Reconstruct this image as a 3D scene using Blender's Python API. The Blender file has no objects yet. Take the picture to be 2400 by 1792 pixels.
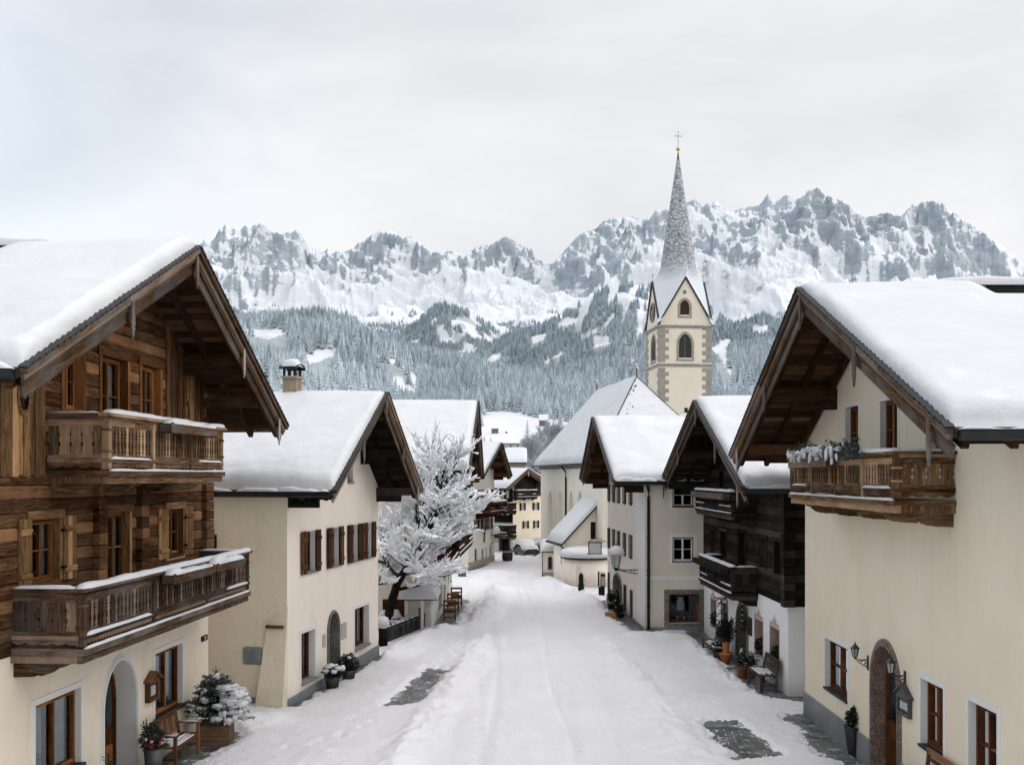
import bpy, math, random
import numpy as np
from mathutils import Vector, Matrix, noise as mnoise
sc = bpy.context.scene
col = sc.collection
random.seed(7)
PI = math.pi
F = 35/36*2400; H = 5.7; HY = 1113.0; CX = 1200.0   # lens in photo pixels, eye height, horizon row
def P(px, py, Y): return Vector(((px-CX)/F*Y, Y, H-(py-HY)/F*Y))
def G(px, py, z=0.0):
    Y = (H-z)*F/(py-HY); return Vector(((px-CX)/F*Y, Y, z))
def nz(x, y=0.0, z=0.0): return mnoise.noise(Vector((x, y, z)))
# ---------------------------------------------------------------- object helpers
def tag(o, label=None, cat=None, group=None, kind=None):
    if label: o['label'] = label
    if cat: o['category'] = cat
    if group: o['group'] = group
    if kind: o['kind'] = kind
    return o
def empty(name, loc, rz=0.0, label=None, cat=None, group=None):
    o = bpy.data.objects.new(name, None); col.objects.link(o)
    o.location = loc; o.rotation_euler = (0, 0, rz); o.empty_display_size = 0.3
    return tag(o, label, cat, group)
def kids(o): return [c for c in bpy.data.objects if c.parent == o]
def copy_tree(o, parent=None):
    c = o.copy(); col.objects.link(c)
    if parent is not None: c.parent = parent
    for ch in kids(o): copy_tree(ch, c)
    return c
class MB:
    """collects faces; build() links ONE mesh object"""
    def __init__(s): s.v = []; s.f = []; s.uv = []; s.t = []; s.m = []; s.s = []
    def quad(s, pts, uvs=None, t=None, m=0, sm=False):
        b = len(s.v); s.v += [tuple(p) for p in pts]; n = len(pts)
        s.f.append(tuple(range(b, b+n)))
        s.uv += uvs if uvs else [(p[1], p[2]) for p in pts]
        s.t.append(random.random() if t is None else t); s.m.append(m); s.s.append(sm)
    def shared(s, verts, faces, uvf, t=None, m=0, sm=False):
        b = len(s.v); s.v += [tuple(p) for p in verts]
        t = random.random() if t is None else t
        for f in faces:
            s.f.append(tuple(b+i for i in f)); s.uv += [uvf(i) for i in f]
            s.t.append(t); s.m.append(m); s.s.append(sm)
    def beam(s, p0, p1, w, h, up=(0, 0, 1), m=0, t=None, taper=1.0, ends=True):
        p0 = Vector(p0); p1 = Vector(p1); a = p1-p0; L = a.length
        if L < 1e-6: return
        a /= L; up = Vector(up); sd = a.cross(up)
        if sd.length < 1e-4: sd = a.cross(Vector((1, 0, 0)))
        sd.normalize(); u2 = sd.cross(a)
        if t is None: t = random.random()
        o = random.uniform(0, 9)
        c = []
        for p, k in ((p0, 1.0), (p1, taper)):
            for i, j in ((-1, -1), (1, -1), (1, 1), (-1, 1)):
                c.append(p+sd*(i*w/2*k)+u2*(j*h/2*k))
        for (i, j, wd) in ((0, 1, w), (1, 2, h), (2, 3, w), (3, 0, h)):
            s.quad([c[i], c[i+4], c[j+4], c[j]][::-1], [(o, o), (o, o+wd), (o+L, o+wd), (o+L, o)][::-1] if 0 else [(o, o+wd), (o+L, o+wd), (o+L, o), (o, o)], t, m)
        if ends:
            s.quad([c[0], c[1], c[2], c[3]], [(o, o), (o+.02, o), (o+.02, o+h), (o, o+h)], t*.8, m)
            s.quad([c[7], c[6], c[5], c[4]], [(o, o), (o+.02, o), (o+.02, o+h), (o, o+h)], t*.8, m)
    def box(s, x0, x1, y0, y1, z0, z1, m=0, t=None, grain=None):
        dx, dy, dz = abs(x1-x0), abs(y1-y0), abs(z1-z0)
        cx, cy, cz = (x0+x1)/2, (y0+y1)/2, (z0+z1)/2
        g = grain or ('x' if dx >= dy and dx >= dz else 'y' if dy >= dz else 'z')
        if g == 'x': s.beam((x0, cy, cz), (x1, cy, cz), dy, dz, (0, 0, 1), m, t)
        elif g == 'y': s.beam((cx, y0, cz), (cx, y1, cz), dx, dz, (0, 0, 1), m, t)
        else: s.beam((cx, cy, z0), (cx, cy, z1), dy, dx, (1, 0, 0), m, t)
    def tube(s, pts, r, n=6, m=0, t=None, sm=True, cap=True, squash=None):
        pts = [Vector(p) for p in pts]; N = len(pts)
        if isinstance(r, (int, float)): r = [r]*N
        vs = []; L = 0; Ls = []
        up = Vector((0, 0, 1))
        for i, p in enumerate(pts):
            d = (pts[min(i+1, N-1)]-pts[max(i-1, 0)])
            if d.length < 1e-7: d = Vector((0, 0, 1))
            d.normalize()
            sd = d.cross(up)
            if sd.length < 0.15: sd = d.cross(Vector((0, 1, 0)))
            sd.normalize(); u2 = sd.cross(d)
            if i: L += (p-pts[i-1]).length
            Ls.append(L)
            for k in range(n):
                a = 2*PI*k/n
                vs.append(p+sd*(math.cos(a)*r[i])+u2*(math.sin(a)*r[i]*(squash or 1)))
        fs = []
        for i in range(N-1):
            for k in range(n):
                k2 = (k+1) % n
                fs.append((i*n+k, i*n+k2, (i+1)*n+k2, (i+1)*n+k))
        if cap:
            fs.append(tuple(range(n))[::-1]); fs.append(tuple((N-1)*n+k for k in range(n)))
        s.shared(vs, fs, lambda i: (Ls[i//n], (i % n)*0.06), t, m, sm)
    def lathe(s, prof, c=(0, 0, 0), n=20, m=0, t=None, sm=True, sx=1, sy=1, tw=0):
        vs = []; N = len(prof)
        for i, (r, z) in enumerate(prof):
            for k in range(n):
                a = 2*PI*(k+tw)/n
                vs.append((c[0]+math.cos(a)*r*sx, c[1]+math.sin(a)*r*sy, c[2]+z))
        fs = [(i*n+k, i*n+(k+1) % n, (i+1)*n+(k+1) % n, (i+1)*n+k) for i in range(N-1) for k in range(n)]
        fs.append(tuple(range(n))[::-1]); fs.append(tuple((N-1)*n+k for k in range(n)))
        s.shared(vs, fs, lambda i: (prof[i//n][1], (i % n)/n), t, m, sm)
    def prism(s, poly, ext, m=0, t=None, uvs=None):
        """poly: planar list of 3d points, extruded by vector ext"""
        poly = [Vector(p) for p in poly]; ext = Vector(ext); n = len(poly)
        t = random.random() if t is None else t
        uv = uvs or [(p[1], p[2]) for p in poly]
        s.quad(poly, list(uv), t, m); s.quad([p+ext for p in poly][::-1], list(uv)[::-1], t, m)
        for i in range(n):
            j = (i+1) % n
            s.quad([poly[i], poly[j], poly[j]+ext, poly[i]+ext][::-1], None, t, m)
    def grid(s, pts, nu, nv, m=0, t=None, sm=True, uvf=None):
        fs = [(i*nv+j, (i+1)*nv+j, (i+1)*nv+j+1, i*nv+j+1) for i in range(nu-1) for j in range(nv-1)]
        s.shared(pts, fs, uvf or (lambda i: (pts[i][1], pts[i][0])), t, m, sm)
    def blob(s, c, rx, ry, rz, nu=10, nv=6, amp=.2, fr=2.0, m=0, t=None, seed=0):
        vs = []
        for i in range(nv+1):
            th = PI*i/nv
            for k in range(nu):
                a = 2*PI*k/nu
                d = Vector((math.sin(th)*math.cos(a), math.sin(th)*math.sin(a), math.cos(th)))
                q = 1+amp*nz(d.x*fr+seed, d.y*fr+seed*1.7, d.z*fr)*2
                vs.append((c[0]+d.x*rx*q, c[1]+d.y*ry*q, c[2]+d.z*rz*q))
        fs = [(i*nu+k, (i+1)*nu+k, (i+1)*nu+(k+1) % nu, i*nu+(k+1) % nu) for i in range(nv) for k in range(nu)]
        s.shared(vs, fs, lambda i: (0, 0), t, m, True)
    def snow(s, p0, p1, w, h, n=None, m=0, side=None, amp=.25, seed=None, ew=.06):
        """rounded strip of snow lying from p0 to p1"""
        p0 = Vector(p0); p1 = Vector(p1); L = (p1-p0).length
        n = n or max(4, int(L/.12)); a = (p1-p0).normalized()
        sd = Vector(side) if side else a.cross(Vector((0, 0, 1))).normalized()
        seed = random.uniform(0, 50) if seed is None else seed
        vs = []; K = 9
        for i in range(n+1):
            u = i/n; d = min(u, 1-u)*L; e = math.sqrt(max(0, 1-(1-min(1, d/ew))**2))
            q = 1+amp*1.6*nz(u*L*1.7, seed)+amp*.6*nz(u*L*6, seed+9)
            c = p0.lerp(p1, u)
            for k in range(K):
                b = PI*k/(K-1)
                wv = (1+amp*.25*nz(u*L*4, seed+k))
                vs.append(c+sd*(math.cos(b)*w/2*wv*(.6+.4*e))+Vector((0, 0, 1))*((math.sin(b)**.7)*h*q*e-.004))
        fs = [(i*K+k, i*K+k+1, (i+1)*K+k+1, (i+1)*K+k) for i in range(n) for k in range(K-1)]
        s.shared(vs, fs, lambda i: (vs[i][1], vs[i][0]), None, m, True)
    def build(s, name, mats, parent=None, recalc=False):
        me = bpy.data.meshes.new(name); me.from_pydata(s.v, [], s.f)
        if not isinstance(mats, (list, tuple)): mats = [mats]
        for mt in mats: me.materials.append(mt)
        uv = me.uv_layers.new(name='UVMap'); uv.data.foreach_set('uv', np.array(s.uv, dtype=np.float32).ravel())
        at = me.attributes.new('tint', 'FLOAT', 'FACE'); at.data.foreach_set('value', np.array(s.t, dtype=np.float32))
        me.polygons.foreach_set('material_index', s.m); me.polygons.foreach_set('use_smooth', s.s)
        me.validate(clean_customdata=False)
        if recalc:
            import bmesh
            bm = bmesh.new(); bm.from_mesh(me); bmesh.ops.recalc_face_normals(bm, faces=bm.faces); bm.to_mesh(me); bm.free()
        me.update()
        o = bpy.data.objects.new(name, me); col.objects.link(o)
        if parent is not None: o.parent = parent
        return o
def np_mesh(name, V, Fq, mat, attrs=None, smooth=True, parent=None, uv=None):
    me = bpy.data.meshes.new(name); nF = len(Fq); k = Fq.shape[1]
    me.vertices.add(len(V)); me.vertices.foreach_set('co', V.astype(np.float32).ravel())
    me.loops.add(nF*k); me.loops.foreach_set('vertex_index', Fq.astype(np.int32).ravel())
    me.polygons.add(nF); me.polygons.foreach_set('loop_start', np.arange(0, nF*k, k, dtype=np.int32))
    try: me.polygons.foreach_set('loop_total', np.full(nF, k, dtype=np.int32))
    except Exception: pass
    me.polygons.foreach_set('use_smooth', np.full(nF, smooth, dtype=bool))
    me.materials.append(mat)
    for a, vals in (attrs or {}).items():
        at = me.attributes.new(a, 'FLOAT', 'POINT'); at.data.foreach_set('value', vals.astype(np.float32))
    me.update(calc_edges=True); me.validate(clean_customdata=False)
    o = bpy.data.objects.new(name, me); col.objects.link(o)
    if parent is not None: o.parent = parent
    return o
def grid_faces(nu, nv):
    i = np.arange(nu-1)[:, None]; j = np.arange(nv-1)[None, :]
    a = i*nv+j
    return np.stack([a, a+nv, a+nv+1, a+1], -1).reshape(-1, 4)
# ---------------------------------------------------------------- vectorised noise
_rng = np.random.RandomState(11); _perm = _rng.permutation(512); _perm = np.concatenate([_perm, _perm, _perm])
_gr = np.stack([np.cos(np.arange(512)*2.399), np.sin(np.arange(512)*2.399)], -1)
def perlin(x, y):
    xi = np.floor(x).astype(int); yi = np.floor(y).astype(int); xf = x-xi; yf = y-yi
    def g(ix, iy, dx, dy):
        h = _perm[(_perm[ix & 511]+iy) & 511]; v = _gr[h]; return v[..., 0]*dx+v[..., 1]*dy
    u = xf**3*(xf*(xf*6-15)+10); v = yf**3*(yf*(yf*6-15)+10)
    a = g(xi, yi, xf, yf)*(1-u)+g(xi+1, yi, xf-1, yf)*u
    b = g(xi, yi+1, xf, yf-1)*(1-u)+g(xi+1, yi+1, xf-1, yf-1)*u
    return (a*(1-v)+b*v)*1.5
def fbm(x, y, o=5, g=.5, l=2.03):
    s = 0; a = 1; n = 0
    for i in range(o): s = s+a*perlin(x+i*17.3, y+i*9.1); n += a; a *= g; x = x*l; y = y*l
    return s/n
def ridged(x, y, o=6, g=.5, l=2.07):
    s = 0; a = 1; w = 1; n = 0
    for i in range(o):
        v = 1-np.abs(perlin(x+i*31.7, y+i*7.7)); v = v*v; s = s+a*v*w; n += a
        w = np.clip(v*1.6, 0, 1); a *= g; x = x*l; y = y*l
    return s/n
# ---------------------------------------------------------------- materials
class N:
    def __init__(s, name):
        s.m = bpy.data.materials.new(name); s.m.use_nodes = True; s.t = s.m.node_tree; s.t.nodes.clear()
        s.out = s.n('ShaderNodeOutputMaterial')
    def n(s, ty, **k):
        d = s.t.nodes.new(ty)
        for a, v in k.items(): setattr(d, a, v)
        return d
    def l(s, a, b): s.t.links.new(a, b)
    def inp(s, nd, i, v):
        if v is None: return
        if hasattr(v, 'is_output') or isinstance(v, bpy.types.NodeSocket): s.l(v, nd.inputs[i])
        else: nd.inputs[i].default_value = v
    def uv(s, sx=1, sy=1, off=(0, 0, 0)):
        c = s.n('ShaderNodeTexCoord'); mp = s.n('ShaderNodeMapping'); mp.inputs['Scale'].default_value = (sx, sy, 1); mp.inputs['Location'].default_value = off
        s.l(c.outputs['UV'], mp.inputs['Vector']); return mp.outputs[0]
    def obj(s, sx=1, sy=1, sz=1, which='Object'):
        c = s.n('ShaderNodeTexCoord'); mp = s.n('ShaderNodeMapping'); mp.inputs['Scale'].default_value = (sx, sy, sz)
        s.l(c.outputs[which], mp.inputs['Vector']); return mp.outputs[0]
    def noise(s, vec, scale=5, det=4, rough=.55, dist=0):
        d = s.n('ShaderNodeTexNoise'); s.l(vec, d.inputs['Vector']); d.inputs['Scale'].default_value = scale
        d.inputs['Detail'].default_value = det; d.inputs['Roughness'].default_value = rough; d.inputs['Distortion'].default_value = dist
        return d.outputs['Fac']
    def attr(s, name):
        d = s.n('ShaderNodeAttribute'); d.attribute_name = name; return d.outputs['Fac']
    def ramp(s, fac, stops, interp='LINEAR'):
        d = s.n('ShaderNodeValToRGB'); s.l(fac, d.inputs[0]); e = d.color_ramp.elements; d.color_ramp.interpolation = interp
        while len(e) < len(stops): e.new(.5)
        for el, (p, c) in zip(e, stops): el.position = p; el.color = (c[0], c[1], c[2], 1) if hasattr(c, '__len__') else (c, c, c, 1)
        return d.outputs[0]
    def mix(s, f, a, b, ty='MIX'):
        d = s.n('ShaderNodeMix', data_type='RGBA', blend_type=ty)
        for i, v in ((0, f), (6, a), (7, b)):
            if isinstance(v, tuple) and len(v) == 3: v = (*v, 1)
            s.inp(d, i, v)
        return d.outputs[2]
    def math(s, op, a, b=None, clamp=False):
        d = s.n('ShaderNodeMath', operation=op, use_clamp=clamp); s.inp(d, 0, a); s.inp(d, 1, b); return d.outputs[0]
    def bump(s, h, strength=.5, dist=.02, normal=None):
        d = s.n('ShaderNodeBump'); s.l(h, d.inputs['Height']); d.inputs['Strength'].default_value = strength; d.inputs['Distance'].default_value = dist
        if normal is not None: s.l(normal, d.inputs['Normal'])
        return d.outputs[0]
    def bsdf(s, color, rough=.7, metal=0, normal=None, spec=None, **k):
        d = s.n('ShaderNodeBsdfPrincipled')
        if isinstance(color, tuple) and len(color) == 3: color = (*color, 1)
        s.inp(d, 'Base Color', color); s.inp(d, 'Roughness', rough); s.inp(d, 'Metallic', metal)
        if normal is not None: s.l(normal, d.inputs['Normal'])
        if spec is not None: s.inp(d, 'Specular IOR Level', spec)
        for a, v in k.items(): s.inp(d, a, v)
        s.l(d.outputs[0], s.out.inputs[0]); return d
M = {}
def wood(key, dark, mid, light, grey=None, greyamt=0.0, rough=.75, fine=40, bump=.5, spots=0.0):
    b = N('wood_'+key); t = b.attr('tint')
    cc = b.n('ShaderNodeCombineXYZ'); b.l(b.math('MULTIPLY', t, 37.0), cc.inputs[2])
    va = b.n('ShaderNodeVectorMath', operation='ADD'); b.l(b.uv(1, 9), va.inputs[0]); b.l(cc.outputs[0], va.inputs[1])
    g1 = b.noise(va.outputs[0], 2.2, 6, .65, .6)
    vb = b.n('ShaderNodeVectorMath', operation='ADD'); b.l(b.uv(1, 14), vb.inputs[0]); b.l(cc.outputs[0], vb.inputs[1])
    g2 = b.noise(vb.outputs[0], fine/10, 5, .7)
    c = b.ramp(g1, [(.3, dark), (.5, mid), (.7, light)])
    c = b.mix(b.ramp(g2, [(.36, .75), (.52, 0)]), c, tuple(x*.3 for x in dark))
    big = b.noise(b.obj(1, 1, 1), 1.1, 4, .6)
    if grey:
        gm = b.math('MULTIPLY', b.ramp(big, [(.42, 0), (.62, 1)]), greyamt)
        gm = b.math('ADD', gm, b.math('MULTIPLY', b.ramp(t, [(.55, 0), (.95, 1)]), greyamt*.5), True)
        c = b.mix(gm, c, b.mix(g2, tuple(x*.45 for x in grey), grey))
    c = b.mix(b.ramp(b.math('ADD', b.math('MULTIPLY', t, .7), b.math('MULTIPLY', big, .6)), [(.78, 0), (1.0, .4)]), c, tuple(min(1, x*1.35) for x in light))
    br = b.ramp(t, [(0, .5), (1, 1.3)])
    c = b.mix(1.0, c, br, 'MULTIPLY')
    if spots:
        c = b.mix(b.ramp(b.noise(b.obj(), 7, 3), [(.6, 0), (.72, spots)]), c, (.02, .015, .01))
    b.bsdf(c, min(.9, rough+.1), normal=b.bump(g2, bump, .01), spec=.08); M[key] = b.m
wood('timber', (.028, .010, .005), (.12, .047, .017), (.28, .135, .055), (.20, .15, .10), .40)
wood('soffit', (.035, .016, .008), (.085, .039, .018), (.15, .075, .036), (.11, .08, .06), .2)
wood('verge', (.05, .027, .014), (.13, .073, .038), (.27, .17, .10), (.20, .195, .19), .7)
wood('railing', (.065, .026, .012), (.18, .088, .038), (.42, .27, .15), (.30, .25, .19), .4)
wood('rail_old', (.03, .016, .010), (.10, .056, .032), (.24, .155, .095), (.20, .18, .165), .6)
wood('frame', (.12, .042, .013), (.23, .09, .027), (.34, .155, .055), None, 0, .5, bump=.2)
wood('shutter', (.12, .058, .024), (.26, .14, .062), (.40, .24, .12), None, 0, .6, bump=.2)
wood('shutter_brown', (.05, .022, .012), (.085, .038, .02), (.12, .056, .03), None, 0, .6, bump=.2)
wood('red_frame', (.09, .028, .014), (.15, .05, .022), (.21, .08, .035), None, 0, .5, bump=.2)
wood('black', (.010, .007, .005), (.032, .022, .015), (.085, .062, .045), (.055, .052, .05), .7)
wood('blackv', (.012, .009, .007), (.03, .022, .017), (.06, .047, .038), (.06, .055, .05), .5)
wood('door', (.12, .042, .014), (.20, .075, .024), (.27, .11, .04), None, 0, .45, bump=.2)
wood('bench', (.10, .045, .022), (.19, .09, .045), (.28, .15, .08), None, 0, .6, bump=.2)
wood('bench_grey', (.06, .042, .032), (.13, .092, .068), (.20, .15, .11), (.12, .11, .1), .4, bump=.2)
wood('fence', (.015, .014, .013), (.045, .042, .04), (.10, .095, .09), (.11, .115, .12), .6)
wood('pendant', (.10, .06, .04), (.22, .15, .11), (.38, .30, .25), (.33, .32, .32), .8)
wood('brownbal', (.03, .010, .006), (.06, .020, .012), (.10, .038, .022), None, 0)
wood('bark', (.012, .009, .007), (.03, .024, .02), (.06, .05, .044), (.07, .068, .065), .5, bump=.8)
def plaster(key, c0, c1, stain=None, bump=.35, scale=1.0, samt=.5):
    b = N('plaster_'+key); o = b.obj()
    c = b.mix(b.ramp(b.noise(o, .7*scale, 5, .6), [(.35, 0), (.65, 1)]), c0, c1)
    c = b.mix(b.ramp(b.noise(o, 22, 4, .7), [(.3, .0), (.75, .16)]), c, tuple(x*.6 for x in c0))
    if stain:
        st = b.noise(b.obj(1.3, 1.3, .5), 1.5, 6, .7, .7)
        c = b.mix(b.ramp(st, [(.55, 0), (.75, samt)]), c, stain)
    sk = b.noise(b.obj(2.2, 2.2, .16), 2.0, 5, .7, .3)
    c = b.mix(b.ramp(sk, [(.56, 0), (.74, .2)]), c, tuple(x*.62 for x in c0))
    sz = b.n('ShaderNodeSeparateXYZ'); b.l(b.obj(), sz.inputs[0])
    damp = b.math('MULTIPLY', b.ramp(b.math('ADD', b.math('MULTIPLY', sz.outputs[2], .6), b.math('MULTIPLY', b.noise(o, 1.6, 5, .7), .9)), [(.42, 1), (.78, 0)]), .38)
    c = b.mix(damp, c, tuple(x*.52 for x in c0))
    hb = b.noise(o, 30, 4, .7); hc = b.noise(o, 5, 3, .5)
    nrm = b.bump(hc, bump*.5, .03, b.bump(hb, bump, .012))
    b.bsdf(c, .9, normal=nrm, spec=.15); M[key] = b.m
plaster('cream', (.80, .705, .56), (.85, .76, .62), (.58, .50, .36))
plaster('cream_r', (.79, .700, .545), (.84, .75, .60), (.66, .58, .43), samt=.4)
plaster('cream_light', (.87, .775, .67), (.90, .81, .71), (.60, .52, .40), samt=.3)
plaster('cream_side', (.79, .70, .54), (.84, .75, .60), (.50, .44, .32), bump=1.0)
plaster('beige', (.74, .67, .59), (.79, .72, .64), (.55, .48, .4), samt=.3)
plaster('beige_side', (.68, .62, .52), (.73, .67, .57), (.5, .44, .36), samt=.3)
plaster('white', (.80, .80, .79), (.84, .84, .83), (.6, .6, .58), samt=.2)
plaster('offwhite', (.78, .75, .68), (.82, .79, .72), (.6, .57, .5), samt=.25)
plaster('church', (.76, .71, .60), (.80, .76, .66), (.55, .50, .42), samt=.35)
plaster('tower', (.74, .66, .53), (.78, .71, .59), (.55, .47, .38), samt=.3)
plaster('surround', (.74, .73, .70), (.78, .77, .74), None, bump=.15)
plaster('plinth', (.22, .24, .25), (.30, .32, .33), (.18, .19, .18), samt=.5)
plaster('plinth_cream', (.42, .38, .30), (.5, .46, .38), (.2, .19, .16), samt=.8)
plaster('far_yellow', (.80, .70, .54), (.84, .75, .60), None)
plaster('chimney', (.30, .24, .16), (.42, .35, .25), (.16, .13, .09), samt=.7)
def stone(key, c0, c1, c2, sc=60):
    b = N('stone_'+key); o = b.obj()
    c = b.ramp(b.noise(o, sc, 3, .7), [(.35, c0), (.5, c1), (.65, c2)])
    c = b.mix(b.ramp(b.noise(o, 3, 4), [(.35, .35), (.6, 0)]), c, tuple(x*.5 for x in c0))
    b.bsdf(c, .8, normal=b.bump(b.noise(o, sc, 3), .4, .01)); M[key] = b.m
stone('porphyry', (.12, .07, .055), (.24, .16, .13), (.36, .27, .22), 26)
stone('granite', (.09, .085, .075), (.2, .19, .165), (.34, .32, .28), 26)
stone('quoin', (.26, .235, .19), (.36, .33, .275), (.42, .39, .33), 30)
stone('greystone', (.16, .16, .15), (.24, .24, .22), (.3, .3, .28), 30)
def flat(key, c, rough=.6, metal=0, var=.25, sc=6, spec=None, bump=.1):
    b = N(key); o = b.obj()
    cc = b.mix(b.ramp(b.noise(o, sc, 4), [(.3, 0), (.7, 1)]), tuple(x*(1-var) for x in c), tuple(min(1, x*(1+var)) for x in c))
    b.bsdf(cc, rough, metal, normal=b.bump(b.noise(o, sc*5, 3), bump, .004), spec=spec); M[key] = b.m
flat('tile_dark', (.035, .034, .034), .8, sc=9)
flat('gutter', (.022, .026, .028), .45, .3)
flat('iron', (.014, .015, .016), .5, .5)
flat('green_metal', (.018, .05, .042), .4, .3)
flat('lamp_glass', (.42, .43, .40), .15, 0, .15, 8)
flat('pot_dark', (.03, .032, .028), .5)
flat('pot_grey', (.075, .075, .072), .5)
flat('terracotta', (.40, .155, .055), .7, var=.2)
flat('crate', (.17, .095, .05), .7)
flat('paper', (.62, .63, .66), .6, var=.05)
flat('plaque', (.42, .42, .39), .7, var=.12, sc=14)
flat('meter', (.24, .27, .28), .45, var=.3, sc=5)
flat('gold', (.48, .34, .10), .35, .7)
flat('clock_face', (.50, .46, .38), .8, var=.1)
flat('red', (.45, .02, .025), .5, var=.3, sc=30)
flat('curtain', (.40, .44, .46), .85, var=.3, sc=3)
flat('curtain_dark', (.13, .15, .15), .85, var=.4, sc=3)
flat('interior', (.012, .013, .013), .9)
flat('white_paint', (.74, .74, .73), .5, var=.05)
flat('louver', (.16, .16, .15), .7)
flat('brick_louver', (.10, .052, .035), .8)
flat('rust', (.10, .05, .035), .8, var=.5, sc=8)
flat('fresco', (.48, .36, .27), .9, var=.1)
flat('fresco_red', (.42, .30, .26), .9, var=.1)
flat('teal', (.02, .15, .14), .6)
flat('car_paint', (.045, .05, .055), .25, .4, .1)
flat('rubber', (.012, .012, .012), .7)
flat('cloth_dark', (.012, .014, .012), .9)
flat('hazy_wall', (.42, .43, .43), .9)
flat('hut_wall', (.20, .17, .14), .9)
# glass panes: dark, glossy, lets a little through to the curtain
b = N('glass'); g = b.n('ShaderNodeBsdfGlossy'); g.inputs['Roughness'].default_value = .03; g.inputs['Color'].default_value = (.85, .9, .95, 1)
tr = b.n('ShaderNodeBsdfTransparent'); tr.inputs['Color'].default_value = (.75, .8, .8, 1)
fr = b.n('ShaderNodeFresnel'); fr.inputs[0].default_value = 1.5
b.l(b.bump(b.noise(b.obj(), 1.3, 2), .12, .02), g.inputs['Normal'])
mx = b.n('ShaderNodeMixShader'); b.l(b.math('MULTIPLY', fr.outputs[0], 1.9, True), mx.inputs[0]); b.l(tr.outputs[0], mx.inputs[1]); b.l(g.outputs[0], mx.inputs[2]); b.l(mx.outputs[0], b.out.inputs[0])
M['glass'] = b.m
b = N('dark_glass'); b.bsdf(b.ramp(b.noise(b.obj(), 2.2, 2), [(.4, (.015, .018, .019)), (.6, (.06, .07, .073))]), .1, spec=.15); M['dark_glass'] = b.m
# snow
def snowmat(key, c0, c1, big=.35, fine=18, s=.3):
    b = N(key); o = b.obj(which='Object')
    c = b.mix(b.ramp(b.noise(o, 1.2, 3), [(.35, 0), (.7, 1)]), c0, c1)
    nrm = b.bump(b.noise(o, big, 4, .5), s, .25, b.bump(b.noise(o, fine, 5, .65), s*1.5, .016))
    b.bsdf(c, .55, normal=nrm, spec=.3); M[key] = b.m
snowmat('snow', (.575, .578, .59), (.61, .61, .618), big=1.5)
snowmat('snow_tree', (.84, .85, .87), (.88, .885, .9), big=1.5)  # paler than other snow: brightness put into the colour against crown shade
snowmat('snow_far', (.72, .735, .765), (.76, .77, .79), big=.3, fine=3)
# street snow: trodden, driven, grey-stained along the tracks
b = N('street_snow'); o = b.obj()
c = b.mix(b.ramp(b.noise(o, .5, 5, .6), [(.35, 0), (.65, 1)]), (.70, .687, .697), (.75, .737, .747))
tk = b.attr('track')
dirt = b.noise(b.obj(1, .12, 1), 2.4, 7, .72, .3)
c = b.mix(b.math('MULTIPLY', b.ramp(dirt, [(.50, 0), (.74, .55)]), tk, True), c, (.54, .53, .535))
sp = b.noise(b.obj(1.4, .7, 1), 3.4, 5, .75)
c = b.mix(b.math('MULTIPLY', b.ramp(sp, [(.665, 0), (.71, .75)]), b.math('ADD', tk, .25), True), c, (.22, .21, .20))
rut = b.attr('rut'); c = b.mix(b.math('MULTIPLY', rut, b.math('MULTIPLY', b.math('ADD', -.15, dirt), .75), True), c, (.48, .475, .485))
nrm = b.bump(b.noise(o, 2.8, 6, .65), .6, .07, b.bump(b.noise(o, 14, 5, .7), .8, .025))
b.bsdf(c, .5, normal=nrm, spec=.35); M['street_snow'] = b.m
# stone paving with powder in the joints
b = N('paving'); o = b.obj()
br = b.n('ShaderNodeTexBrick'); rot = b.n('ShaderNodeMapping'); rot.inputs['Rotation'].default_value = (0, 0, .12)
b.l(o, rot.inputs['Vector']); b.l(rot.outputs[0], br.inputs['Vector'])
br.inputs['Scale'].default_value = 1.0; br.inputs['Brick Width'].default_value = .34; br.inputs['Row Height'].default_value = .19
br.inputs['Mortar Size'].default_value = .011; br.inputs['Mortar Smooth'].default_value = .6
br.inputs['Color1'].default_value = (.12, .124, .118, 1); br.inputs['Color2'].default_value = (.20, .205, .195, 1); br.inputs['Mortar'].default_value = (.045, .045, .043, 1)
c = b.mix(b.ramp(b.noise(o, 2.5, 5), [(.3, .5), (.7, 0)]), br.outputs['Color'], (.045, .045, .04))
pw = b.noise(o, 3.2, 6, .75)
jm = b.math('MULTIPLY', br.outputs['Fac'], b.ramp(b.noise(o, 1.8, 4, .6), [(.45, 0), (.6, .85)]))
ps = b.math('ADD', b.math('MULTIPLY', jm, 1.0), b.ramp(b.math('ADD', pw, b.math('MULTIPLY', b.attr('powder'), .35)), [(.56, 0), (.68, .85)]), True)
c = b.mix(ps, c, (.75, .77, .8))
b.bsdf(c, b.mix(ps, (.35, .35, .35), (.7, .7, .7)), normal=b.bump(b.math('SUBTRACT', pw, br.outputs['Fac']), .5, .02)); M['paving'] = b.m
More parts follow.
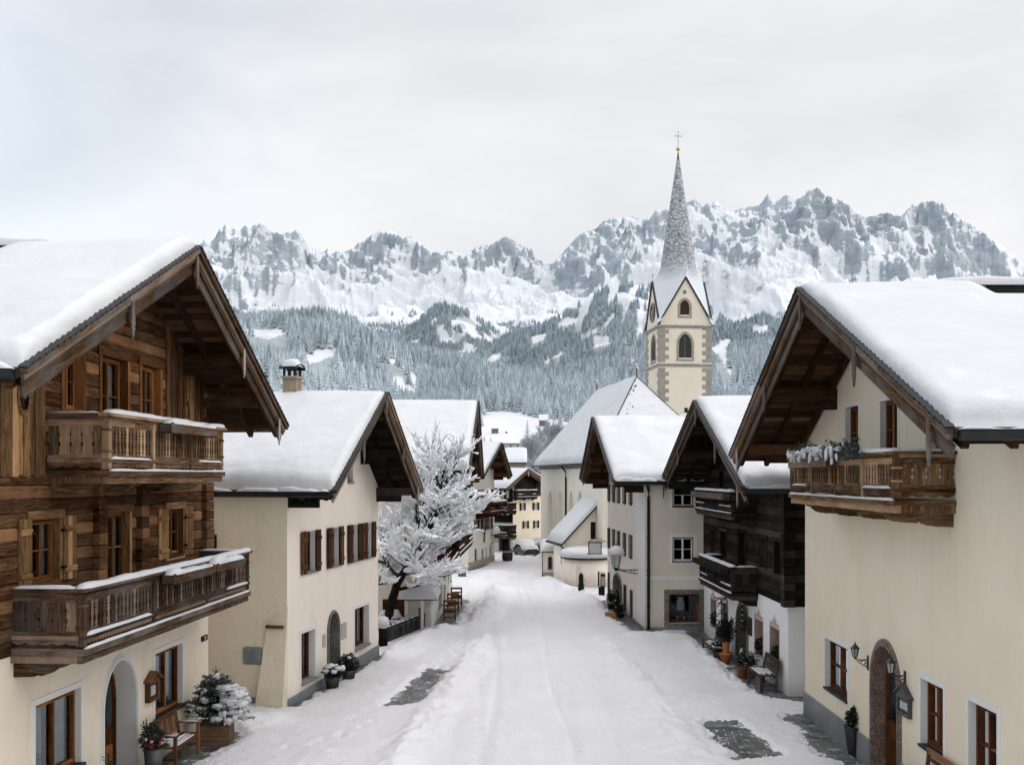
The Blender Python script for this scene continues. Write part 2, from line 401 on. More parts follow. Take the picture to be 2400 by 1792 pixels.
# evergreen with frost
def needles(key, c0, c1, frost):
    b = N(key); geo = b.n('ShaderNodeNewGeometry'); sx = b.n('ShaderNodeSeparateXYZ'); b.l(geo.outputs['True Normal'], sx.inputs[0])
    c = b.mix(b.attr('tint'), c0, c1)
    up = b.math('ABSOLUTE', sx.outputs[2])
    f = b.math('MULTIPLY', b.ramp(b.math('ADD', b.math('MULTIPLY', up, .6), b.math('MULTIPLY', b.noise(b.obj(), 9, 2), .6)), [(.55, 0), (.85, 1)]), frost)
    c = b.mix(f, c, (.8, .83, .87)); b.bsdf(c, .8, spec=.2); M[key] = b.m
needles('needles', (.007, .016, .008), (.026, .047, .022), .22)
needles('boxwood', (.009, .013, .005), (.030, .036, .014), .06)
needles('needles_frost', (.02, .04, .035), (.06, .085, .075), .9)
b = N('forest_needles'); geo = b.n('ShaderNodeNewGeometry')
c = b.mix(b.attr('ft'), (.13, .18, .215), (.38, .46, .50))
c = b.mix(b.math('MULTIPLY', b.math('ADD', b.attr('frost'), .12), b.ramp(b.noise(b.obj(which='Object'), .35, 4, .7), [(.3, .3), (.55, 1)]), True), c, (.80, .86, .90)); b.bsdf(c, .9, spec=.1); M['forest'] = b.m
# far slopes
b = N('hill_snow'); o = b.obj()
c = b.mix(b.ramp(b.noise(o, .05, 5), [(.35, 0), (.7, 1)]), (.60, .612, .635), (.655, .662, .675))
c = b.mix(b.math('MULTIPLY', b.attr('wood'), 1, True), c, b.mix(b.noise(o, .12, 5, .7), (.05, .08, .09), (.35, .42, .45)))
b.bsdf(c, .8, spec=.1); M['hill_snow'] = b.m
b = N('mountain_rock'); o = b.obj()
cst = b.n('ShaderNodeTexCoord'); mst = b.n('ShaderNodeMapping'); mst.inputs['Rotation'].default_value = (0, .62, 0); mst.inputs['Scale'].default_value = (.35, .5, 1.25); b.l(cst.outputs['Object'], mst.inputs[0]); st = b.noise(mst.outputs[0], .016, 11, .74, .5)
fine_n = b.noise(b.obj(1, 1, .6), .012, 8, .7)
rk = b.attr('rock')
msk = b.ramp(b.math('ADD', rk, b.math('MULTIPLY', b.math('SUBTRACT', b.math('ADD', b.math('MULTIPLY', st, .6), b.math('MULTIPLY', fine_n, .4)), .5), 3.1)), [(.46, 0), (.54, 1)])
rc = b.ramp(st, [(.3, (.22, .27, .31)), (.5, (.34, .39, .43)), (.7, (.50, .54, .57))])
c = b.mix(msk, b.mix(fine_n, (.66, .69, .74), (.76, .77, .79)), rc)
b.bsdf(c, .85, normal=b.bump(st, .8, 14.0), spec=.1); M['mountain'] = b.m
b = N('spire_shingle'); o = b.obj()
vb = b.n('ShaderNodeTexVoronoi'); vb.inputs['Scale'].default_value = 3.6; b.l(b.obj(1, 1, 1.9), vb.inputs['Vector'])
br2 = b.ramp(vb.outputs['Distance'], [(.30, 0), (.48, 1)])
nn = b.noise(b.obj(1, 1, 2.6), 2.4, 5, .75); sn = b.attr('snowy')
dk = b.math('ADD', b.ramp(nn, [(.50, .12), (.64, .85)]), b.math('MULTIPLY', br2, .5), True)
c = b.mix(b.math('MULTIPLY', dk, b.math('SUBTRACT', 1, sn), True), (.62, .65, .68), (.075, .082, .09))
b.bsdf(c, .8, normal=b.bump(vb.outputs['Distance'], .6, .05)); M['spire'] = b.m
# ================================================================= camera, light, sky
cam_d = bpy.data.cameras.new('camera'); cam = bpy.data.objects.new('camera', cam_d); col.objects.link(cam)
cam.location = (0, 0, H); cam.rotation_euler = (PI/2, 0, 0)
cam_d.lens = 35; cam_d.sensor_width = 36; cam_d.sensor_fit = 'HORIZONTAL'; cam_d.shift_y = (HY-896)/2400
cam_d.clip_start = .1; cam_d.clip_end = 40000
sc.camera = cam
SUN_EL = math.radians(27); SUN_AZ = math.radians(100)      # azimuth measured from the street axis (+y) towards +x
sd_ = bpy.data.lights.new('sun', 'SUN'); sun = bpy.data.objects.new('sun', sd_); col.objects.link(sun)
sd_.energy = 1.5; sd_.angle = math.radians(60); sd_.color = (1.0, .965, .92)
dv = Vector((math.sin(SUN_AZ)*math.cos(SUN_EL), math.cos(SUN_AZ)*math.cos(SUN_EL), math.sin(SUN_EL)))
sun.rotation_euler = dv.to_track_quat('Z', 'Y').to_euler()
w = bpy.data.worlds.new('World'); sc.world = w; w.use_nodes = True; wt = w.node_tree; wt.nodes.clear()
def wn(ty, **k):
    d = wt.nodes.new(ty)
    for a, v in k.items(): setattr(d, a, v)
    return d
sky = wn('ShaderNodeTexSky', sky_type='NISHITA', sun_disc=False, sun_elevation=SUN_EL, sun_rotation=SUN_AZ)
sky.air_density = 1.3; sky.dust_density = 2.0
bg1 = wn('ShaderNodeBackground'); bg1.inputs[1].default_value = .12; wt.links.new(sky.outputs[0], bg1.inputs[0])
tc = wn('ShaderNodeTexCoord'); mp = wn('ShaderNodeMapping'); mp.inputs['Scale'].default_value = (1.0, 1.0, 2.6); wt.links.new(tc.outputs['Generated'], mp.inputs[0])
n1 = wn('ShaderNodeTexNoise'); n1.inputs['Scale'].default_value = 1.9; n1.inputs['Detail'].default_value = 7; n1.inputs['Roughness'].default_value = .52; n1.inputs['Distortion'].default_value = .4
wt.links.new(mp.outputs[0], n1.inputs['Vector'])
cr = wn('ShaderNodeValToRGB'); e = cr.color_ramp.elements; e[0].position = .37; e[0].color = (.315, .322, .337, 1); e[1].position = .63; e[1].color = (.412, .408, .413, 1)
wt.links.new(n1.outputs['Fac'], cr.inputs[0])
bg2 = wn('ShaderNodeBackground'); wt.links.new(cr.outputs[0], bg2.inputs[0])
# the overcast is thinner towards the left of the valley, where a little blue comes through
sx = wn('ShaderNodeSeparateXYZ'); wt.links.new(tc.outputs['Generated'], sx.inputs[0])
# overcast is brightest overhead; boosted there, out of view, to lift walls and street
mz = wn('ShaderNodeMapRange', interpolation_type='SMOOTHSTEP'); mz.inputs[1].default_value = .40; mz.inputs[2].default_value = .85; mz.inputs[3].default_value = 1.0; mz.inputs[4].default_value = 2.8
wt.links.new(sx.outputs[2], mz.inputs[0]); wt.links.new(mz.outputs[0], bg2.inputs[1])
mr = wn('ShaderNodeMapRange'); mr.inputs[1].default_value = -.62; mr.inputs[2].default_value = -.12; mr.inputs[3].default_value = .62; mr.inputs[4].default_value = .975
wt.links.new(sx.outputs[0], mr.inputs[0])
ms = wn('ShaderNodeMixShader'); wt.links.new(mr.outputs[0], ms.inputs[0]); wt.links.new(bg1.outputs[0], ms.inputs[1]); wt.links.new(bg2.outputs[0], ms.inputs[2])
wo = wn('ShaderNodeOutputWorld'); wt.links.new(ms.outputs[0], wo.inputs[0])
w.cycles.sampling_method = 'MANUAL'; w.cycles.sample_map_resolution = 512
sc.view_settings.view_transform = 'Standard'; sc.view_settings.look = 'None'; sc.view_settings.exposure = 1.22; sc.view_settings.gamma = 1
sc.cycles.max_bounces = 10; sc.cycles.diffuse_bounces = 7; sc.cycles.glossy_bounces = 3; sc.cycles.transmission_bounces = 3
sc.cycles.volume_bounces = 4; sc.cycles.transparent_max_bounces = 8; sc.cycles.caustics_reflective = False; sc.cycles.caustics_refractive = False
try: sc.cycles.use_denoising = True
except Exception: pass
# ================================================================= far terrain
def prof(tab, x): 
    a = np.array(tab, float); return np.interp(x, a[:, 0], a[:, 1])
CREST = [(-900, 700), (0, 618), (400, 590), (464, 566), (481, 562), (501, 564), (515, 536), (533, 527), (558, 536), (582, 525), (609, 522), (643, 547), (668, 548), (698, 541), (709, 548), (721, 570), (729, 581), (743, 580), (753, 590), (773, 580), (798, 594), (808, 594), (830, 578), (855, 562), (865, 556), (895, 538), (920, 545), (965, 558), (989, 572), (1009, 591), (1026, 594), (1050, 588), (1068, 590), (1087, 605), (1099, 594), (1123, 576), (1156, 570), (1184, 557), (1213, 567), (1229, 570), (1239, 588), (1249, 582), (1266, 607), (1282, 619), (1298, 619), (1303, 612), (1334, 578), (1360, 549), (1392, 541), (1413, 521), (1450, 509), (1481, 508), (1502, 515), (1520, 518), (1539, 494), (1560, 493), (1602, 484), (1623, 468), (1649, 484), (1675, 467), (1701, 487), (1722, 493), (1756, 483), (1780, 481), (1798, 454), (1822, 468), (1843, 454), (1869, 466), (1890, 450), (1913, 439), (1937, 458), (1974, 473), (2016, 497), (2037, 510), (2079, 500), (2113, 508), (2141, 481), (2173, 472), (2210, 478), (2246, 508), (2288, 534), (2341, 573), (2400, 620), (2600, 700), (3300, 760)]
MY0, MY1 = 3300., 6600.
def mountain():
    nu, nv = 1500, 330
    px = np.linspace(-300, 2700, nu)[:, None]; t = np.linspace(0, 1.12, nv)[None, :]
    Y = MY0+(MY1-MY0)*t+px*0; X = (px-CX)/F*Y
    cy = prof(CREST, px); k = np.ones(41)/41
    cys = np.convolve(np.pad(cy[:, 0], 20, 'edge'), k, 'valid')[:, None]
    k2 = np.ones(161)/161
    cyw = np.convolve(np.pad(cy[:, 0], 80, 'edge'), k2, 'valid')[:, None]
    zc = lambda c: H+(HY-c)/F*MY1
    foot = H+(HY-800)/F*MY0
    tt = np.clip(t, 0, 1)
    g = .30*tt+.70*tt**2.5
    z = foot+(zc(cyw)-foot)*g
    # each summit pushes a buttress forward
    wx = fbm(X/900, Y/900, 3)*60
    k3 = np.hanning(15); k3 = k3/k3.sum(); cyf = np.convolve(np.pad(cy[:, 0], 7, 'edge'), k3, 'valid')
    sh = px+wx*(1-tt)*3.0+(1-tt)*60; cy_w = np.interp(sh, px[:, 0], cyf)
    z = z+(zc(cys)-zc(cyw))*tt**3.0+(zc(cy_w)-zc(cys))*tt**4.5+(zc(cy)-zc(cyf[:, None]))*tt**40
    wq = fbm(X/420, Y/420, 3)
    r = ridged((X+.65*Y)/900+.4*wq, (Y-.45*X)/1000+3, 6, .5)
    r2 = ridged((X-.5*Y)/270+5+.3*wq, (Y+.4*X)/300+1, 5, .55); r3 = ridged((X+.3*Y)/100+5, (Y-.2*X)/110+1, 4, .6)
    env = np.clip((tt-.12)/.45, 0, 1)*(1-np.clip((tt-.86)/.14, 0, 1)**1.5)
    bl = fbm(X/1300+9, Y/1300, 3)
    z = z+(r-.42)*560*env*(.35+.65*tt)+(r2-.42)*(110+160*np.clip(bl, -.4, .6))*env*np.clip(tt*1.2, 0, 1)**2+(r3-.42)*52*env*tt+(ridged(X/42, Y/48, 3)-.45)*20*env*tt
    # ledges: strata tilted across the faces
    st_ = (z+.55*X+60*fbm(X/300, Y/300, 3))/105.0; z = z+env*tt*13*np.sin(2*PI*st_)*np.clip(.6+fbm(X/500+3, Y/500, 3)*2, 0, 1.3)
    jag = (ridged(px/24.0, px*0+4, 4)-.62)*30+fbm(px/3.2, px*0+8, 2)*11
    z = z+jag*np.clip((tt-.82)/.18, 0, 1)
    # never rise above the crest line seen from the valley
    lim = H+(HY-(cy-1.2))/F*Y+jag*Y/MY1*np.clip((tt-.5)/.5, 0, 1)
    z = np.where(t <= 1, np.minimum(z, lim), z)
    z = np.where(t > 1, z[:, np.argmin(np.abs(t[0]-1))][:, None]-(t-1)*9000, z)
    z = z+fbm(X/60, Y/60, 3)*6*env
    gy, gx = np.gradient(z, axis=1), np.gradient(z, axis=0)
    dY = np.gradient(Y, axis=1); dX = np.gradient(X, axis=0)
    slope = np.sqrt((gy/dY)**2+(gx/dX)**2)
    row = HY-(z-H)/Y*F
    low = prof([(-300, 720), (430, 730), (690, 722), (735, 660), (770, 640), (800, 720), (880, 722), (905, 655), (1090, 650), (1110, 672), (1265, 672), (1285, 640), (1310, 690), (1420, 680), (1500, 600), (1560, 580), (1640, 640), (1760, 640), (1900, 625), (2050, 640), (2400, 680), (2700, 700)], px)
    height = np.clip((row-cyw)/(low-cyw), -.3, 2)        # 0 at the crest, 1 at the lower edge of the faces
    side = gx/dX
    rock = .06+.30*np.clip(slope-.85, -.4, .9)+.42*np.clip((.92-height)/.5, -1.3, .75)+.40*np.clip(side*1.0, -.7, .7)+.55*fbm((X+.4*Y)/380+.4*wq, (Y-.3*X)/420, 4)
    def box(a, n, ax):
        k = np.hanning(n+2)[1:-1]; k = k/k.sum(); return np.apply_along_axis(lambda v: np.convolve(np.pad(v, n//2, 'edge'), k, 'valid'), ax, a)
    rock = box(box(rock, 5, 0), 3, 1)+.12*fbm(X/45, z/45, 3)+.10*np.clip(fbm(X/210+7, Y/230, 4)-.1, 0, 1)*3*(height > .6)
    V = np.stack([X, Y, z], -1).reshape(-1, 3)
    o = np_mesh('mountain_range', V, grid_faces(nu, nv), M['mountain'], {'rock': rock.ravel()})
    tag(o, kind='structure'); return X, Y, z, row
MT = mountain()
CLEAR = [[(570, 771), (686, 770), (672, 782), (623, 796), (578, 780)], [(712, 836), (743, 817), (786, 818), (782, 832), (749, 847), (725, 851)],
 [(867, 836), (887, 832), (948, 851), (950, 868), (924, 853)], [(908, 883), (932, 881), (965, 908), (993, 938), (965, 938), (928, 895)], [(952, 865), (975, 870), (985, 905), (970, 910)],
 [(1665, 817), (1701, 793), (1717, 796), (1701, 814), (1704, 856), (1727, 877), (1712, 880), (1691, 840)], [(1764, 762), (1803, 764), (1801, 777), (1764, 780)],
 [(1300, 764), (1329, 743), (1353, 746), (1345, 762)], [(1358, 790), (1413, 762), (1434, 735), (1442, 741), (1418, 767), (1363, 796)], [(1387, 788), (1429, 788), (1431, 804), (1392, 817)],
 [(1245, 790), (1287, 777), (1271, 798), (1248, 806)], [(1274, 848), (1329, 817), (1319, 830), (1279, 854)], [(1460, 851), (1502, 830), (1492, 845)], [(1128, 846), (1188, 816), (1160, 848)],
 [(1500, 700), (1512, 700), (1505, 780), (1490, 790)], [(545, 760), (556, 760), (556, 775), (545, 775)]]
def inside(px, py, poly):
    c = np.zeros(px.shape, bool); n = len(poly)
    for i in range(n):
        x1, y1 = poly[i]; x2, y2 = poly[(i+1) % n]
        if y1 == y2: continue
        c ^= ((y1 > py) != (y2 > py)) & (px < (x2-x1)*(py-y1)/(y2-y1)+x1)
    return c
def cleared(X, Y, Z):
    px = CX+X/Y*F; py = HY-(Z-H)/Y*F
    qx = px+perlin(px/9, py/9)*5; qy = py+perlin(px/9+7, py/7)*3
    m = np.zeros(px.shape, bool)
    for p in CLEAR: m |= inside(qx, qy, p)
    return m
LAYERS = {
 'a': dict(Y0=800., Y1=1750., z0=57., crest=[(-600, 800), (300, 770), (454, 752), (554, 741), (640, 735), (692, 731), (749, 733), (818, 757), (887, 790), (928, 798), (1009, 822), (1090, 836), (1172, 863), (1213, 880), (1300, 890), (1400, 868), (1500, 862), (1600, 835), (1700, 812), (1850, 800), (2100, 790), (3200, 800)]),
 'b': dict(Y0=1800., Y1=2900., z0=130., crest=[(-600, 900), (900, 900), (1060, 870), (1107, 826), (1130, 812), (1192, 778), (1253, 761), (1308, 738), (1360, 705), (1420, 668), (1471, 652), (1520, 660), (1600, 700), (1659, 714), (1722, 756), (1760, 742), (1790, 730), (1832, 752), (1900, 775), (2100, 760), (3200, 760)]),
 'c': dict(Y0=2950., Y1=3300., z0=330., crest=[(-600, 730), (500, 728), (540, 712), (620, 760), (800, 800), (880, 800), (928, 783), (985, 738), (1020, 708), (1038, 702), (1060, 708), (1100, 724), (1140, 748), (1182, 782), (1230, 830), (1400, 830), (3200, 830)]),
}
def layer_z(key, px, t):
    L = LAYERS[key]; Y = L['Y0']+(L['Y1']-L['Y0'])*t; X = (px-CX)/F*Y
    tr = 13 if key == 'a' else 15
    zc = H+(HY-prof(L['crest'], px))/F*L['Y1']-tr
    tt = np.clip(t, 0, 1)
    z = L['z0']+(zc-L['z0'])*tt**(.9 if key == 'a' else 1.0)
    z = z+fbm(X/190, Y/190, 4)*48*np.sin(PI*np.clip(tt, 0, 1))*(1 if key == 'a' else 1.6)
    z = z-np.clip(t-1, 0, 1)*(L['Y1']-L['Y0'])*.9
    return X, Y, z
HTAB = [(0, -.15), (84, -.1), (100, .05), (150, 1.), (300, 7.), (500, 18.), (650, 33.), (800, 57.), (830, 60)]
def floor_z(X, Y):
    z = prof(HTAB, Y)
    return z+np.clip((Y-200)/400, 0, 1)*fbm(X/90+3, Y/90, 3)*5*np.clip((860-Y)/120, 0, 1)
def terrain():
    for key, nm in (('c', 'spur_hill'), ('b', 'upper_foothill'), ('a', 'lower_foothill')):
        nu, nv = 760, 240
        px = np.linspace(-250, 2650, nu)[:, None]; t = np.linspace(-.03 if key == 'a' else 0, 1.3, nv)[None, :]
        X, Y, z = layer_z(key, px, np.maximum(t, 0)+px*0); 
        cl = cleared(X, Y, z)
        wood = np.where(cl, 0., .75)*(1 if key == 'a' else np.clip((HY-(z-H)/Y*F-700)/80, 0, 1))
        if key == 'c': wood = np.clip(fbm(X/70, Y/70, 3)*3+.1, 0, .6)
        o = np_mesh(nm, np.stack([X, Y, z], -1).reshape(-1, 3), grid_faces(nu, nv), M['hill_snow'], {'wood': wood.ravel()})
        tag(o, kind='structure')
    Ys = np.concatenate([np.linspace(-60, 84, 20), np.linspace(90, 835, 120)])
    s = np.linspace(-1, 1, 160)
    Y = np.tile(Ys[None, :], (160, 1)); X = s[:, None]*(70+.62*np.maximum(Y, 0))
    z = floor_z(X, Y)
    o = np_mesh('valley_ground', np.stack([X, Y, z], -1).reshape(-1, 3), grid_faces(160, len(Ys)), M['hill_snow'], {'wood': (X*0).ravel()})
    tag(o, kind='structure')
terrain()
# ------------------------------------------------ forest: one mesh of small tiered spruces
def tree_proto(tiers, sides, seed):
    r = np.random.RandomState(seed); V = []; T = []; FR = []
    for k in range(tiers):
        z0 = .06+k*(.84/tiers)*.92; z1 = min(1.0, z0+1.35*(1-z0)/(tiers-k) if k < tiers-1 else 1.0)
        rad = .20*(1-k/(tiers+.35))
        b = len(V); V.append((0, 0, z1)); FR.append(.15)
        ph = r.rand()*6
        for i in range(sides):
            a = ph+2*PI*i/sides; q = rad*(1.15 if i % 2 else .55)*(.85+.3*r.rand())
            V.append((math.cos(a)*q, math.sin(a)*q, z0+(0 if i % 2 else .035)-r.rand()*.02)); FR.append(1.0 if i % 2 else .3)
        for i in range(sides): T.append((b, b+1+i, b+1+(i+1) % sides))
    return np.array(V), np.array(T), np.array(FR)
FV = []; FF = []; FA = []; FB = []; FN = 0
def plant(X, Y, Z, h, tiers, sides, frost):
    global FN
    rs = np.random.RandomState(len(X) % 1000+tiers)
    protos = [tree_proto(tiers, sides, s) for s in range(6)]
    which = rs.randint(0, 6, len(X))
    for w_ in range(6):
        m = which == w_; n = m.sum()
        if not n: continue
        V, T, FRo = protos[w_]; a = rs.rand(n)*6.28
        ca, sa = np.cos(a)[:, None], np.sin(a)[:, None]; hh = h[m][:, None]; wf = (.85+.4*rs.rand(n))[:, None]
        x = X[m][:, None]+(V[None, :, 0]*ca-V[None, :, 1]*sa)*hh*wf
        y = Y[m][:, None]+(V[None, :, 0]*sa+V[None, :, 1]*ca)*hh*wf
        z = Z[m][:, None]+V[None, :, 2]*hh-1.3
        FV.append(np.stack([x, y, z], -1).reshape(-1, 3))
        FF.append((T[None]+(np.arange(n)*len(V))[:, None, None]+FN).reshape(-1, 3))
        FA.append(np.repeat(rs.rand(n), len(V)))
        FB.append((FRo[None, :]*(frost[m]*(.5+.5*rs.rand(n)))[:, None]).ravel()); FN += n*len(V)
def forest():
    rs = np.random.RandomState(5)
    n = 26000
    t = rs.rand(n); Yd = 800+950*np.sqrt(t*(1.0)+0.0); t = (Yd-800)/950
    px = rs.uniform(300, 2560, n)
    X, Y, z = layer_z('a', px, t)
    k = ~cleared(X, Y, z) & ~cleared(X, Y, z+8) & ~cleared(X, Y, z+14) & ~cleared(X, Y, z+20) & (fbm(X/40, Y/40, 2) > -.62)
    X, Y, z = X[k], Y[k], z[k]
    h = 16+9*rs.rand(len(X)); fr = np.clip(.95+fbm(X/130, Y/130, 3)*1.1-(Y-800)/1500*.35, .1, 1.3)
    near = Y < 1150
    plant(X[near], Y[near], z[near], h[near], 6, 8, fr[near]); plant(X[~near], Y[~near], z[~near], h[~near], 3, 6, fr[~near])
    # front row along the meadow
    n = 420; px = rs.uniform(860, 2000, n); X, Y, z = layer_z('a', px, rs.rand(n)*.02)
    plant(X, Y, z, 15+7*rs.rand(n), 7, 10, np.full(n, .95))
    BND = [(900, 990), (1100, 990), (1125, 978), (1145, 958), (1185, 962), (1218, 966), (1262, 978), (1311, 985), (1500, 990), (2400, 990)]
    n = 2600; px = rs.uniform(880, 2100, n); Y = rs.uniform(660, 800, n); X = (px-CX)/F*Y; z = floor_z(X, Y); k = HY-(z-H)/Y*F < prof(BND, px)+fbm(px/14, px*0, 2)*5; X, Y, z = X[k], Y[k], z[k]
    plant(X, Y, z, 12+8*rs.rand(len(X)), 7, 10, np.full(len(X), .95))
    n = 34000; t = rs.rand(n)**.8; px = rs.uniform(950, 2560, n); X, Y, z = layer_z('b', px, t)
    rw = HY-(z-H)/Y*F; k = ~cleared(X, Y, z) & ~cleared(X, Y, z+8) & ~cleared(X, Y, z+16) & (fbm(X/70, Y/70, 2) > np.where(rw < 735, -.02, -.6)) & ~((perlin((px+rw*.35)/26, rw/130) > .28) & (rw < 790) & (px > 1230) & (px < 1700)); X, Y, z = X[k], Y[k], z[k]
    fr = np.clip(.38+fbm(X/180, Y/180, 3)*1.1-(Y-1800)/1100*.45, .03, 1.2)
    plant(X, Y, z, 17+9*rs.rand(len(X)), 3, 6, fr)
    n = 16000; t = rs.rand(n); px = rs.uniform(430, 1240, n); X, Y, z = layer_z('c', px, t)
    row = HY-(z-H)/Y*F
    dens = fbm(X/60, Y/60, 3)+np.where((px > 900) & (px < 1060) & (row > 715), .15, -.12)+np.where(px < 700, .5, 0)+np.where(t > .93, .35, 0)+np.where((px > 1085) & (row < 800), -.12, 0)
    k = dens > .02; X, Y, z = X[k], Y[k], z[k]
    plant(X, Y, z, 15+8*rs.rand(len(X)), 2, 6, np.full(len(X), .2))
    # thin stands reaching up the foot of the range
    MX, MYY, MZ, MR = MT
    n = 60000; iu = rs.randint(0, MX.shape[0], n); iv = rs.randint(0, int(MX.shape[1]*.42), n)
    X, Y, z, row = MX[iu, iv], MYY[iu, iv], MZ[iu, iv], MR[iu, iv]; px = CX+X/Y*F
    X = X+rs.uniform(-5, 5, n); Y = Y+rs.uniform(-6, 6, n)
    up = prof([(-600, 720), (600, 730), (1150, 760), (1240, 745), (1330, 700), (1400, 665), (1500, 640), (1560, 640), (1620, 690), (1700, 735), (1820, 760), (2400, 700), (3000, 700)], px)
    d = fbm(X/150, Y/260, 4)*1.3+np.clip((row-up)/60, -1, .5)
    k = (d > .12) & (z < 1150); X, Y, z = X[k], Y[k], z[k]
    plant(X, Y, z, 15+9*rs.rand(len(X)), 2, 5, np.full(len(X), .12))
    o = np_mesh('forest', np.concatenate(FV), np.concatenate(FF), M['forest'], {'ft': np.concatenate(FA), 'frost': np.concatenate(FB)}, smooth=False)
    tag(o, kind='stuff')
forest()
# ------------------------------------------------ air
def haze():
    m = MB(); m.box(-5200, 5200, -80, 7700, -1.3, 2050)
    mt = bpy.data.materials.new('haze_air'); mt.use_nodes = True; t = mt.node_tree; t.nodes.clear()
    v = t.nodes.new('ShaderNodeVolumePrincipled'); v.inputs['Color'].default_value = (.97, .985, 1.0, 1); v.inputs['Density'].default_value = HAZE; v.inputs['Anisotropy'].default_value = .2
    o_ = t.nodes.new('ShaderNodeOutputMaterial'); t.links.new(v.outputs[0], o_.inputs['Volume'])
    try: mt.volume_intersection_method = 'FAST'
    except Exception: pass
    o = m.build('haze', mt); tag(o, kind='stuff')
HAZE = 1.8e-4
if HAZE: haze()
# ================================================================= building kit
class House:
    """x = out of the street facade, s = along it away from the eye, z up; frames map (u, z, depth) to local points"""
    def __init__(s, name, side, px, py, V, label, cat='house'):
        b = G(px, py); s.B = b; a = math.atan((V-CX)/F); s.a = a; s.sg = 1 if side == 'L' else -1
        s.d = Vector((math.sin(a), math.cos(a), 0)); s.out = Vector((math.cos(a), -math.sin(a), 0))*s.sg
        s.root = empty(name, (b.x, b.y, 0), -a if side == 'L' else PI-a, label, cat)
        s.front = lambda u, z, dp: Vector((-dp, s.sg*u, z))
        s.near = lambda u, z, dp: Vector((-u, s.sg*dp, z))       # wall facing the eye: u runs into the block
    def L(s, x, t, z): return Vector((x, s.sg*t, z))
    def W(s, x, t, z): return s.B*1+s.out*x+s.d*t+Vector((0, 0, z))
    def S(s, px, x=0.0):
        r = Vector(((px-CX)/F, 1, 0)); o = s.B+s.out*x; o.z = 0     # o + d*t = k*r
        det = s.d.x*(-r.y)-(-r.x)*s.d.y
        return (-o.x*(-r.y)-(-r.x)*(-o.y))/det
    def SZ(s, px, py, x=0.0):
        t = s.S(px, x); Y = (s.B+s.out*x+s.d*t).y
        return t, H-(py-HY)/F*Y
    def NU(s, px, py, dp=0.0):
        """point on the near side wall"""
        r = Vector(((px-CX)/F, 1, 0)); o = s.B+s.d*dp; v = -s.out
        det = v.x*(-r.y)-(-r.x)*v.y
        u = (-o.x*(-r.y)-(-r.x)*(-o.y))/det; Y = (o+v*u).y
        return u, H-(py-HY)/F*Y
def fbox(mb, fr, u0, u1, z0, z1, d0, d1, m=0, t=None, grain=None, back=False):
    t = random.random() if t is None else t
    if u0 > u1: u0, u1 = u1, u0
    if z0 > z1: z0, z1 = z1, z0
    if d0 > d1: d0, d1 = d1, d0
    g = grain or ('u' if (u1-u0) >= (z1-z0) else 'z'); o = random.uniform(0, 9)
    def q(pts, uv):
        mb.quad([fr(*p) for p in pts], [(a+o, b_+o) for a, b_ in uv], t, m)
    def uvm(a, b_): return [(a[0], b_[0]), (a[1], b_[0]), (a[1], b_[1]), (a[0], b_[1])]
    U, Z, D = (u0, u1), (z0, z1), (d0, d1)
    def face(p, hu, hz):
        uv = uvm(hu, hz)
        if g == 'z': uv = [(b_, a) for a, b_ in uv]
        q(p, uv)
    face([(u0, z0, d0), (u1, z0, d0), (u1, z1, d0), (u0, z1, d0)], U, Z)
    if back: face([(u0, z0, d1), (u1, z0, d1), (u1, z1, d1), (u0, z1, d1)], U, Z)
    face([(u0, z1, d0), (u1, z1, d0), (u1, z1, d1), (u0, z1, d1)], U, (0, d1-d0))
    face([(u0, z0, d0), (u1, z0, d0), (u1, z0, d1), (u0, z0, d1)], U, (0, d1-d0))
    face([(u0, z0, d0), (u0, z0, d1), (u0, z1, d1), (u0, z1, d0)], (0, d1-d0), Z)
    face([(u1, z0, d0), (u1, z0, d1), (u1, z1, d1), (u1, z1, d0)], (0, d1-d0), Z)
def arch_pts(u0, u1, zs, z1, n=14, pointed=False):
    P_ = []; w = (u1-u0)/2; c = (u0+u1)/2; h = z1-zs
    for i in range(n+1):
        a = PI*i/n
        if pointed:
            k = i/n; q = k*2 if k <= .5 else (1-k)*2
            u = math.sin(PI/2*q*.92)/math.sin(PI/2*.92); x = -w+ w*(1-math.cos(PI/2*q))
            P_.append((c+(x if k <= .5 else -x), zs+h*(math.sin(PI/2*q)*.35+q*.65) if 0 else zs+h*u))
        else: P_.append((c-math.cos(a)*w, zs+math.sin(a)*h))
    return P_
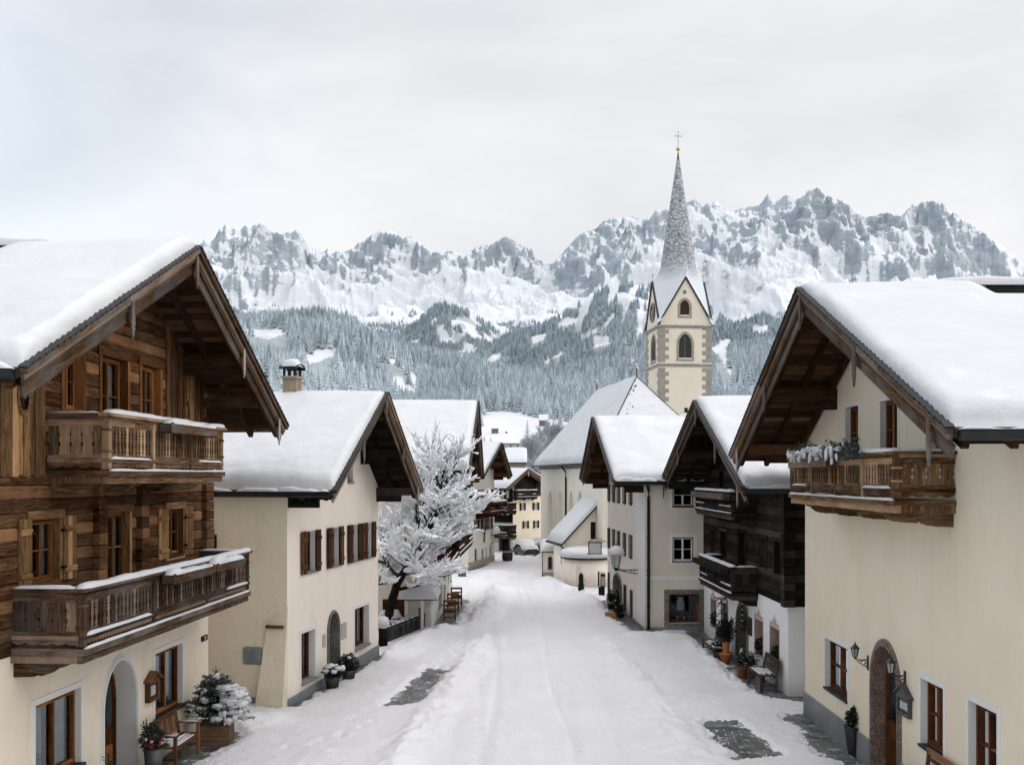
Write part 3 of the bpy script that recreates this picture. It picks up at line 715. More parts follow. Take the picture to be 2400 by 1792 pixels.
def wall(mb, fr, u0, u1, zb, ztop, holes=(), breaks=(), rd=.18, prof=None, m=0, mr=None, cut=None):
    """wall sheet with real openings; holes: dict(u0,u1,z0,z1,arch=h,pointed)"""
    zt = ztop if callable(ztop) else (lambda u: ztop)
    us = sorted(set([u0, u1]+[b_ for b_ in breaks if u0 < b_ < u1]+[h[k] for h in holes for k in ('u0', 'u1') if u0 < h[k] < u1]))
    out = (lambda z: 0) if prof is None else prof[1]
    def zlist(a, b_):
        if prof is None: return [a, b_]
        L_ = [a]+[z for z in prof[0] if a+.004 < z < b_-.004]+[b_]; return L_
    for a, b_ in zip(us, us[1:]):
        if b_-a < 1e-5: continue
        mid = (a+b_)/2; hs = sorted([h for h in holes if h['u0'] <= mid <= h['u1']], key=lambda h: h['z0'])
        segs = []; z = zb
        for h in hs: segs.append((z, h['z0'], False)); z = h['z1']
        segs.append((z, None, True))
        for (za, zc, top) in segs:
            ta, tb = zt(a), zt(b_)
            ze = min(ta, tb) if top else min(zc, min(ta, tb))
            if ze > za+1e-4:
                zl = zlist(za, ze)
                for z1, z2 in zip(zl, zl[1:]):
                    zm = (z1+z2)/2; k = int((zm-zb)/(prof[2] if prof else 9))
                    mb.quad([fr(a, z1, -out(z1)), fr(b_, z1, -out(z1)), fr(b_, z2, -out(z2)), fr(a, z2, -out(z2))],
                            [(a+k*3.7, z1), (b_+k*3.7, z1), (b_+k*3.7, z2), (a+k*3.7, z2)], ((k*.618) % 1) if prof else .5, m)
            if top and abs(ta-tb) > 1e-4:
                zz = max(za, min(ta, tb))
                hi = (a, ta) if ta > tb else (b_, tb)
                mb.quad([fr(a, zz, -out(zz)), fr(b_, zz, -out(zz)), fr(hi[0], hi[1], -out(zz))], [(a, zz), (b_, zz), hi], .5, m)
    mr = m if mr is None else mr
    for h in holes:
        r_ = h.get('rd', rd); a, b_, c, d_ = h['u0'], h['u1'], h['z0'], h['z1']; e = out(c) if prof is None else .03
        zs = d_-h['arch'] if h.get('arch') else d_
        for p, q_ in (((a, c), (a, zs)), ((b_, c), (b_, zs)), ((a, c), (b_, c))):
            mb.quad([fr(p[0], p[1], -e), fr(q_[0], q_[1], -e), fr(q_[0], q_[1], r_), fr(p[0], p[1], r_)], [(0, p[1]), (0, q_[1]+.01), (.2, q_[1]+.01), (.2, p[1])], .5, mr)
        if h.get('arch'):
            A = arch_pts(a, b_, zs, d_, 16, h.get('pointed', False))
            for p, q_ in zip(A, A[1:]):
                mb.quad([fr(p[0], p[1], -e), fr(q_[0], q_[1], -e), fr(q_[0], d_, -e), fr(p[0], d_, -e)], [p, q_, (q_[0], d_), (p[0], d_)], .5, m)
                mb.quad([fr(p[0], p[1], -e), fr(q_[0], q_[1], -e), fr(q_[0], q_[1], r_), fr(p[0], p[1], r_)], [(0, 0), (0, .1), (.2, .1), (.2, 0)], .5, mr)
        else:
            mb.quad([fr(a, d_, -e), fr(b_, d_, -e), fr(b_, d_, r_), fr(a, d_, r_)], [(a, 0), (b_, 0), (b_, .2), (a, .2)], .5, mr)
def logprof(z0, z1, c=.21, amp=.03):
    zs = []; z = z0
    while z < z1:
        zs += [z, z+.012, z+.03, z+c-.03, z+c-.012]; z += c
    def out(zz):
        k = ((zz-z0) % c); e = min(k, c-k)
        return amp*min(1, e/.03)**.6
    return (zs, out, c)
def strips(mb, fr, A, w, d0, d1, m=0):
    """band of width w around the curve A (list of (u,z)), facing out at depth d0, back to d1"""
    c = (sum(p[0] for p in A)/len(A), min(p[1] for p in A)); B_ = []
    n = len(A)
    for i, p in enumerate(A):
        q0 = A[max(0, i-1)]; q1 = A[min(n-1, i+1)]; tx, tz = q1[0]-q0[0], q1[1]-q0[1]; l = math.hypot(tx, tz) or 1
        nx, nz_ = -tz/l, tx/l
        if (p[0]-c[0])*nx+(p[1]-c[1]+.001)*nz_ < 0: nx, nz_ = -nx, -nz_
        B_.append((p[0]+nx*w, p[1]+nz_*w))
    for i in range(n-1):
        p, q_, r_, s_ = A[i], A[i+1], B_[i+1], B_[i]
        mb.quad([fr(p[0], p[1], d0), fr(q_[0], q_[1], d0), fr(r_[0], r_[1], d0), fr(s_[0], s_[1], d0)], [p, q_, r_, s_], .5, m)
        mb.quad([fr(s_[0], s_[1], d0), fr(r_[0], r_[1], d0), fr(r_[0], r_[1], d1), fr(s_[0], s_[1], d1)], [s_, r_, r_, s_], .5, m)
        mb.quad([fr(p[0], p[1], d0), fr(q_[0], q_[1], d0), fr(q_[0], q_[1], d1), fr(p[0], p[1], d1)], [p, q_, q_, p], .5, m)
def window(root, fr, h, frame='frame', sur='surround', sw=.09, rows=2, cols=2, sill='greystone', curtain=None, fw=.055, glass='glass', proud=.012, casing=False,
           snow=False, detail=True, shutters=None, label=None, inner='frame', deep=.55, sillw=.05):
    a, b_, c, d_ = h['u0'], h['u1'], h['z0'], h['z1']; r_ = h.get('rd', .18)
    m = MB(); D = r_-.03; E = r_+.03
    arch = h.get('arch')
    zt = d_-(arch or 0)
    fbox(m, fr, a, a+fw, c, zt, D, E); fbox(m, fr, b_-fw, b_, c, zt, D, E); fbox(m, fr, a+fw, b_-fw, c, c+fw, D, E)
    if arch: strips(m, fr, [(p[0], p[1]) for p in arch_pts(a+fw, b_-fw, zt, d_-fw, 12, h.get('pointed', False))], fw, D, E)
    else: fbox(m, fr, a+fw, b_-fw, d_-fw, d_, D, E)
    if detail:
        iu = (b_-a-2*fw)/cols
        for i in range(cols):
            u0 = a+fw+iu*i; u1 = u0+iu; g = .032; zz0 = c+fw; zz1 = zt-(0 if arch else fw)
            fbox(m, fr, u0, u0+g, zz0, zz1, D-.012, E, 1); fbox(m, fr, u1-g, u1, zz0, zz1, D-.012, E, 1)
            fbox(m, fr, u0+g, u1-g, zz0, zz0+g, D-.012, E, 1)
            if not arch: fbox(m, fr, u0+g, u1-g, zz1-g, zz1, D-.012, E, 1)
            for k in range(1, rows):
                z = zz0+(zz1-zz0)*k/rows; fbox(m, fr, u0+g, u1-g, z-.011, z+.011, D-.006, E, 1)
    o = m.build('window', [M[frame], M[inner if inner else frame]], root)
    if label: o['label'] = label
    gm = MB(); gm.quad([fr(a+.01, c+.01, r_+.012), fr(b_-.01, c+.01, r_+.012), fr(b_-.01, d_-.01, r_+.012), fr(a+.01, d_-.01, r_+.012)]); gm.build('pane', M[glass], o)
    if glass == 'glass':
        im = MB(); q = r_+deep
        for P4 in ([(a, c, q), (b_, c, q), (b_, d_, q), (a, d_, q)], [(a, c, r_), (a, c, q), (a, d_, q), (a, d_, r_)], [(b_, c, r_), (b_, c, q), (b_, d_, q), (b_, d_, r_)],
                   [(a, c, r_), (b_, c, r_), (b_, c, q), (a, c, q)], [(a, d_, r_), (b_, d_, r_), (b_, d_, q), (a, d_, q)]):
            im.quad([fr(*p) for p in P4])
        im.build('interior', M['interior'], o)
        if curtain:
            cm = MB()
            for (k0, k1) in ((.02, .38), (.60, .98)) if curtain != 'full' else ((.02, .98),):
                n = 14; ps = []
                for i in range(n+1):
                    u = a+(b_-a)*(k0+(k1-k0)*i/n); dd = r_+.09+.022*math.sin(i*2.1)
                    ps += [fr(u, c+.03, dd), fr(u, d_-.03, dd)]
                cm.grid(ps, n+1, 2)
            cm.build('curtain', M['curtain'], o)
    if sur:
        s_ = MB(); p = -proud
        if arch:
            fbox(s_, fr, a-sw, a, c, zt, p, .0); fbox(s_, fr, b_, b_+sw, c, zt, p, .0)
            strips(s_, fr, arch_pts(a, b_, zt, d_, 14, h.get('pointed', False)), sw, p, 0)
            fbox(s_, fr, a-sw, b_+sw, c-sw, c, p, 0)
        else:
            fbox(s_, fr, a-sw, a, c, d_, p, .0); fbox(s_, fr, b_, b_+sw, c, d_, p, .0)
            if casing: fbox(s_, fr, a-sw-.05, b_+sw+.05, d_, d_+sw*1.5, p-.015, .0)
            else: fbox(s_, fr, a-sw, b_+sw, d_, d_+sw, p, .0)
            fbox(s_, fr, a-sw, b_+sw, c-sw*.8, c, p, .0)
            # lined reveal
            if not casing:
                for u, e in ((a, .003), (b_, -.003)): s_.quad([fr(u+e, c, p), fr(u+e, d_, p), fr(u+e, d_, r_-.03), fr(u+e, c, r_-.03)])
                s_.quad([fr(a, d_-.003, p), fr(b_, d_-.003, p), fr(b_, d_-.003, r_-.03), fr(a, d_-.003, r_-.03)])
            else:
                for u, e in ((a, .003), (b_, -.003)): s_.quad([fr(u+e, c, p), fr(u+e, d_, p), fr(u+e, d_, r_-.03), fr(u+e, c, r_-.03)], [(0, 0), (d_-c, 0), (d_-c, .15), (0, .15)])
        s_.build('surround', M[sur], o)
    if sill:
        s_ = MB(); fbox(s_, fr, a-.02, b_+.02, c-.035, c+.012, -sillw, r_-.03); so = s_.build('sill', M[sill], o)
        if snow: sm = MB(); sm.snow(fr(a, c+.012, r_*.3), fr(b_, c+.012, r_*.3), r_*.9, .04, side=(fr(0, 0, 1)-fr(0, 0, 0))); sm.build('sill_snow', M['snow'], o)
    for s0, s1, mt in shutters or ():
        s_ = MB(); n = 3; w_ = (s1-s0)/n
        for i in range(n): fbox(s_, fr, s0+w_*i+.003, s0+w_*(i+1)-.003, c-.02, d_+.02, -.065-.004*(i % 2), -.035, grain='z')
        for z in (c+(d_-c)*.16, c+(d_-c)*.82): fbox(s_, fr, s0+.015, s1-.015, z-.045, z+.045, -.09, -.06)
        s_.build('shutter', M[mt], o)
        e = s1 if abs(s1-a) < abs(s0-b_) else s0
        for z in (c+(d_-c)*.2, c+(d_-c)*.8) if d_-c > .7 and detail and glass == 'glass' else (): hg = MB(); fbox(hg, fr, e-.05, e+.05, z-.02, z+.02, -.1, -.005); hg.build('hinge', M['iron'], o)
    return o
def hole(h, pa, pb, yt, yb, rd=.18, ref=None, zb=None, zt=None, **k):
    """opening read off the photograph's edges: yt/yb are the rows of its top and bottom at pixel column ref"""
    ref = pa if ref is None else ref; ua, ub = sorted((h.S(pa), h.S(pb)))
    z1 = h.SZ(ref, yt)[1] if zt is None else zt; z0 = h.SZ(ref, yb)[1] if zb is None else zb
    return dict(u0=ua, u1=ub, z0=z0, z1=z1, rd=rd, **k)
def door(root, fr, h, mat='door', frame=None, stone_=None, sw=.16, glass=True, proud=.03, frm='frame', pan=True):
    a, b_, c, d_ = h['u0'], h['u1'], h['z0'], h['z1']; r_ = h.get('rd', .3); ar = h.get('arch', 0); zs = d_-ar
    m = MB(); A = arch_pts(a, b_, zs, d_, 16) if ar else [(a, d_), (b_, d_)]
    poly = [(a, c)]+A+[(b_, c)]
    m.prism([fr(u, z, r_) for u, z in poly], fr(0, 0, .05)-fr(0, 0, 0), uvs=[(z, u) for u, z in poly])
    e = .07
    fbox(m, fr, a, a+e, c, zs, r_-.035, r_, grain='z'); fbox(m, fr, b_-e, b_, c, zs, r_-.035, r_, grain='z')
    if ar: strips(m, fr, arch_pts(a+e, b_-e, zs, d_-e, 14), e, r_-.035, r_)
    else: fbox(m, fr, a, b_, d_-e, d_, r_-.035, r_)
    mid = (a+b_)/2
    if pan:
        for u0, u1 in ((a+e+.05, mid-.04), (mid+.04, b_-e-.05)) if b_-a > 1.3 else ((a+e+.08, b_-e-.08),):
            for z0, z1 in ((c+.12, c+.62),): fbox(m, fr, u0, u1, z0, z1, r_-.02, r_, grain='z')
        fbox(m, fr, mid-.02, mid+.02, c, zs, r_-.025, r_, grain='z')
    o = m.build('door', M[mat], root)
    hb = MB(); hb.tube([fr(b_-e-.06, c+1.0, r_-.02), fr(b_-e-.06, c+1.0, r_-.07), fr(b_-e-.17, c+1.0, r_-.07)], .012, 5); hb.build('handle', M['iron'], o)
    if glass:
        g = MB(); z0 = c+.95
        poly = [(a+e+.06, z0)]+(arch_pts(a+e+.06, b_-e-.06, zs, d_-e-.06, 12) if ar else [(a+e+.06, d_-.2), (b_-e-.06, d_-.2)])+[(b_-e-.06, z0)]
        g.quad([fr(u, z, r_-.006) for u, z in poly]); g.build('pane', M['dark_glass'], o)
    if stone_:
        s_ = MB(); fbox(s_, fr, a-sw, a, c, zs, -proud, 0); fbox(s_, fr, b_, b_+sw, c, zs, -proud, 0)
        if ar:
            strips(s_, fr, arch_pts(a, b_, zs, d_, 18), sw, -proud, 0)
            strips(s_, fr, arch_pts(a-.02, b_+.02, zs, d_+.02, 18), .05, -proud-.02, 0)
            fbox(s_, fr, a-.07, a-.02, c, zs, -proud-.02, 0, grain='z'); fbox(s_, fr, b_+.02, b_+.07, c, zs, -proud-.02, 0, grain='z')
        else: fbox(s_, fr, a-sw, b_+sw, d_, d_+sw, -proud, 0)
        # lined reveal
        L_ = [(a, c)]+([(p[0], p[1]) for p in (arch_pts(a, b_, zs, d_, 16) if ar else [(a, d_), (b_, d_)])])+[(b_, c)]
        for p, q_ in zip(L_, L_[1:]):
            k = .004*(1 if p[0] < mid else -1)
            s_.quad([fr(p[0]+k, p[1], -proud), fr(q_[0]+k, q_[1], -proud), fr(q_[0]+k, q_[1], r_), fr(p[0]+k, p[1], r_)], None, .5)
        s_.build('surround', M[stone_], o)
    return o
def scallop(mb, p0, p1, down, w, th, per=.09, amp=.03, m=0, t=None, side=None):
    """board between p0 and p1 hanging by w along down, lower edge scalloped; th: thickness vector"""
    p0, p1, down, th = Vector(p0), Vector(p1), Vector(down), Vector(th); L_ = (p1-p0).length; n = max(2, int(L_/per)); t = random.random() if t is None else t
    sub = 3; N_ = n*sub; low = []
    for i in range(N_+1):
        k = (i % sub)/sub; low.append(w+amp*(math.sin(PI*k) if i % sub else -.15))
    o = random.uniform(0, 9)
    for i in range(N_):
        a = p0.lerp(p1, i/N_); b_ = p0.lerp(p1, (i+1)/N_); c = b_+down*low[i+1]; d_ = a+down*low[i]
        uv = [(o+L_*i/N_, 0), (o+L_*(i+1)/N_, 0), (o+L_*(i+1)/N_, w), (o+L_*i/N_, w)]
        mb.quad([a, b_, c, d_], uv, t, m); mb.quad([a+th, b_+th, c+th, d_+th][::-1], uv[::-1], t, m)
        mb.quad([d_, c, c+th, d_+th], uv, t*.6, m)
    for a, b_ in ((p0, p0+down*w), (p1, p1+down*w)): mb.quad([a, b_, b_+th, a+th], None, t, m)
def pendant(mb, p, L_=.55, w=.11, t=None, m=0, d=(0, 1, 0), x=(1, 0, 0)):
    """carved hanging board"""
    p = Vector(p); d = Vector(d); x = Vector(x); t = random.random() if t is None else t
    prof_ = [(0, .9), (.38, .9), (.42, 1.15), (.48, .8), (.55, 1.2), (.62, .75), (.7, 1.0), (.77, .45), (.83, .7), (.88, .3), (1, .05)]
    for (a, wa), (b_, wb) in zip(prof_, prof_[1:]):
        q = [p-d*wa*w/2-Vector((0, 0, a*L_)), p+d*wa*w/2-Vector((0, 0, a*L_)), p+d*wb*w/2-Vector((0, 0, b_*L_)), p-d*wb*w/2-Vector((0, 0, b_*L_))]
        uv = [(a*L_, 0), (a*L_, w), (b_*L_, w), (b_*L_, 0)]
        mb.quad(q, uv, t, m); mb.quad([v-x*.03 for v in q][::-1], uv[::-1], t, m)
        mb.quad([q[1], q[2], q[2]-x*.03, q[1]-x*.03], uv, t*.7, m); mb.quad([q[0], q[3], q[3]-x*.03, q[0]-x*.03], uv, t*.7, m)
def roof(h, o, L_, sn, sa, sf, zn, za, zf, T=.36, fine=1.0, th=.13, purl=True, verge='verge', soffit='soffit', pend=4, groove=None, gutter='near', wallx=0.0, bw=.24, seed=1, wr=None, snow_key='snow', struts=True):
    root = h.root; P3 = h.L; xi = -L_
    zr = lambda s: zn+(za-zn)*(s-sn)/(sa-sn) if s <= sa else za+(zf-za)*(s-sa)/(sf-sa)
    m = MB()
    n = 24
    for (s0, z0, s1, z1) in ((sn, zn, sa, za), (sa, za, sf, zf)):
        m.quad([P3(o, s0, z0), P3(xi, s0, z0), P3(xi, s1, z1), P3(o, s1, z1)], None, .5, 0)
        L2 = math.hypot(s1-s0, z1-z0); nb = max(3, int(L2/.19))
        for i in range(nb):
            k0, k1 = i/nb, (i+1)/nb; a = (s0+(s1-s0)*k0, z0+(z1-z0)*k0-th); b_ = (s0+(s1-s0)*k1, z0+(z1-z0)*k1-th); off = random.uniform(0, 9)
            m.quad([P3(o-.02, a[0], a[1]), P3(o-.02, b_[0], b_[1]), P3(xi, b_[0], b_[1]), P3(xi, a[0], a[1])], [(off, 0), (off, .19), (off+L_, .19), (off+L_, 0)], None, 1)
            m.quad([P3(o-.02, a[0], a[1]-.008), P3(xi, a[0], a[1]-.008), P3(xi, a[0], a[1]), P3(o-.02, a[0], a[1])], None, .0, 1)
    for s_, z_ in ((sn, zn), (sf, zf)): m.quad([P3(o, s_, z_), P3(xi, s_, z_), P3(xi, s_, z_-th), P3(o, s_, z_-th)], None, .5, 0)
    for s_ in (o, xi):
        for (s0, z0, s1, z1) in ((sn, zn, sa, za), (sa, za, sf, zf)): m.quad([P3(s_, s0, z0), P3(s_, s1, z1), P3(s_, s1, z1-th), P3(s_, s0, z0-th)], None, .5, 0)
    R_ = m.build('roof', [M['tile_dark'], M[soffit]], root)
    # barge boards, three stepped layers each side
    for (s0, z0, s1, z1) in ((sn, zn, sa, za), (sf, zf, sa, za)):
        b_ = MB(); ds, dz = s1-s0, z1-z0; l = math.hypot(ds, dz); dn = P3(0, dz/l, -abs(ds)/l) if ds > 0 else P3(0, dz/l*(-1)*-1, -abs(ds)/l)
        dn = Vector((0, h.sg*(dz/l)*(1 if ds > 0 else -1), -abs(ds)/l)); dn.normalize()
        dn = Vector((0, 0, -1))*.999 if False else dn
        a = P3(o, s0, z0); c = P3(o, s1, z1)
        nseg = max(1, int(l/2.4))
        for i in range(nseg):
            pa, pc = a.lerp(c, i/nseg+.001), a.lerp(c, (i+1)/nseg-.001)
            b_.beam(pa+dn*.045+Vector((.065, 0, 0)), pc+dn*.045+Vector((.065, 0, 0)), .11, .075, Vector(dn)*-1)
            b_.beam(pa+dn*.125+Vector((.030, 0, 0)), pc+dn*.125+Vector((.030, 0, 0)), .05, .075, Vector(dn)*-1, t=.9)
            b_.beam(pa+dn*.20+Vector((.008, 0, 0)), pc+dn*.20+Vector((.008, 0, 0)), .04, .07, Vector(dn)*-1, t=.25)
            scallop(b_, pa+dn*.235+Vector((-.02, 0, 0)), pc+dn*.235+Vector((-.02, 0, 0)), dn, bw-.09, Vector((-.035, 0, 0)), .085, .03)
        b_.build('bargeboard', M[verge], R_)
        b_ = MB(); nt = int(l/.17)
        for i in range(nt):
            p = a.lerp(c, (i+.5)/nt)+dn*(-.012)+Vector((.075, 0, 0)); up_ = (c-a).normalized()
            b_.beam(p-up_*.085, p+up_*.07+dn*(-.022-.012*random.random()), .13, .028, Vector(dn)*-1)
        b_.build('tile_edge', M['tile_dark'], R_)
    # purlins, braces and rafters of the overhang
    if purl:
        zoff = th+.09
        k_ = [(.0, sa)]+[(f, sa+(sn-sa)*f) for f in (.46, .9)]+[(f, sa+(sf-sa)*f) for f in (.46, .9)]
        for f, s in k_:
            if wr: s = min(max(s, wr[0]+.1), wr[1]-.1)
            b_ = MB(); z = zr(s)-th-.25
            fbox(b_, h.front, s-.085, s+.085, z-.12, z+.12, -(o-.12), .15, grain='u') if 0 else b_.beam(P3(-.1+wallx, s, z), P3(o-.1, s, z), .17, .24)
            if struts:
                b_.beam(P3(-.1+wallx, s, z-.22), P3(o*.62, s, z-.22), .15, .2)
            b_.build('purlin', M[soffit], R_)
        b_ = MB(); x = o-.16
        while x > wallx+.1:
            for (s0, z0, s1, z1) in ((sn, zn, sa, za), (sf, zf, sa, za)): b_.beam(P3(x, s0+(s1-s0)*.01, z0-th-.065), P3(x, s1, z1-th-.065), .1, .13, (0, 0, 1))
            x -= .62
        b_.build('rafter', M[soffit], R_)
    for k in range(pend):
        f, s_ = [(0, sn), (.46, sn), (.46, sf), (.9, sf), (.9, sn)][k] if pend > 1 else (0, sn)
        s = sa+(s_-sa)*f; b_ = MB(); pendant(b_, P3(o+.075, s, zr(s)-.14), .62 if pend >= 4 else .45, .12, d=(0, 1, 0)); b_.build('pendant', M['pendant'], R_)
    # gutters
    for which, s_, z_, dr in (('near', sn, zn, -1), ('far', sf, zf, 1)):
        if gutter in ('both', which):
            g = MB(); pr = [(0, .0), (.0, -.1), (.05, -.13), (.11, -.1), (.12, .0), (.105, .0), (.1, -.085), (.05, -.11), (.015, -.085), (.015, 0)]
            pts = []
            for x in (o-.02, xi):
                for (du, dz) in pr: pts.append(P3(x, s_+dr*du, z_-.03+dz))
            g.grid(pts, 2, len(pr), sm=False); g.quad([P3(o-.02, s_+dr*du, z_-.03+dz) for du, dz in pr[:5]])
            g.build('gutter', M['gutter'], R_)
    # snow blanket
    mb_ = MB(); e_n = -.04; step = .16*fine
    def dense(a, b_, st):
        n_ = max(8, int(abs(b_-a)/st)); return [a+(b_-a)*(.5-.5*math.cos(PI*i/n_))*.35+(b_-a)*(i/n_)*.65 for i in range(n_+1)]
    sl = sorted(set([round(v, 4) for v in dense(sn-e_n, sf+e_n, step)]+[sn-e_n+.02, sn+.03, sn+.10, sf-.10, sf-.03, sf+e_n-.02, sa-.1, sa, sa+.1]+([sa-.36, sa-.31, sa-.19, sa-.14] if groove else [])))
    xl = sorted(set([o+.05-k for k in (0, .02, .05, .1, .17, .27, .4)]+[o+.05-.4-i*step*1.3 for i in range(1, int((L_+o)/(step*1.3)))]+[xi-.05, xi-.02, xi+.1]), reverse=True)
    m1, m2 = (za-zn)/(sa-sn), (za-zf)/(sf-sa); rr = .34; pts = []; rE = .22 if T < .33 else .26
    for x in xl:
        for s in sl:
            dk = zr(min(max(s, sn), sf)); mm = m1 if s < sa else m2
            soft = mm*(math.sqrt((s-sa)**2+rr*rr)-abs(s-sa))
            ed = min(s-(sn-e_n), (sf+e_n)-s); ef = math.sqrt(max(0, 1-(1-min(1, max(0, ed)/rE))**2))
            ex = min((o+.05)-x, x-(xi-.05)); wv = .17*(1+.6*nz(s*1.3, seed)); efx = math.sqrt(max(0, 1-(1-min(1, max(0, ex)/wv))**2))
            t = T*(1+.16*nz(x*.35, s*.35, seed)+.09*nz(x*1.1, s*1.1, seed+4)+.03*nz(x*3.1, s*3.1, seed+7))
            if ed < .5: t *= 1+.22*nz(x*2.2, seed+2)
            q = ef*efx
            z = dk+(t-soft*.9)*q if t-soft > 0 else dk
            if q < 1: z += .05*nz(x*7, s*7, seed)*(1-q)*(1 if q > .05 else 0)
            if groove and x < groove+.3*nz(s*.2, x*.4):
                if sa-.34 < s < sa-.12: z = dk-.02
                elif sa-1.5 < s <= sa-.34: z = dk+(z-dk)*(.10+.90*min(1, (sa-.34-s)/1.1))
            y_out = 0
            pts.append(P3(x, s, z-(.02 if q <= 0 else 0)))
    mb_.grid(pts, len(xl), len(sl)); S_ = mb_.build('roof_snow', M[snow_key], R_)
    if groove:
        m = MB(); m.beam(P3(groove-.3, sa-.1, za+.0), P3(xi, sa-.1, za+.0), .16, .14); m.build('ridge_tile', M['tile_dark'], R_)
        m = MB(); m.snow(P3(groove+.9, sa-.04, za+.04), P3(xi, sa-.04, za+.04), .50, .20, side=(0, 1, 0), amp=.14, ew=1.2); m.build('ridge_snow', M[snow_key], R_)
    for which, s_, z_, dr in (('near', sn, zn, -1), ('far', sf, zf, 1)):
        if gutter in ('both', which):
            m = MB(); x = o-.03
            while x > xi+.4:
                l = random.uniform(.5, 1.6); x2 = max(xi, x-l)
                m.snow(P3(x, s_+dr*.02, z_-.01), P3(x2, s_+dr*.02, z_-.01), .20, .085, side=(0, 1, 0), amp=1.0, ew=.22); x = x2+random.choice((.12, .08, .12, -.12))*fine
            m.build('eave_snow', M[snow_key], R_)
    return R_, zr
def pboard(mb, fr, uc, w, z0, z1, d0, d1, prof_, m=0, t=None):
    t = random.random() if t is None else t; o_ = random.uniform(0, 9)
    for (a, wa), (b_, wb) in zip(prof_, prof_[1:]):
        za, zb = z0+(z1-z0)*a, z0+(z1-z0)*b_; wa, wb = wa*w/2, wb*w/2; uv = [(za+o_, -wa), (za+o_, wa), (zb+o_, wb), (zb+o_, -wb)]
        mb.quad([fr(uc-wa, za, d0), fr(uc+wa, za, d0), fr(uc+wb, zb, d0), fr(uc-wb, zb, d0)], uv, t, m)
        mb.quad([fr(uc-wa, za, d1), fr(uc+wa, za, d1), fr(uc+wb, zb, d1), fr(uc-wb, zb, d1)], uv, t, m)
        for sgn in (-1, 1): mb.quad([fr(uc+sgn*wa, za, d0), fr(uc+sgn*wb, zb, d0), fr(uc+sgn*wb, zb, d1), fr(uc+sgn*wa, za, d1)], uv, t*.5, m)
BAL = [(0, .86), (.10, .86), (.14, .35), (.19, .82), (.25, .62), (.36, .38), (.48, .62), (.56, .84), (.60, .42), (.65, .84), (.71, .34), (.77, .84), (.81, .5), (.85, .88), (1, .88)]
WIDE = [(0, .975), (.14, .975), (.19, .82), (.24, .975), (.30, .88), (.38, .66), (.46, .88), (.52, .975), (.56, .84), (.60, .975), (.68, .74), (.74, .88), (.80, .975), (1, .975)]
def bracket(mb, fr, u, out, z, th=.15, dz=.36):
    """carved console under the floor"""
    o2 = out-.06
    poly = [(0, 0), (o2, 0), (o2, -.07), (o2-.05, -.12), (o2-.10, -.135), (o2-.14, -.12), (o2-.2, -.16), (o2-.28, -.2), (o2*.62, -.21), (o2*.60, -.25), (o2*.52, -.31), (o2*.42, -.345), (o2*.36, -.335), (o2*.3, -.36), (0, -.37)]
    poly = [(a, b_*dz/.37) for a, b_ in poly]
    mb.prism([fr(u-th/2, z+b_, -a) for a, b_ in poly], fr(th, 0, 0)-fr(0, 0, 0), uvs=[(a, b_) for a, b_ in poly])
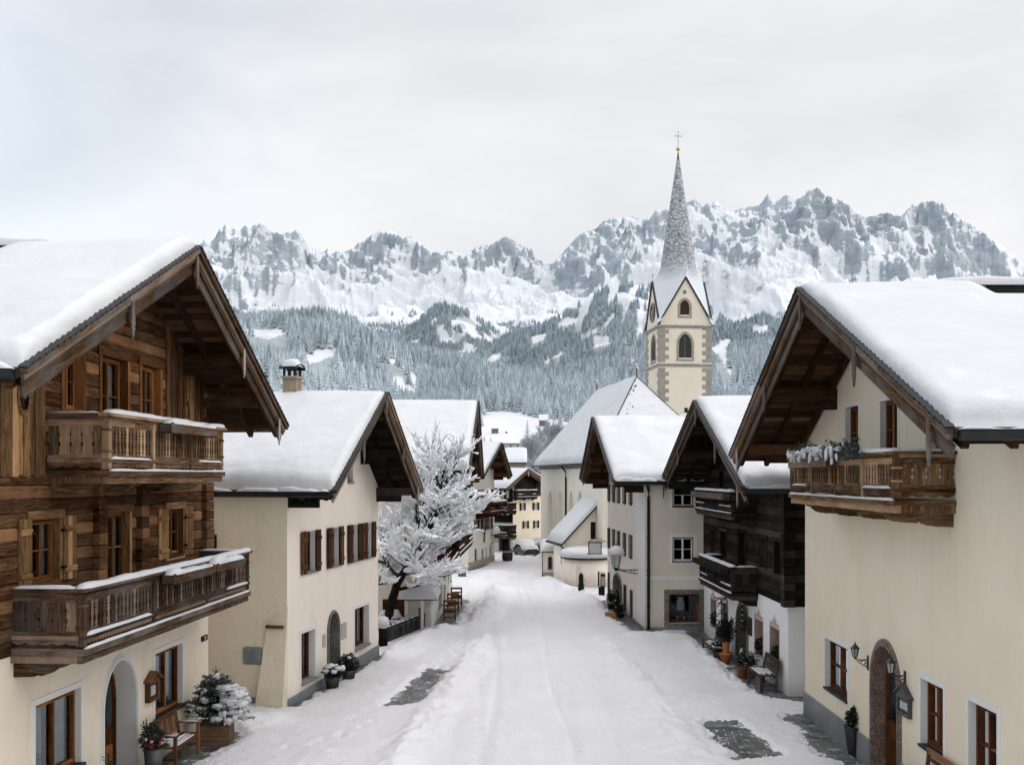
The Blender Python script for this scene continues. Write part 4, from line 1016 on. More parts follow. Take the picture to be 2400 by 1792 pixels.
def balcony(root, fr, u0, u1, out, zb, zf, zr_, mat='railing', nposts=3, brk=5, boxes=(), snow=True, detail=True, dz=.36, sp=.13, boxmat='verge', lowsnow=((0, .33), (.72, 1)), wide='railing', near_first=True, label=None):
    f = MB(); fbox(f, fr, u0-.03, u1+.03, zb+.02, zf, -out-.05, 0, back=True, grain='u')
    fbox(f, fr, u0, u1, zb-.1, zb+.02, -out, -out+.08, back=True, grain='u')
    for u in (u0, u1-.08): fbox(f, fr, u, u+.08, zb-.1, zb+.02, -out+.08, 0, back=True)
    B_ = f.build('balcony', M[mat], root)
    if label: B_['label'] = label
    r_ = MB(); z0 = zf+.03; top = zr_-.10
    fns = [(fr, u0, u1, -out, BAL, sp, 0)]
    retA = lambda a, z, d: fr(u0+d, z, -a); retB = lambda a, z, d: fr(u1-d, z, -a)
    fns += [(retA, .02, out-.05, 0, WIDE, .2, 1), (retB, .02, out-.05, 0, WIDE, .2, 1)]
    for fn, a, b_, d0, pf, sp_, wd in fns:
        Lr = b_-a
        # base rail, scalloped skirt, upper fascia
        fbox(r_, fn, a, b_, z0+.10, z0+.16, d0-.02, d0+.07, back=True); fbox(r_, fn, a, b_, z0+.16, z0+.22, d0, d0+.05, back=True)
        scallop(r_, fn(a, z0+.10, d0+.01), fn(b_, z0+.10, d0+.01), (0, 0, -1), .05, fn(0, 0, .02)-fn(0, 0, 0), .1 if not wd else .2, .035)
        fbox(r_, fn, a, b_, top-.10, top, d0, d0+.05, back=True); fbox(r_, fn, a, b_, top, top+.05, d0-.025, d0+.06, back=True)
        if detail:
            n = max(1, int(round(Lr/sp_)))
            for i in range(n): pboard(r_, fn, a+Lr*(i+.5)/n, Lr/n, z0+.2, top-.08, d0+.01, d0+.033, pf)
        else: fbox(r_, fn, a, b_, z0+.2, top-.08, d0+.01, d0+.03, back=True)
    ps = [u0+.05]+[u0+(u1-u0)*i/(nposts-1) for i in range(1, nposts-1)]+[u1-.05]
    for i, u in enumerate(ps):
        e = .055 if i in (0, len(ps)-1) else .045
        fbox(r_, fr, u-e, u+e, z0, top+.02, -out-.02, -out+.09, back=True, grain='z')
        if i in (0, len(ps)-1):
            for zz in (z0+.12, z0+.26, top-.18): fbox(r_, fr, u-e-.015, u+e+.015, zz, zz+.035, -out-.035, -out+.1, back=True)
    r_.build('railing', M[wide], B_)
    hr = MB(); fbox(hr, fr, u0-.06, u1+.06, top+.05, zr_, -out-.08, -out+.12, back=True); 
    for fn in (retA, retB): fbox(hr, fn, 0, out-.12, top+.05, zr_-.001, -.06, .12, back=True)
    hr.build('handrail', M[mat], B_)
    for i in range(brk):
        u = u0+.16+(u1-u0-.32)*i/max(1, brk-1); b_ = MB(); bracket(b_, fr, u, out, zb-.10 if 0 else zb+.015, .15, dz); b_.build('bracket', M[mat], B_)
    if snow:
        s_ = MB(); dd = (fr(0, 0, 1)-fr(0, 0, 0))
        s_.snow(fr(u0-.04, zr_, -out+.02), fr(u1+.05, zr_, -out+.02), .21, .07, side=dd)
        for u in (u0, u1): s_.snow(fr(u+(.03 if u == u0 else -.03), zr_, -out+.1), fr(u+(.03 if u == u0 else -.03), zr_, -.02), .17, .045, side=(fr(1, 0, 0)-fr(0, 0, 0)))
        for k0, k1 in lowsnow: s_.snow(fr(u0+(u1-u0)*k0+.08, z0+.16, -out-.0), fr(u0+(u1-u0)*k1-.08, z0+.16, -out-.0), .10, .04, side=dd)
        s_.snow(fr(u0, zf, -out-.025), fr(u1, zf, -out-.025), .07, .035, side=dd)
        s_.build('snow', M['snow'], B_)
    for (k0, k1, sn_) in boxes:
        a, b_ = u0+(u1-u0)*k0, u0+(u1-u0)*k1; bx = MB(); zt = zr_-.05
        for q in (a+.1, b_-.1): fbox(bx, fr, q-.02, q+.02, zt-.2, zt-.17, -out-.26, -out, back=True)
        fbox(bx, fr, a, b_, zt-.16, zt-.02, -out-.27, -out-.07, back=True)
        scallop(bx, fr(a-.02, zt, -out-.285), fr(b_+.02, zt, -out-.285), (0, 0, -1), .17, fr(0, 0, .012)-fr(0, 0, 0), .07, .02)
        bo = bx.build('flower_box', M[boxmat], B_)
        if sn_: s2 = MB(); s2.snow(fr(a, zt-.02, -out-.18), fr(b_, zt-.02, -out-.18), .24, .09, side=dd, amp=.5); s2.build('box_snow', M['snow'], bo)
    return B_
def body(h, wid, depth, zr, th, mat, holes=(), mats2=None, zsplit=None, near_mat=None, near_holes=(), logs=None, s0=0.0, rd=.18, sa=None, mr=None, amp=.03, cl=.21, near_rd=.15, nlog=True):
    """street wall, wall facing the eye, far wall and back; upper part in logs above zsplit if asked"""
    zt = lambda u: zr(u)-th-.01; br = [sa] if sa is not None else []
    m = MB(); mats = [M[mat], M[mr or mat]]
    if zsplit is None: wall(m, h.front, s0, wid, -.1, zt, holes, br, rd, mr=1)
    else: wall(m, h.front, s0, wid, -.1, zsplit, [q for q in holes if q['z0'] < zsplit-.1], br, rd, mr=1)
    m.build('wall', mats, h.root)
    if zsplit is not None:
        m = MB(); pf = logprof(zsplit, 12, cl, amp)
        wall(m, h.front, s0, wid, zsplit, zt, [q for q in holes if q['z0'] >= zsplit-.1], br, rd, prof=pf)
        zt2 = zr(s0)-th-.01
        if nlog: wall(m, h.near, 0, depth, zsplit, zt2, [q for q in near_holes if q['z0'] >= zsplit-.1], (), near_rd, prof=pf)
        m.build('timber_wall', M[logs], h.root)
    m = MB(); top = zsplit if zsplit is not None and nlog else zr(s0)-th-.01
    wall(m, lambda u, z, d: h.near(u, z, d+s0), 0, depth, -.1, top, [q for q in near_holes if q['z0'] < top], (), near_rd)
    far = lambda u, z, d: h.front(wid-d, z, u); back = lambda u, z, d: h.front(u, z, depth-d)
    m.build('side_wall', M[near_mat or mat], h.root)
    m = MB(); wall(m, far, 0, depth, -.1, zr(wid)-th-.01); wall(m, back, s0, wid, -.1, zt, (), br); m.build('rear_wall', M[near_mat or mat], h.root)
def rotz(fr_, ang=0): return fr_
# ================================================================= the chalet on the left
def roof_pts(h, o, tips, back=0):
    """tips: (px,py) of near eave, apex and far eave on the gable plane x=o"""
    return [h.SZ(px, py, o) for px, py in tips]
h1 = House('timber_chalet', 'L', 488, 1700, 1350, 'big weathered timber chalet over cream plaster with two carved balconies')
(n_, zn), (a_, za), (f_, zf) = roof_pts(h1, 1.3, [(41, 862), (455, 581), (665, 1000)])
# facade origin lies at its far corner: s grows away from the eye, so this house runs from negative s to 0
W1 = 0.0; S0 = n_+1.25
R1_, zr1 = roof(h1, 1.3, 7.5, n_, a_, f_, zn, za, zf, T=.30, fine=.75, wr=(S0, 0), pend=4, groove=-1.9, bw=.26, seed=3)
q = {}
q['w1'] = hole(h1, 82, 189, 1608, 1786, .13, ref=189)
q['d'] = hole(h1, 243, 319, 1547, 0, .42, ref=283, zb=.02, arch=None)
q['d']['arch'] = (q['d']['u1']-q['d']['u0'])*.62
q['w2'] = hole(h1, 363, 427, 1505, 1647, .13, ref=427)
q['w3'] = hole(h1, 69, 134, 1218, 1370, .10)
q['w4'] = hole(h1, 247, 299, 1198, 0, .12, ref=299, zb=3.16)
q['w5'] = hole(h1, 390, 425, 1190, 1298, .10, ref=425)
q['w6'] = hole(h1, 146, 189, 826, 961, .13, ref=171)
q['w7'] = hole(h1, 234, 294, 847, 0, .14, ref=294, zb=5.82)
q['w8'] = hole(h1, 328, 371, 865, 0, .12, ref=371, zb=5.95)
body(h1, W1, 7.4, zr1, .13, 'cream', list(q.values()), zsplit=3.02, near_mat='cream', logs='timber', s0=S0, sa=a_, mr='surround')
fr1 = h1.front
window(h1.root, fr1, q['w1'], rows=1, cols=2, curtain=True, sill='pot_dark', sw=.10, fw=.06, sillw=.09)
window(h1.root, fr1, q['w2'], rows=1, cols=2, curtain='full', sill='pot_dark', sw=.10, fw=.06, sillw=.09)
door(h1.root, fr1, q['d'], stone_='surround', sw=.12, proud=.012)
u0, u1 = q['w3']['u0'], q['w3']['u1']
window(h1.root, fr1, q['w3'], sur='shutter', sw=.09, casing=True, curtain=True, proud=.045, sill='timber', shutters=[(h1.S(36), h1.S(66), 'shutter'), (h1.S(140), h1.S(171), 'shutter')])
window(h1.root, fr1, q['w4'], sur='shutter', sw=.09, casing=True, curtain=True, rows=3, proud=.045, sill=None)
window(h1.root, fr1, q['w5'], sur='shutter', sw=.09, casing=True, curtain=True, proud=.045, sill='timber', shutters=[(h1.S(366), h1.S(389), 'shutter'), (h1.S(428), h1.S(446), 'shutter')])
for k in ('w6', 'w7', 'w8'): window(h1.root, fr1, q[k], sur='frame', sw=.10, casing=True, curtain=True, rows=2 if k == 'w6' else 3, proud=.05, sill=None if k != 'w6' else 'timber')
# stacked log ends of the cross walls and the corner
for pa, pb, z0, z1 in ((214, 234, 3.02, 5.5), (316, 333, 3.02, 5.5), (470, 487, 3.02, 6.6)):
    m = MB(); a, b_ = h1.S(pa), h1.S(pb); z = z0
    while z < z1-.05:
        fbox(m, fr1, a, b_, z+.008, z+.2, -.13-.03*random.random(), 0); z += .21
    m.build('log_ends', M['timber'], h1.root)
# vertical boarding beside the gable windows, scalloped foot, oval peep hole
def boarding(h, pa, pb, zb, mat='timber', oval=None):
    m = MB(); a, b_ = h.S(pa, .05), h.S(pb, .05); n = max(2, int((b_-a)/.15)); w_ = (b_-a)/n
    for i in range(n):
        u = a+w_*i; zt = zr1(u+w_/2)-.2; d = -.07-.018*(i % 2)
        z0 = zb-.03*(i % 2)
        if oval and abs(u+w_/2-oval[0]) < w_*.7:
            fbox(m, h.front, u, u+w_*.98, z0, oval[1]-.2, d, 0, grain='z'); fbox(m, h.front, u, u+w_*.98, oval[1]+.2, zt, d, 0, grain='z')
        else: fbox(m, h.front, u+.002, u+w_-.002, z0, zt, d, 0, grain='z')
    if oval:
        A = [(oval[0]+math.cos(t)*.13, oval[1]+math.sin(t)*.22) for t in [2*PI*i/20 for i in range(21)]]
        for p, r_ in zip(A, A[1:]):
            m.quad([h.front(p[0], p[1], -.1), h.front(r_[0], r_[1], -.1), h.front(oval[0]+(r_[0]-oval[0])*1.5, oval[1]+(r_[1]-oval[1])*1.35, -.1), h.front(oval[0]+(p[0]-oval[0])*1.5, oval[1]+(p[1]-oval[1])*1.35, -.1)], None, .3)
        m.quad([h.front(p[0], p[1], -.03) for p in A[:-1]], None, 0, 1)
    m.build('boarding', [M[mat], M['interior']], h.root)
e1 = h1.SZ(427, 968); boarding(h1, 390, 474, 5.8, oval=e1)
m_ = M['timber']; e0 = h1.SZ(43, 928); boarding(h1, -150, 103, h1.SZ(60, 1112)[1], mat='shutter', oval=e0)
b1 = balcony(h1.root, fr1, h1.S(252, 1.0), h1.S(521, 1.0), 1.0, 5.66, 5.77, 6.68, nposts=4, brk=4, boxes=[(.36, .80, True)], dz=.30, wide='railing', label='upper balcony under the gable, golden carved balusters')
b2 = balcony(h1.root, fr1, h1.S(193, 1.1), h1.S(582, 1.1), 1.1, 3.02, 3.14, 4.03, nposts=4, brk=7, boxes=[(.36, .62, True), (.64, .86, True)], wide='rail_old', mat='rail_old', dz=.34, lowsnow=((0, .33), (.8, 1)), label='lower balcony, grey weathered balusters')
def plate(h, pa, pb, y0, y1, name, mat, th=.02, frame=None, fr=None):
    a, z1 = h.SZ(pa, y0); b_, z0 = h.SZ(pb, y1) if False else (h.S(pb), h.SZ(pa, y1)[1])
    m = MB(); fbox(m, h.front, a, b_, z0, z1, -th, .0); o = m.build(name, [M[mat]], h.root)
    return o, min(a, b_), max(a, b_), z0, z1
o_, a, b_, z0, z1 = plate(h1, 471, 484, 1491, 1503, 'number_plate', 'iron', .03)
def text(body_, root, loc, size, rot, mat, name='lettering', ext=.004):
    c = bpy.data.curves.new(name, 'FONT'); c.body = body_; c.size = size; c.extrude = ext; c.align_x = 'CENTER'; c.align_y = 'CENTER'; c.resolution_u = 2
    t = bpy.data.objects.new(name+'_tmp', c); dg = bpy.context.evaluated_depsgraph_get()
    col.objects.link(t); dg.update(); me = bpy.data.meshes.new_from_object(t.evaluated_get(dg)); bpy.data.objects.remove(t); me.name = name
    me.materials.clear(); me.materials.append(M[mat]); o = bpy.data.objects.new(name, me); col.objects.link(o); o.parent = root; o.location = loc; o.rotation_euler = rot
    return o
def face_text(h, s, fr, u, z, d, size, mat, root=None):
    """lettering lying on the street facade"""
    return text(s, root or h.root, fr(u, z, d), size, (PI/2, 0, PI/2), mat)
face_text(h1, '18', fr1, (a+b_)/2, (z0+z1)/2, -.032, .10, 'white_paint', o_)
def roofed_board(h, s, z, w_=.5, hh=.7, mat='bench', name='notice_board', label='', d=.1):
    """little roofed showcase hung on a facade"""
    e = empty(name, h.W(.0, s, z), h.root.rotation_euler[2], label, 'notice board')
    m = MB(); X = lambda x, y, zz: (x, y, zz)
    m.box(0.005, d*.5, -w_/2, w_/2, 0, hh, grain='z'); 
    for y0, y1, z0_, z1_ in ((-w_/2, -w_/2+.06, 0, hh), (w_/2-.06, w_/2, 0, hh), (-w_/2+.06, w_/2-.06, 0, .06), (-w_/2+.06, w_/2-.06, hh-.07, hh)):
        m.box(d*.5, d, y0, y1, z0_, z1_)
    m.prism([(.005, -w_/2, hh), (.005, w_/2, hh), (.005, 0, hh+w_*.32)], (d, 0, 0))
    m.build('case', M[mat], e)
    r_ = MB()
    for sg in (-1, 1): r_.beam((.01+d*.65, 0, hh+w_*.34), (.01+d*.65, sg*(w_/2+.07), hh-.01), d*1.5, .03, (0, 0, 1))
    r_.build('little_roof', M[mat], e)
    p = MB(); p.quad([(d*.5+.004, -w_/2+.1, .1), (d*.5+.004, w_/2-.1, .1), (d*.5+.004, w_/2-.1, hh-.12), (d*.5+.004, -w_/2+.1, hh-.12)]); 
    for k in range(5): p.box(d*.5+.004, d*.5+.006, -w_*.22, w_*(.22-.1*(k % 2)), hh*.3+k*hh*.1, hh*.3+k*hh*.1+.012, m=1)
    p.build('paper', [M['paper'], M['pot_grey']], e); return e
s_, z_ = h1.SZ(337, 1648); s2 = h1.S(365)
roofed_board(h1, (s_+s2)/2, z_, abs(s2-s_)*.85, h1.SZ(337, 1598)[1]-z_, label='brown roofed menu box between arched door and window on the left')
# near-side ledge and lead of the little roof at the picture edge
# ================================================================= second house on the left
h2 = House('plaster_house', 'L', 673, 1657, 1640, 'cream plaster house with brown shutters, chimney and bulging side buttress')
O2 = 1.25
(n_, zn), (a_, za), (f_, zf) = roof_pts(h2, O2, [(776, 1150), (901, 921), (978, 1150)])
W2 = h2.S(886)
f_ = max(f_, W2+.35)
R2_, zr2 = roof(h2, O2, 8.2, n_, a_, f_, zn, za, zf, T=.29, fine=.9, wr=(0, W2), pend=4, groove=-4.6, seed=9, gutter='near', soffit='blackv', bw=.2, th=.12)
hs = []
for pa, pb, yt, yb, na, fb in ((716, 736, 1248, 1340, 703, 748), (777, 791.6, 1236, 1323, 764, 802), (824, 836, 1229, 1311, 812.6, 846), (858, 868.6, 1223, 1301, 848, 877.4)):
    zt_ = h2.SZ(736, 1243)[1]; zb_ = h2.SZ(736, 1337)[1]
    k = dict(u0=h2.S(pa), u1=h2.S(pb), z0=zb_, z1=zt_, rd=.14, na=na, fb=fb); hs.append(k)
att = dict(u0=h2.S(814), u1=h2.S(827), z0=h2.SZ(820, 1130)[1], z1=h2.SZ(820, 1092)[1], rd=.15)
g1 = hole(h2, 705.5, 738, 1485, 1602, .2); g2 = hole(h2, 831, 864.4, 1427, 1523, .2); dd = hole(h2, 769, 792, 1436, 0, .35, ref=782, zb=.12); dd['arch'] = (dd['u1']-dd['u0'])*.6
sm_u = sorted([h2.NU(484, 1250)[0], h2.NU(508, 1250)[0]]); sz = h2.NU(500, 1252)[1], h2.NU(500, 1286)[1]
body(h2, W2, 8.0, zr2, .12, 'cream_light', hs+[att, g1, g2, dd], near_mat='cream_side', sa=a_, mr='surround')
for k in hs: window(h2.root, h2.front, k, frame='shutter_brown', inner='shutter_brown', sur='surround', sw=.05, rows=3, cols=2, glass='dark_glass', sill='greystone', shutters=[(h2.S(k['na']), k['u0']-.01, 'shutter_brown'), (k['u1']+.01, h2.S(k['fb']), 'shutter_brown')])
window(h2.root, h2.front, att, frame='shutter_brown', inner='shutter_brown', sur='surround', sw=.05, rows=1, cols=1, glass='dark_glass')
for k in (g1, g2): window(h2.root, h2.front, k, frame='red_frame', inner='red_frame', rows=1, cols=2, curtain='full', sw=.09, sill='greystone', sillw=.08)
door(h2.root, h2.front, dd, mat='red_frame', stone_='granite', sw=.09, glass=False)
m = MB(); zc, zd = h2.SZ(673, 1639)[1], h2.SZ(888, 1509)[1]
for a, b_ in ((-.03, dd['u0']-.1), (dd['u1']+.1, W2+.04)):
    za_, zb_ = zc+(zd-zc)*a/W2, zc+(zd-zc)*b_/W2
    m.prism([h2.front(a, -.1, -.03), h2.front(b_, -.1, -.03), h2.front(b_, zb_, -.03), h2.front(a, za_, -.03)], h2.front(0, 0, .03)-h2.front(0, 0, 0))
m.prism([h2.near(-.03, -.1, -.03), h2.near(8, -.1, -.03), h2.near(8, .42, -.03), h2.near(-.03, zc, -.03)], h2.near(0, 0, .03)-h2.near(0, 0, 0))
m.build('plinth', M['plinth'], h2.root)
# leaning buttress on the corner, meter box, rusty lintel, small brown shutter
u1_, zt_ = h2.NU(628, 1466); u2_ = h2.NU(609, 1640)[0]
m = MB(); A = [h2.near(-.02, -.1, -.34), h2.near(u2_, -.1, -.34), h2.near(u1_, zt_, -.05), h2.near(-.02, zt_+.5, -.012)]; Bk = [h2.near(-.02, -.1, .0), h2.near(u2_+.03, -.1, 0), h2.near(u1_+.02, zt_, 0), h2.near(-.02, zt_+.5, 0)]
for p in ([0, 1, 2, 3],): m.quad([A[i] for i in p])
for i in range(4): j = (i+1) % 4; m.quad([A[i], A[j], Bk[j], Bk[i]])
m.build('buttress', M['cream_side'], h2.root)
m = MB(); a, zz = h2.NU(627, 1463); b_, z2 = h2.NU(668, 1471); fbox(m, h2.near, a, b_, z2, zz, -.13, 0); m.build('lintel', M['rust'], h2.root)
m = MB(); a, zz = h2.NU(571, 1517); b_, z2 = h2.NU(615, 1554); fbox(m, h2.near, a, b_, z2, zz, -.04, 0); fbox(m, h2.near, a-.03, b_+.03, z2-.03, zz+.03, -.02, 0, t=0); m.tube([h2.near((a+b_)/2, (z2+zz)/2+.03, -.05), h2.near((a+b_)/2, (z2+zz)/2+.03, -.03)], .025, 8)
m.build('meter_box', M['meter'], h2.root)
m = MB(); a, zz = h2.NU(484, 1252); b_, z2 = h2.NU(508, 1286); fbox(m, h2.near, a, b_, z2, zz, -.05, 0, grain='z'); m.build('side_shutter', M['shutter_brown'], h2.root)
plate(h2, 755.5, 762, 1487, 1517, 'plaque', 'plaque', .02); plate(h2, 799, 811, 1461, 1499, 'plaque', 'plaque', .02)
# chimney: square stack, little barrel cover on posts, snow cap
def chimney(R, p, w_=.55, hh=.8, rz=0, name='chimney', mat='chimney'):
    m = MB(); m.box(-w_/2, w_/2, -w_/2, w_/2, -1.2, hh); m.box(-w_/2-.05, w_/2+.05, -w_/2-.05, w_/2+.05, hh, hh+.07)
    o = m.build(name, M[mat], R); o.location = p
    m = MB()
    for x in (-1, 0, 1):
        for y in (-1, 1): m.box(x*w_*.42-.03, x*w_*.42+.03, y*w_*.42-.03, y*w_*.42+.03, hh+.07, hh+.3)
    n = 10; prs = []
    for i in range(n+1):
        a = PI*i/n; prs.append((math.cos(a)*(w_/2+.08), hh+.26+math.sin(a)*.16))
    pts = []
    for x in (-w_/2-.09, w_/2+.09):
        for yy, zz in prs: pts.append((x, yy, zz))
    m.grid(pts, 2, n+1, sm=False); m.build('chimney_cover', M['iron'], o)
    s_ = MB(); s_.snow((-w_/2-.08, 0, hh+.34), (w_/2+.08, 0, hh+.34), w_+.18, .22, side=(0, 1, 0), amp=.1, ew=.12); s_.build('chimney_snow', M['snow'], o); return o
# find where the ridge line passes pixel 687
x = -1.0
for _ in range(400):
    wp = h2.W(x, a_, 0); 
    if CX+wp.x/wp.y*F < 687: break
    x -= .02
chimney(R2_, h2.L(x, a_-.05, za+.10), .40, .34)
# ================================================================= third house on the left (behind the bare tree)
h3 = House('balcony_inn', 'L', 1016, 1465, 1265, 'tall house behind the snowy tree, timber balconies over cream ground floor')
(n_, zn), (a_, za), (f_, zf) = roof_pts(h3, 1.3, [(1098, 1101), (1117, 942), (1128, 1110)])
W3 = f_-.8
R3_, zr3 = roof(h3, 1.3, 7.5, min(n_, -.25), a_, f_, zn, za, zf, T=.27, fine=1.3, wr=(0, W3), pend=0, groove=-3.4, seed=21, gutter='near', th=.12, bw=.2)
def hz(h, pa, pb, z0, z1, rd=.12, **k): return dict(u0=h.S(pa), u1=h.S(pb), z0=z0, z1=z1, rd=rd, **k)
k3 = [hole(h3, 1028, 1035, 1360, 1425, .15), hz(h3, 1040.5, 1044, .1, 2.0, .15), hz(h3, 1050, 1052, .9, 1.9, .1), hz(h3, 1055.5, 1057, .9, 1.9, .1)]
up3 = [hz(h3, a, b_, 3.1, 4.2, .1) for a, b_ in ((1027, 1031), (1036, 1039), (1044, 1047), (1051, 1053.5))]+[hz(h3, a, b_, 5.3, 6.3, .1) for a, b_ in ((1036, 1039), (1044, 1047))]
body(h3, W3, 7.2, zr3, .12, 'offwhite', k3+up3, near_mat='cream_light', sa=a_, zsplit=2.6, logs='brownbal', amp=.01, cl=.3, nlog=False)
for k in k3[:1]+k3[2:]: window(h3.root, h3.front, k, frame='greystone', inner='greystone', sur='surround', sw=.05, glass='dark_glass', rows=1)
door(h3.root, h3.front, k3[1], mat='red_frame', glass=False)
for k in up3: window(h3.root, h3.front, k, frame='brownbal', inner='brownbal', sur=None, sill=None, glass='dark_glass')
balcony(h3.root, h3.front, .1, W3-.2, .95, 2.62, 2.72, 3.5, mat='brownbal', wide='brownbal', boxes=(), nposts=4, brk=4, sp=.2)
balcony(h3.root, h3.front, .1, W3-.2, .95, 4.72, 4.82, 5.5, mat='brownbal', wide='brownbal', boxes=(), nposts=4, brk=4, sp=.2, snow=True)
m = MB(); m.tube([h3.near(.35, 5.2, -.08), h3.near(.35, .1, -.08)], .05, 8); m.build('downpipe', M['gutter'], h3.root)
# plinth of the inn
# ================================================================= fourth house on the left, rows of shuttered windows
h4 = House('shuttered_house', 'L', 1097, 1336, 1786, 'white house with three rows of narrow brown shutters and a red-brown balcony')
(n_, zn), (a_, za), (f_, zf) = roof_pts(h4, 1.0, [(1140.5, 1112), (1173, 1038), (1196.8, 1115)])
W4 = h4.S(1158.6)
R4_, zr4 = roof(h4, 1.0, 7, min(n_, -.15), a_, f_, zn, za, zf, T=.3, fine=1.6, wr=(0, W4), pend=0, seed=31, gutter='near', th=.1, bw=.16)
zrow = [h4.SZ(1140, y)[1] for y in (1147, 1171, 1214, 1240)]
k4 = []
for a, b_ in ((1111, 1116), (1120.5, 1126.5), (1130, 1135.5), (1139.5, 1144.5), (1149, 1153.5)):
    k4 += [hz(h4, a+1.3, b_-1.3, zrow[1], zrow[0], .0), hz(h4, a+1.3, b_-1.3, zrow[3], zrow[2], .0)]
g4 = [hole(h4, 1112, 1118.5, 1286, 1330, .12), hole(h4, 1128.8, 1134.2, 1287, 1331, .15), hole(h4, 1138, 1141, 1283, 1314, .1), hole(h4, 1147.5, 1152, 1275, 1310, .1)]
g4[3]['arch'] = .25
body(h4, W4, 6.8, zr4, .1, 'offwhite', k4+g4, near_mat='offwhite', sa=a_)
for k in k4:
    w_ = (k['u1']-k['u0'])*.75
    window(h4.root, h4.front, k, frame='red_frame', inner='white_paint', sur=None, sill=None, glass='dark_glass', rows=1, cols=1, fw=.03, shutters=[(k['u0']-w_, k['u0'], 'shutter_brown'), (k['u1'], k['u1']+w_, 'shutter_brown')])
window(h4.root, h4.front, g4[0], frame='iron', inner='iron', sur='surround', sw=.04, sill=None, glass='dark_glass'); door(h4.root, h4.front, g4[1], mat='blackv', glass=False)
for k in g4[2:]: window(h4.root, h4.front, k, frame='greystone', inner='greystone', sur='surround', sw=.04, sill=None, glass='dark_glass', cols=1)
balcony(h4.root, h4.front, h4.S(1149, .95), h4.S(1181, .95), .95, zr4(0)-2.45+.0 if False else h4.SZ(1149, 1203, .95)[1], h4.SZ(1149, 1198, .95)[1], h4.SZ(1149, 1173, .95)[1], mat='brownbal', wide='brownbal', brk=3, boxes=[(.0, .95, True)], sp=.14, boxmat='brownbal')
m = MB(); fbox(m, h4.front, 0, W4, -.05, .45, -.02, 0); m.build('plinth', M['plinth_cream'], h4.root)
s_, z_ = h4.SZ(1134.5, 1268); m = MB(); fbox(m, h4.front, s_-.3, s_+.3, z_-.1, z_+.75, -.015, 0); m.build('mural', M['plaque'], h4.root)
m = MB(); m.prism([h4.front(s_-.16, z_, -.03), h4.front(s_+.16, z_, -.03), h4.front(s_, z_+.42, -.03)], h4.front(0, 0, .01)-h4.front(0, 0, 0)); m.blob(h4.front(s_, z_+.5, -.03), .06, .09, .09, 8, 5, 0); m.build('mural_figure', M['iron'], h4.root)
# ================================================================= fifth house closing the street
h5 = House('yellow_gable_house', 'L', 1202, 1295, CX+F*.85, 'pale yellow house closing the street, dark timber gable and green shutters')
W5 = h5.S(1277)
(n_, zn), (a_, za), (f_, zf) = roof_pts(h5, .6, [(1188, 1143), (1237, 1099), (1286, 1139)])
R5_, zr5 = roof(h5, .6, 6.5, n_, a_, max(f_, W5+.3), zn, za, zf, T=.26, fine=1.8, wr=(0, W5), pend=1, seed=41, gutter='near', th=.1, bw=.14, struts=False)
k5 = [hole(h5, a, b_, c, d_, .1) for a, b_, c, d_ in ((1251.5, 1259, 1178, 1194), (1228, 1235, 1221, 1237), (1252.5, 1259, 1220, 1236.5), (1221, 1227.5, 1178.5, 1195), (1235, 1240.5, 1266, 1284), (1246, 1254.7, 1266, 1279))]
d5 = hole(h5, 1213, 1224.5, 1267, 0, .15, zb=.1)
n5 = [dict(u0=a, u1=b_, z0=.1, z1=z1, rd=.25, arch=ar) for a, b_, z1, ar in ((.35, 1.25, 1.95, .4), (2.1, 2.8, 1.7, .3))]
nn5 = [dict(u0=a, u1=a+.3, z0=z0, z1=z0+.75, rd=.08) for z0 in (2.75, 4.0) for a in (.35, .85, 1.35, 1.9)]
body(h5, W5, 6.3, zr5, .1, 'far_yellow', k5+[d5], near_mat='offwhite', sa=a_, near_holes=n5)
m = MB(); wall(m, lambda u, z, d: h5.near(u, z, d-.03), -.02, 5, 2.2, zr5(0)-.1, nn5, (), .08); m.build('timber_cladding', M['blackv'], h5.root)
for k in nn5: window(h5.root, lambda u, z, d: h5.near(u, z, d-.03), k, frame='blackv', inner='greystone', sur=None, sill=None, glass='dark_glass', cols=1)
for k in n5: door(h5.root, h5.near, k, mat='blackv', stone_='granite', sw=.1, glass=False)
for k in k5[:4]: w_ = (k['u1']-k['u0'])*.5; window(h5.root, h5.front, k, frame='white_paint', inner='white_paint', sur=None, sill=None, glass='dark_glass', cols=2, rows=1, fw=.03, shutters=[(k['u0']-w_, k['u0'], 'blackv'), (k['u1'], k['u1']+w_, 'blackv')])
for k in k5[4:]: window(h5.root, h5.front, k, frame='greystone', inner='greystone', sur=None, sill=None, glass='dark_glass', cols=1)
door(h5.root, h5.front, d5, mat='bench_grey', glass=False)
m = MB(); zb = h5.SZ(1240, 1162)[1]
for i in range(18):
    u = .1+(W5-.2)*i/18; fbox(m, h5.front, u, u+(W5-.2)/18-.01, zb, zr5(u)-.12, -.05, 0, grain='z')
m.build('gable_cladding', M['black'], h5.root)
balcony(h5.root, h5.front, h5.S(1211, .35), h5.S(1259, .35), .35, h5.SZ(1235, 1166)[1], h5.SZ(1235, 1163)[1], h5.SZ(1235, 1148)[1], mat='black', wide='black', brk=3, sp=.16, dz=.2)
for y0, y1, y2, p0, p1 in ((1257, 1252, 1229, 1168, 1219), (1199, 1195, 1177, 1180, 1221)):
    fr = h5.near; u0 = -.35; u1 = 2.2
    balcony(h5.root, fr, u0, u1, .95, h5.NU(1200, y0)[1], h5.NU(1200, y1)[1], h5.NU(1200, y2)[1], mat='black', wide='blackv', brk=3, sp=.16, dz=.2, lowsnow=((0, 1),))
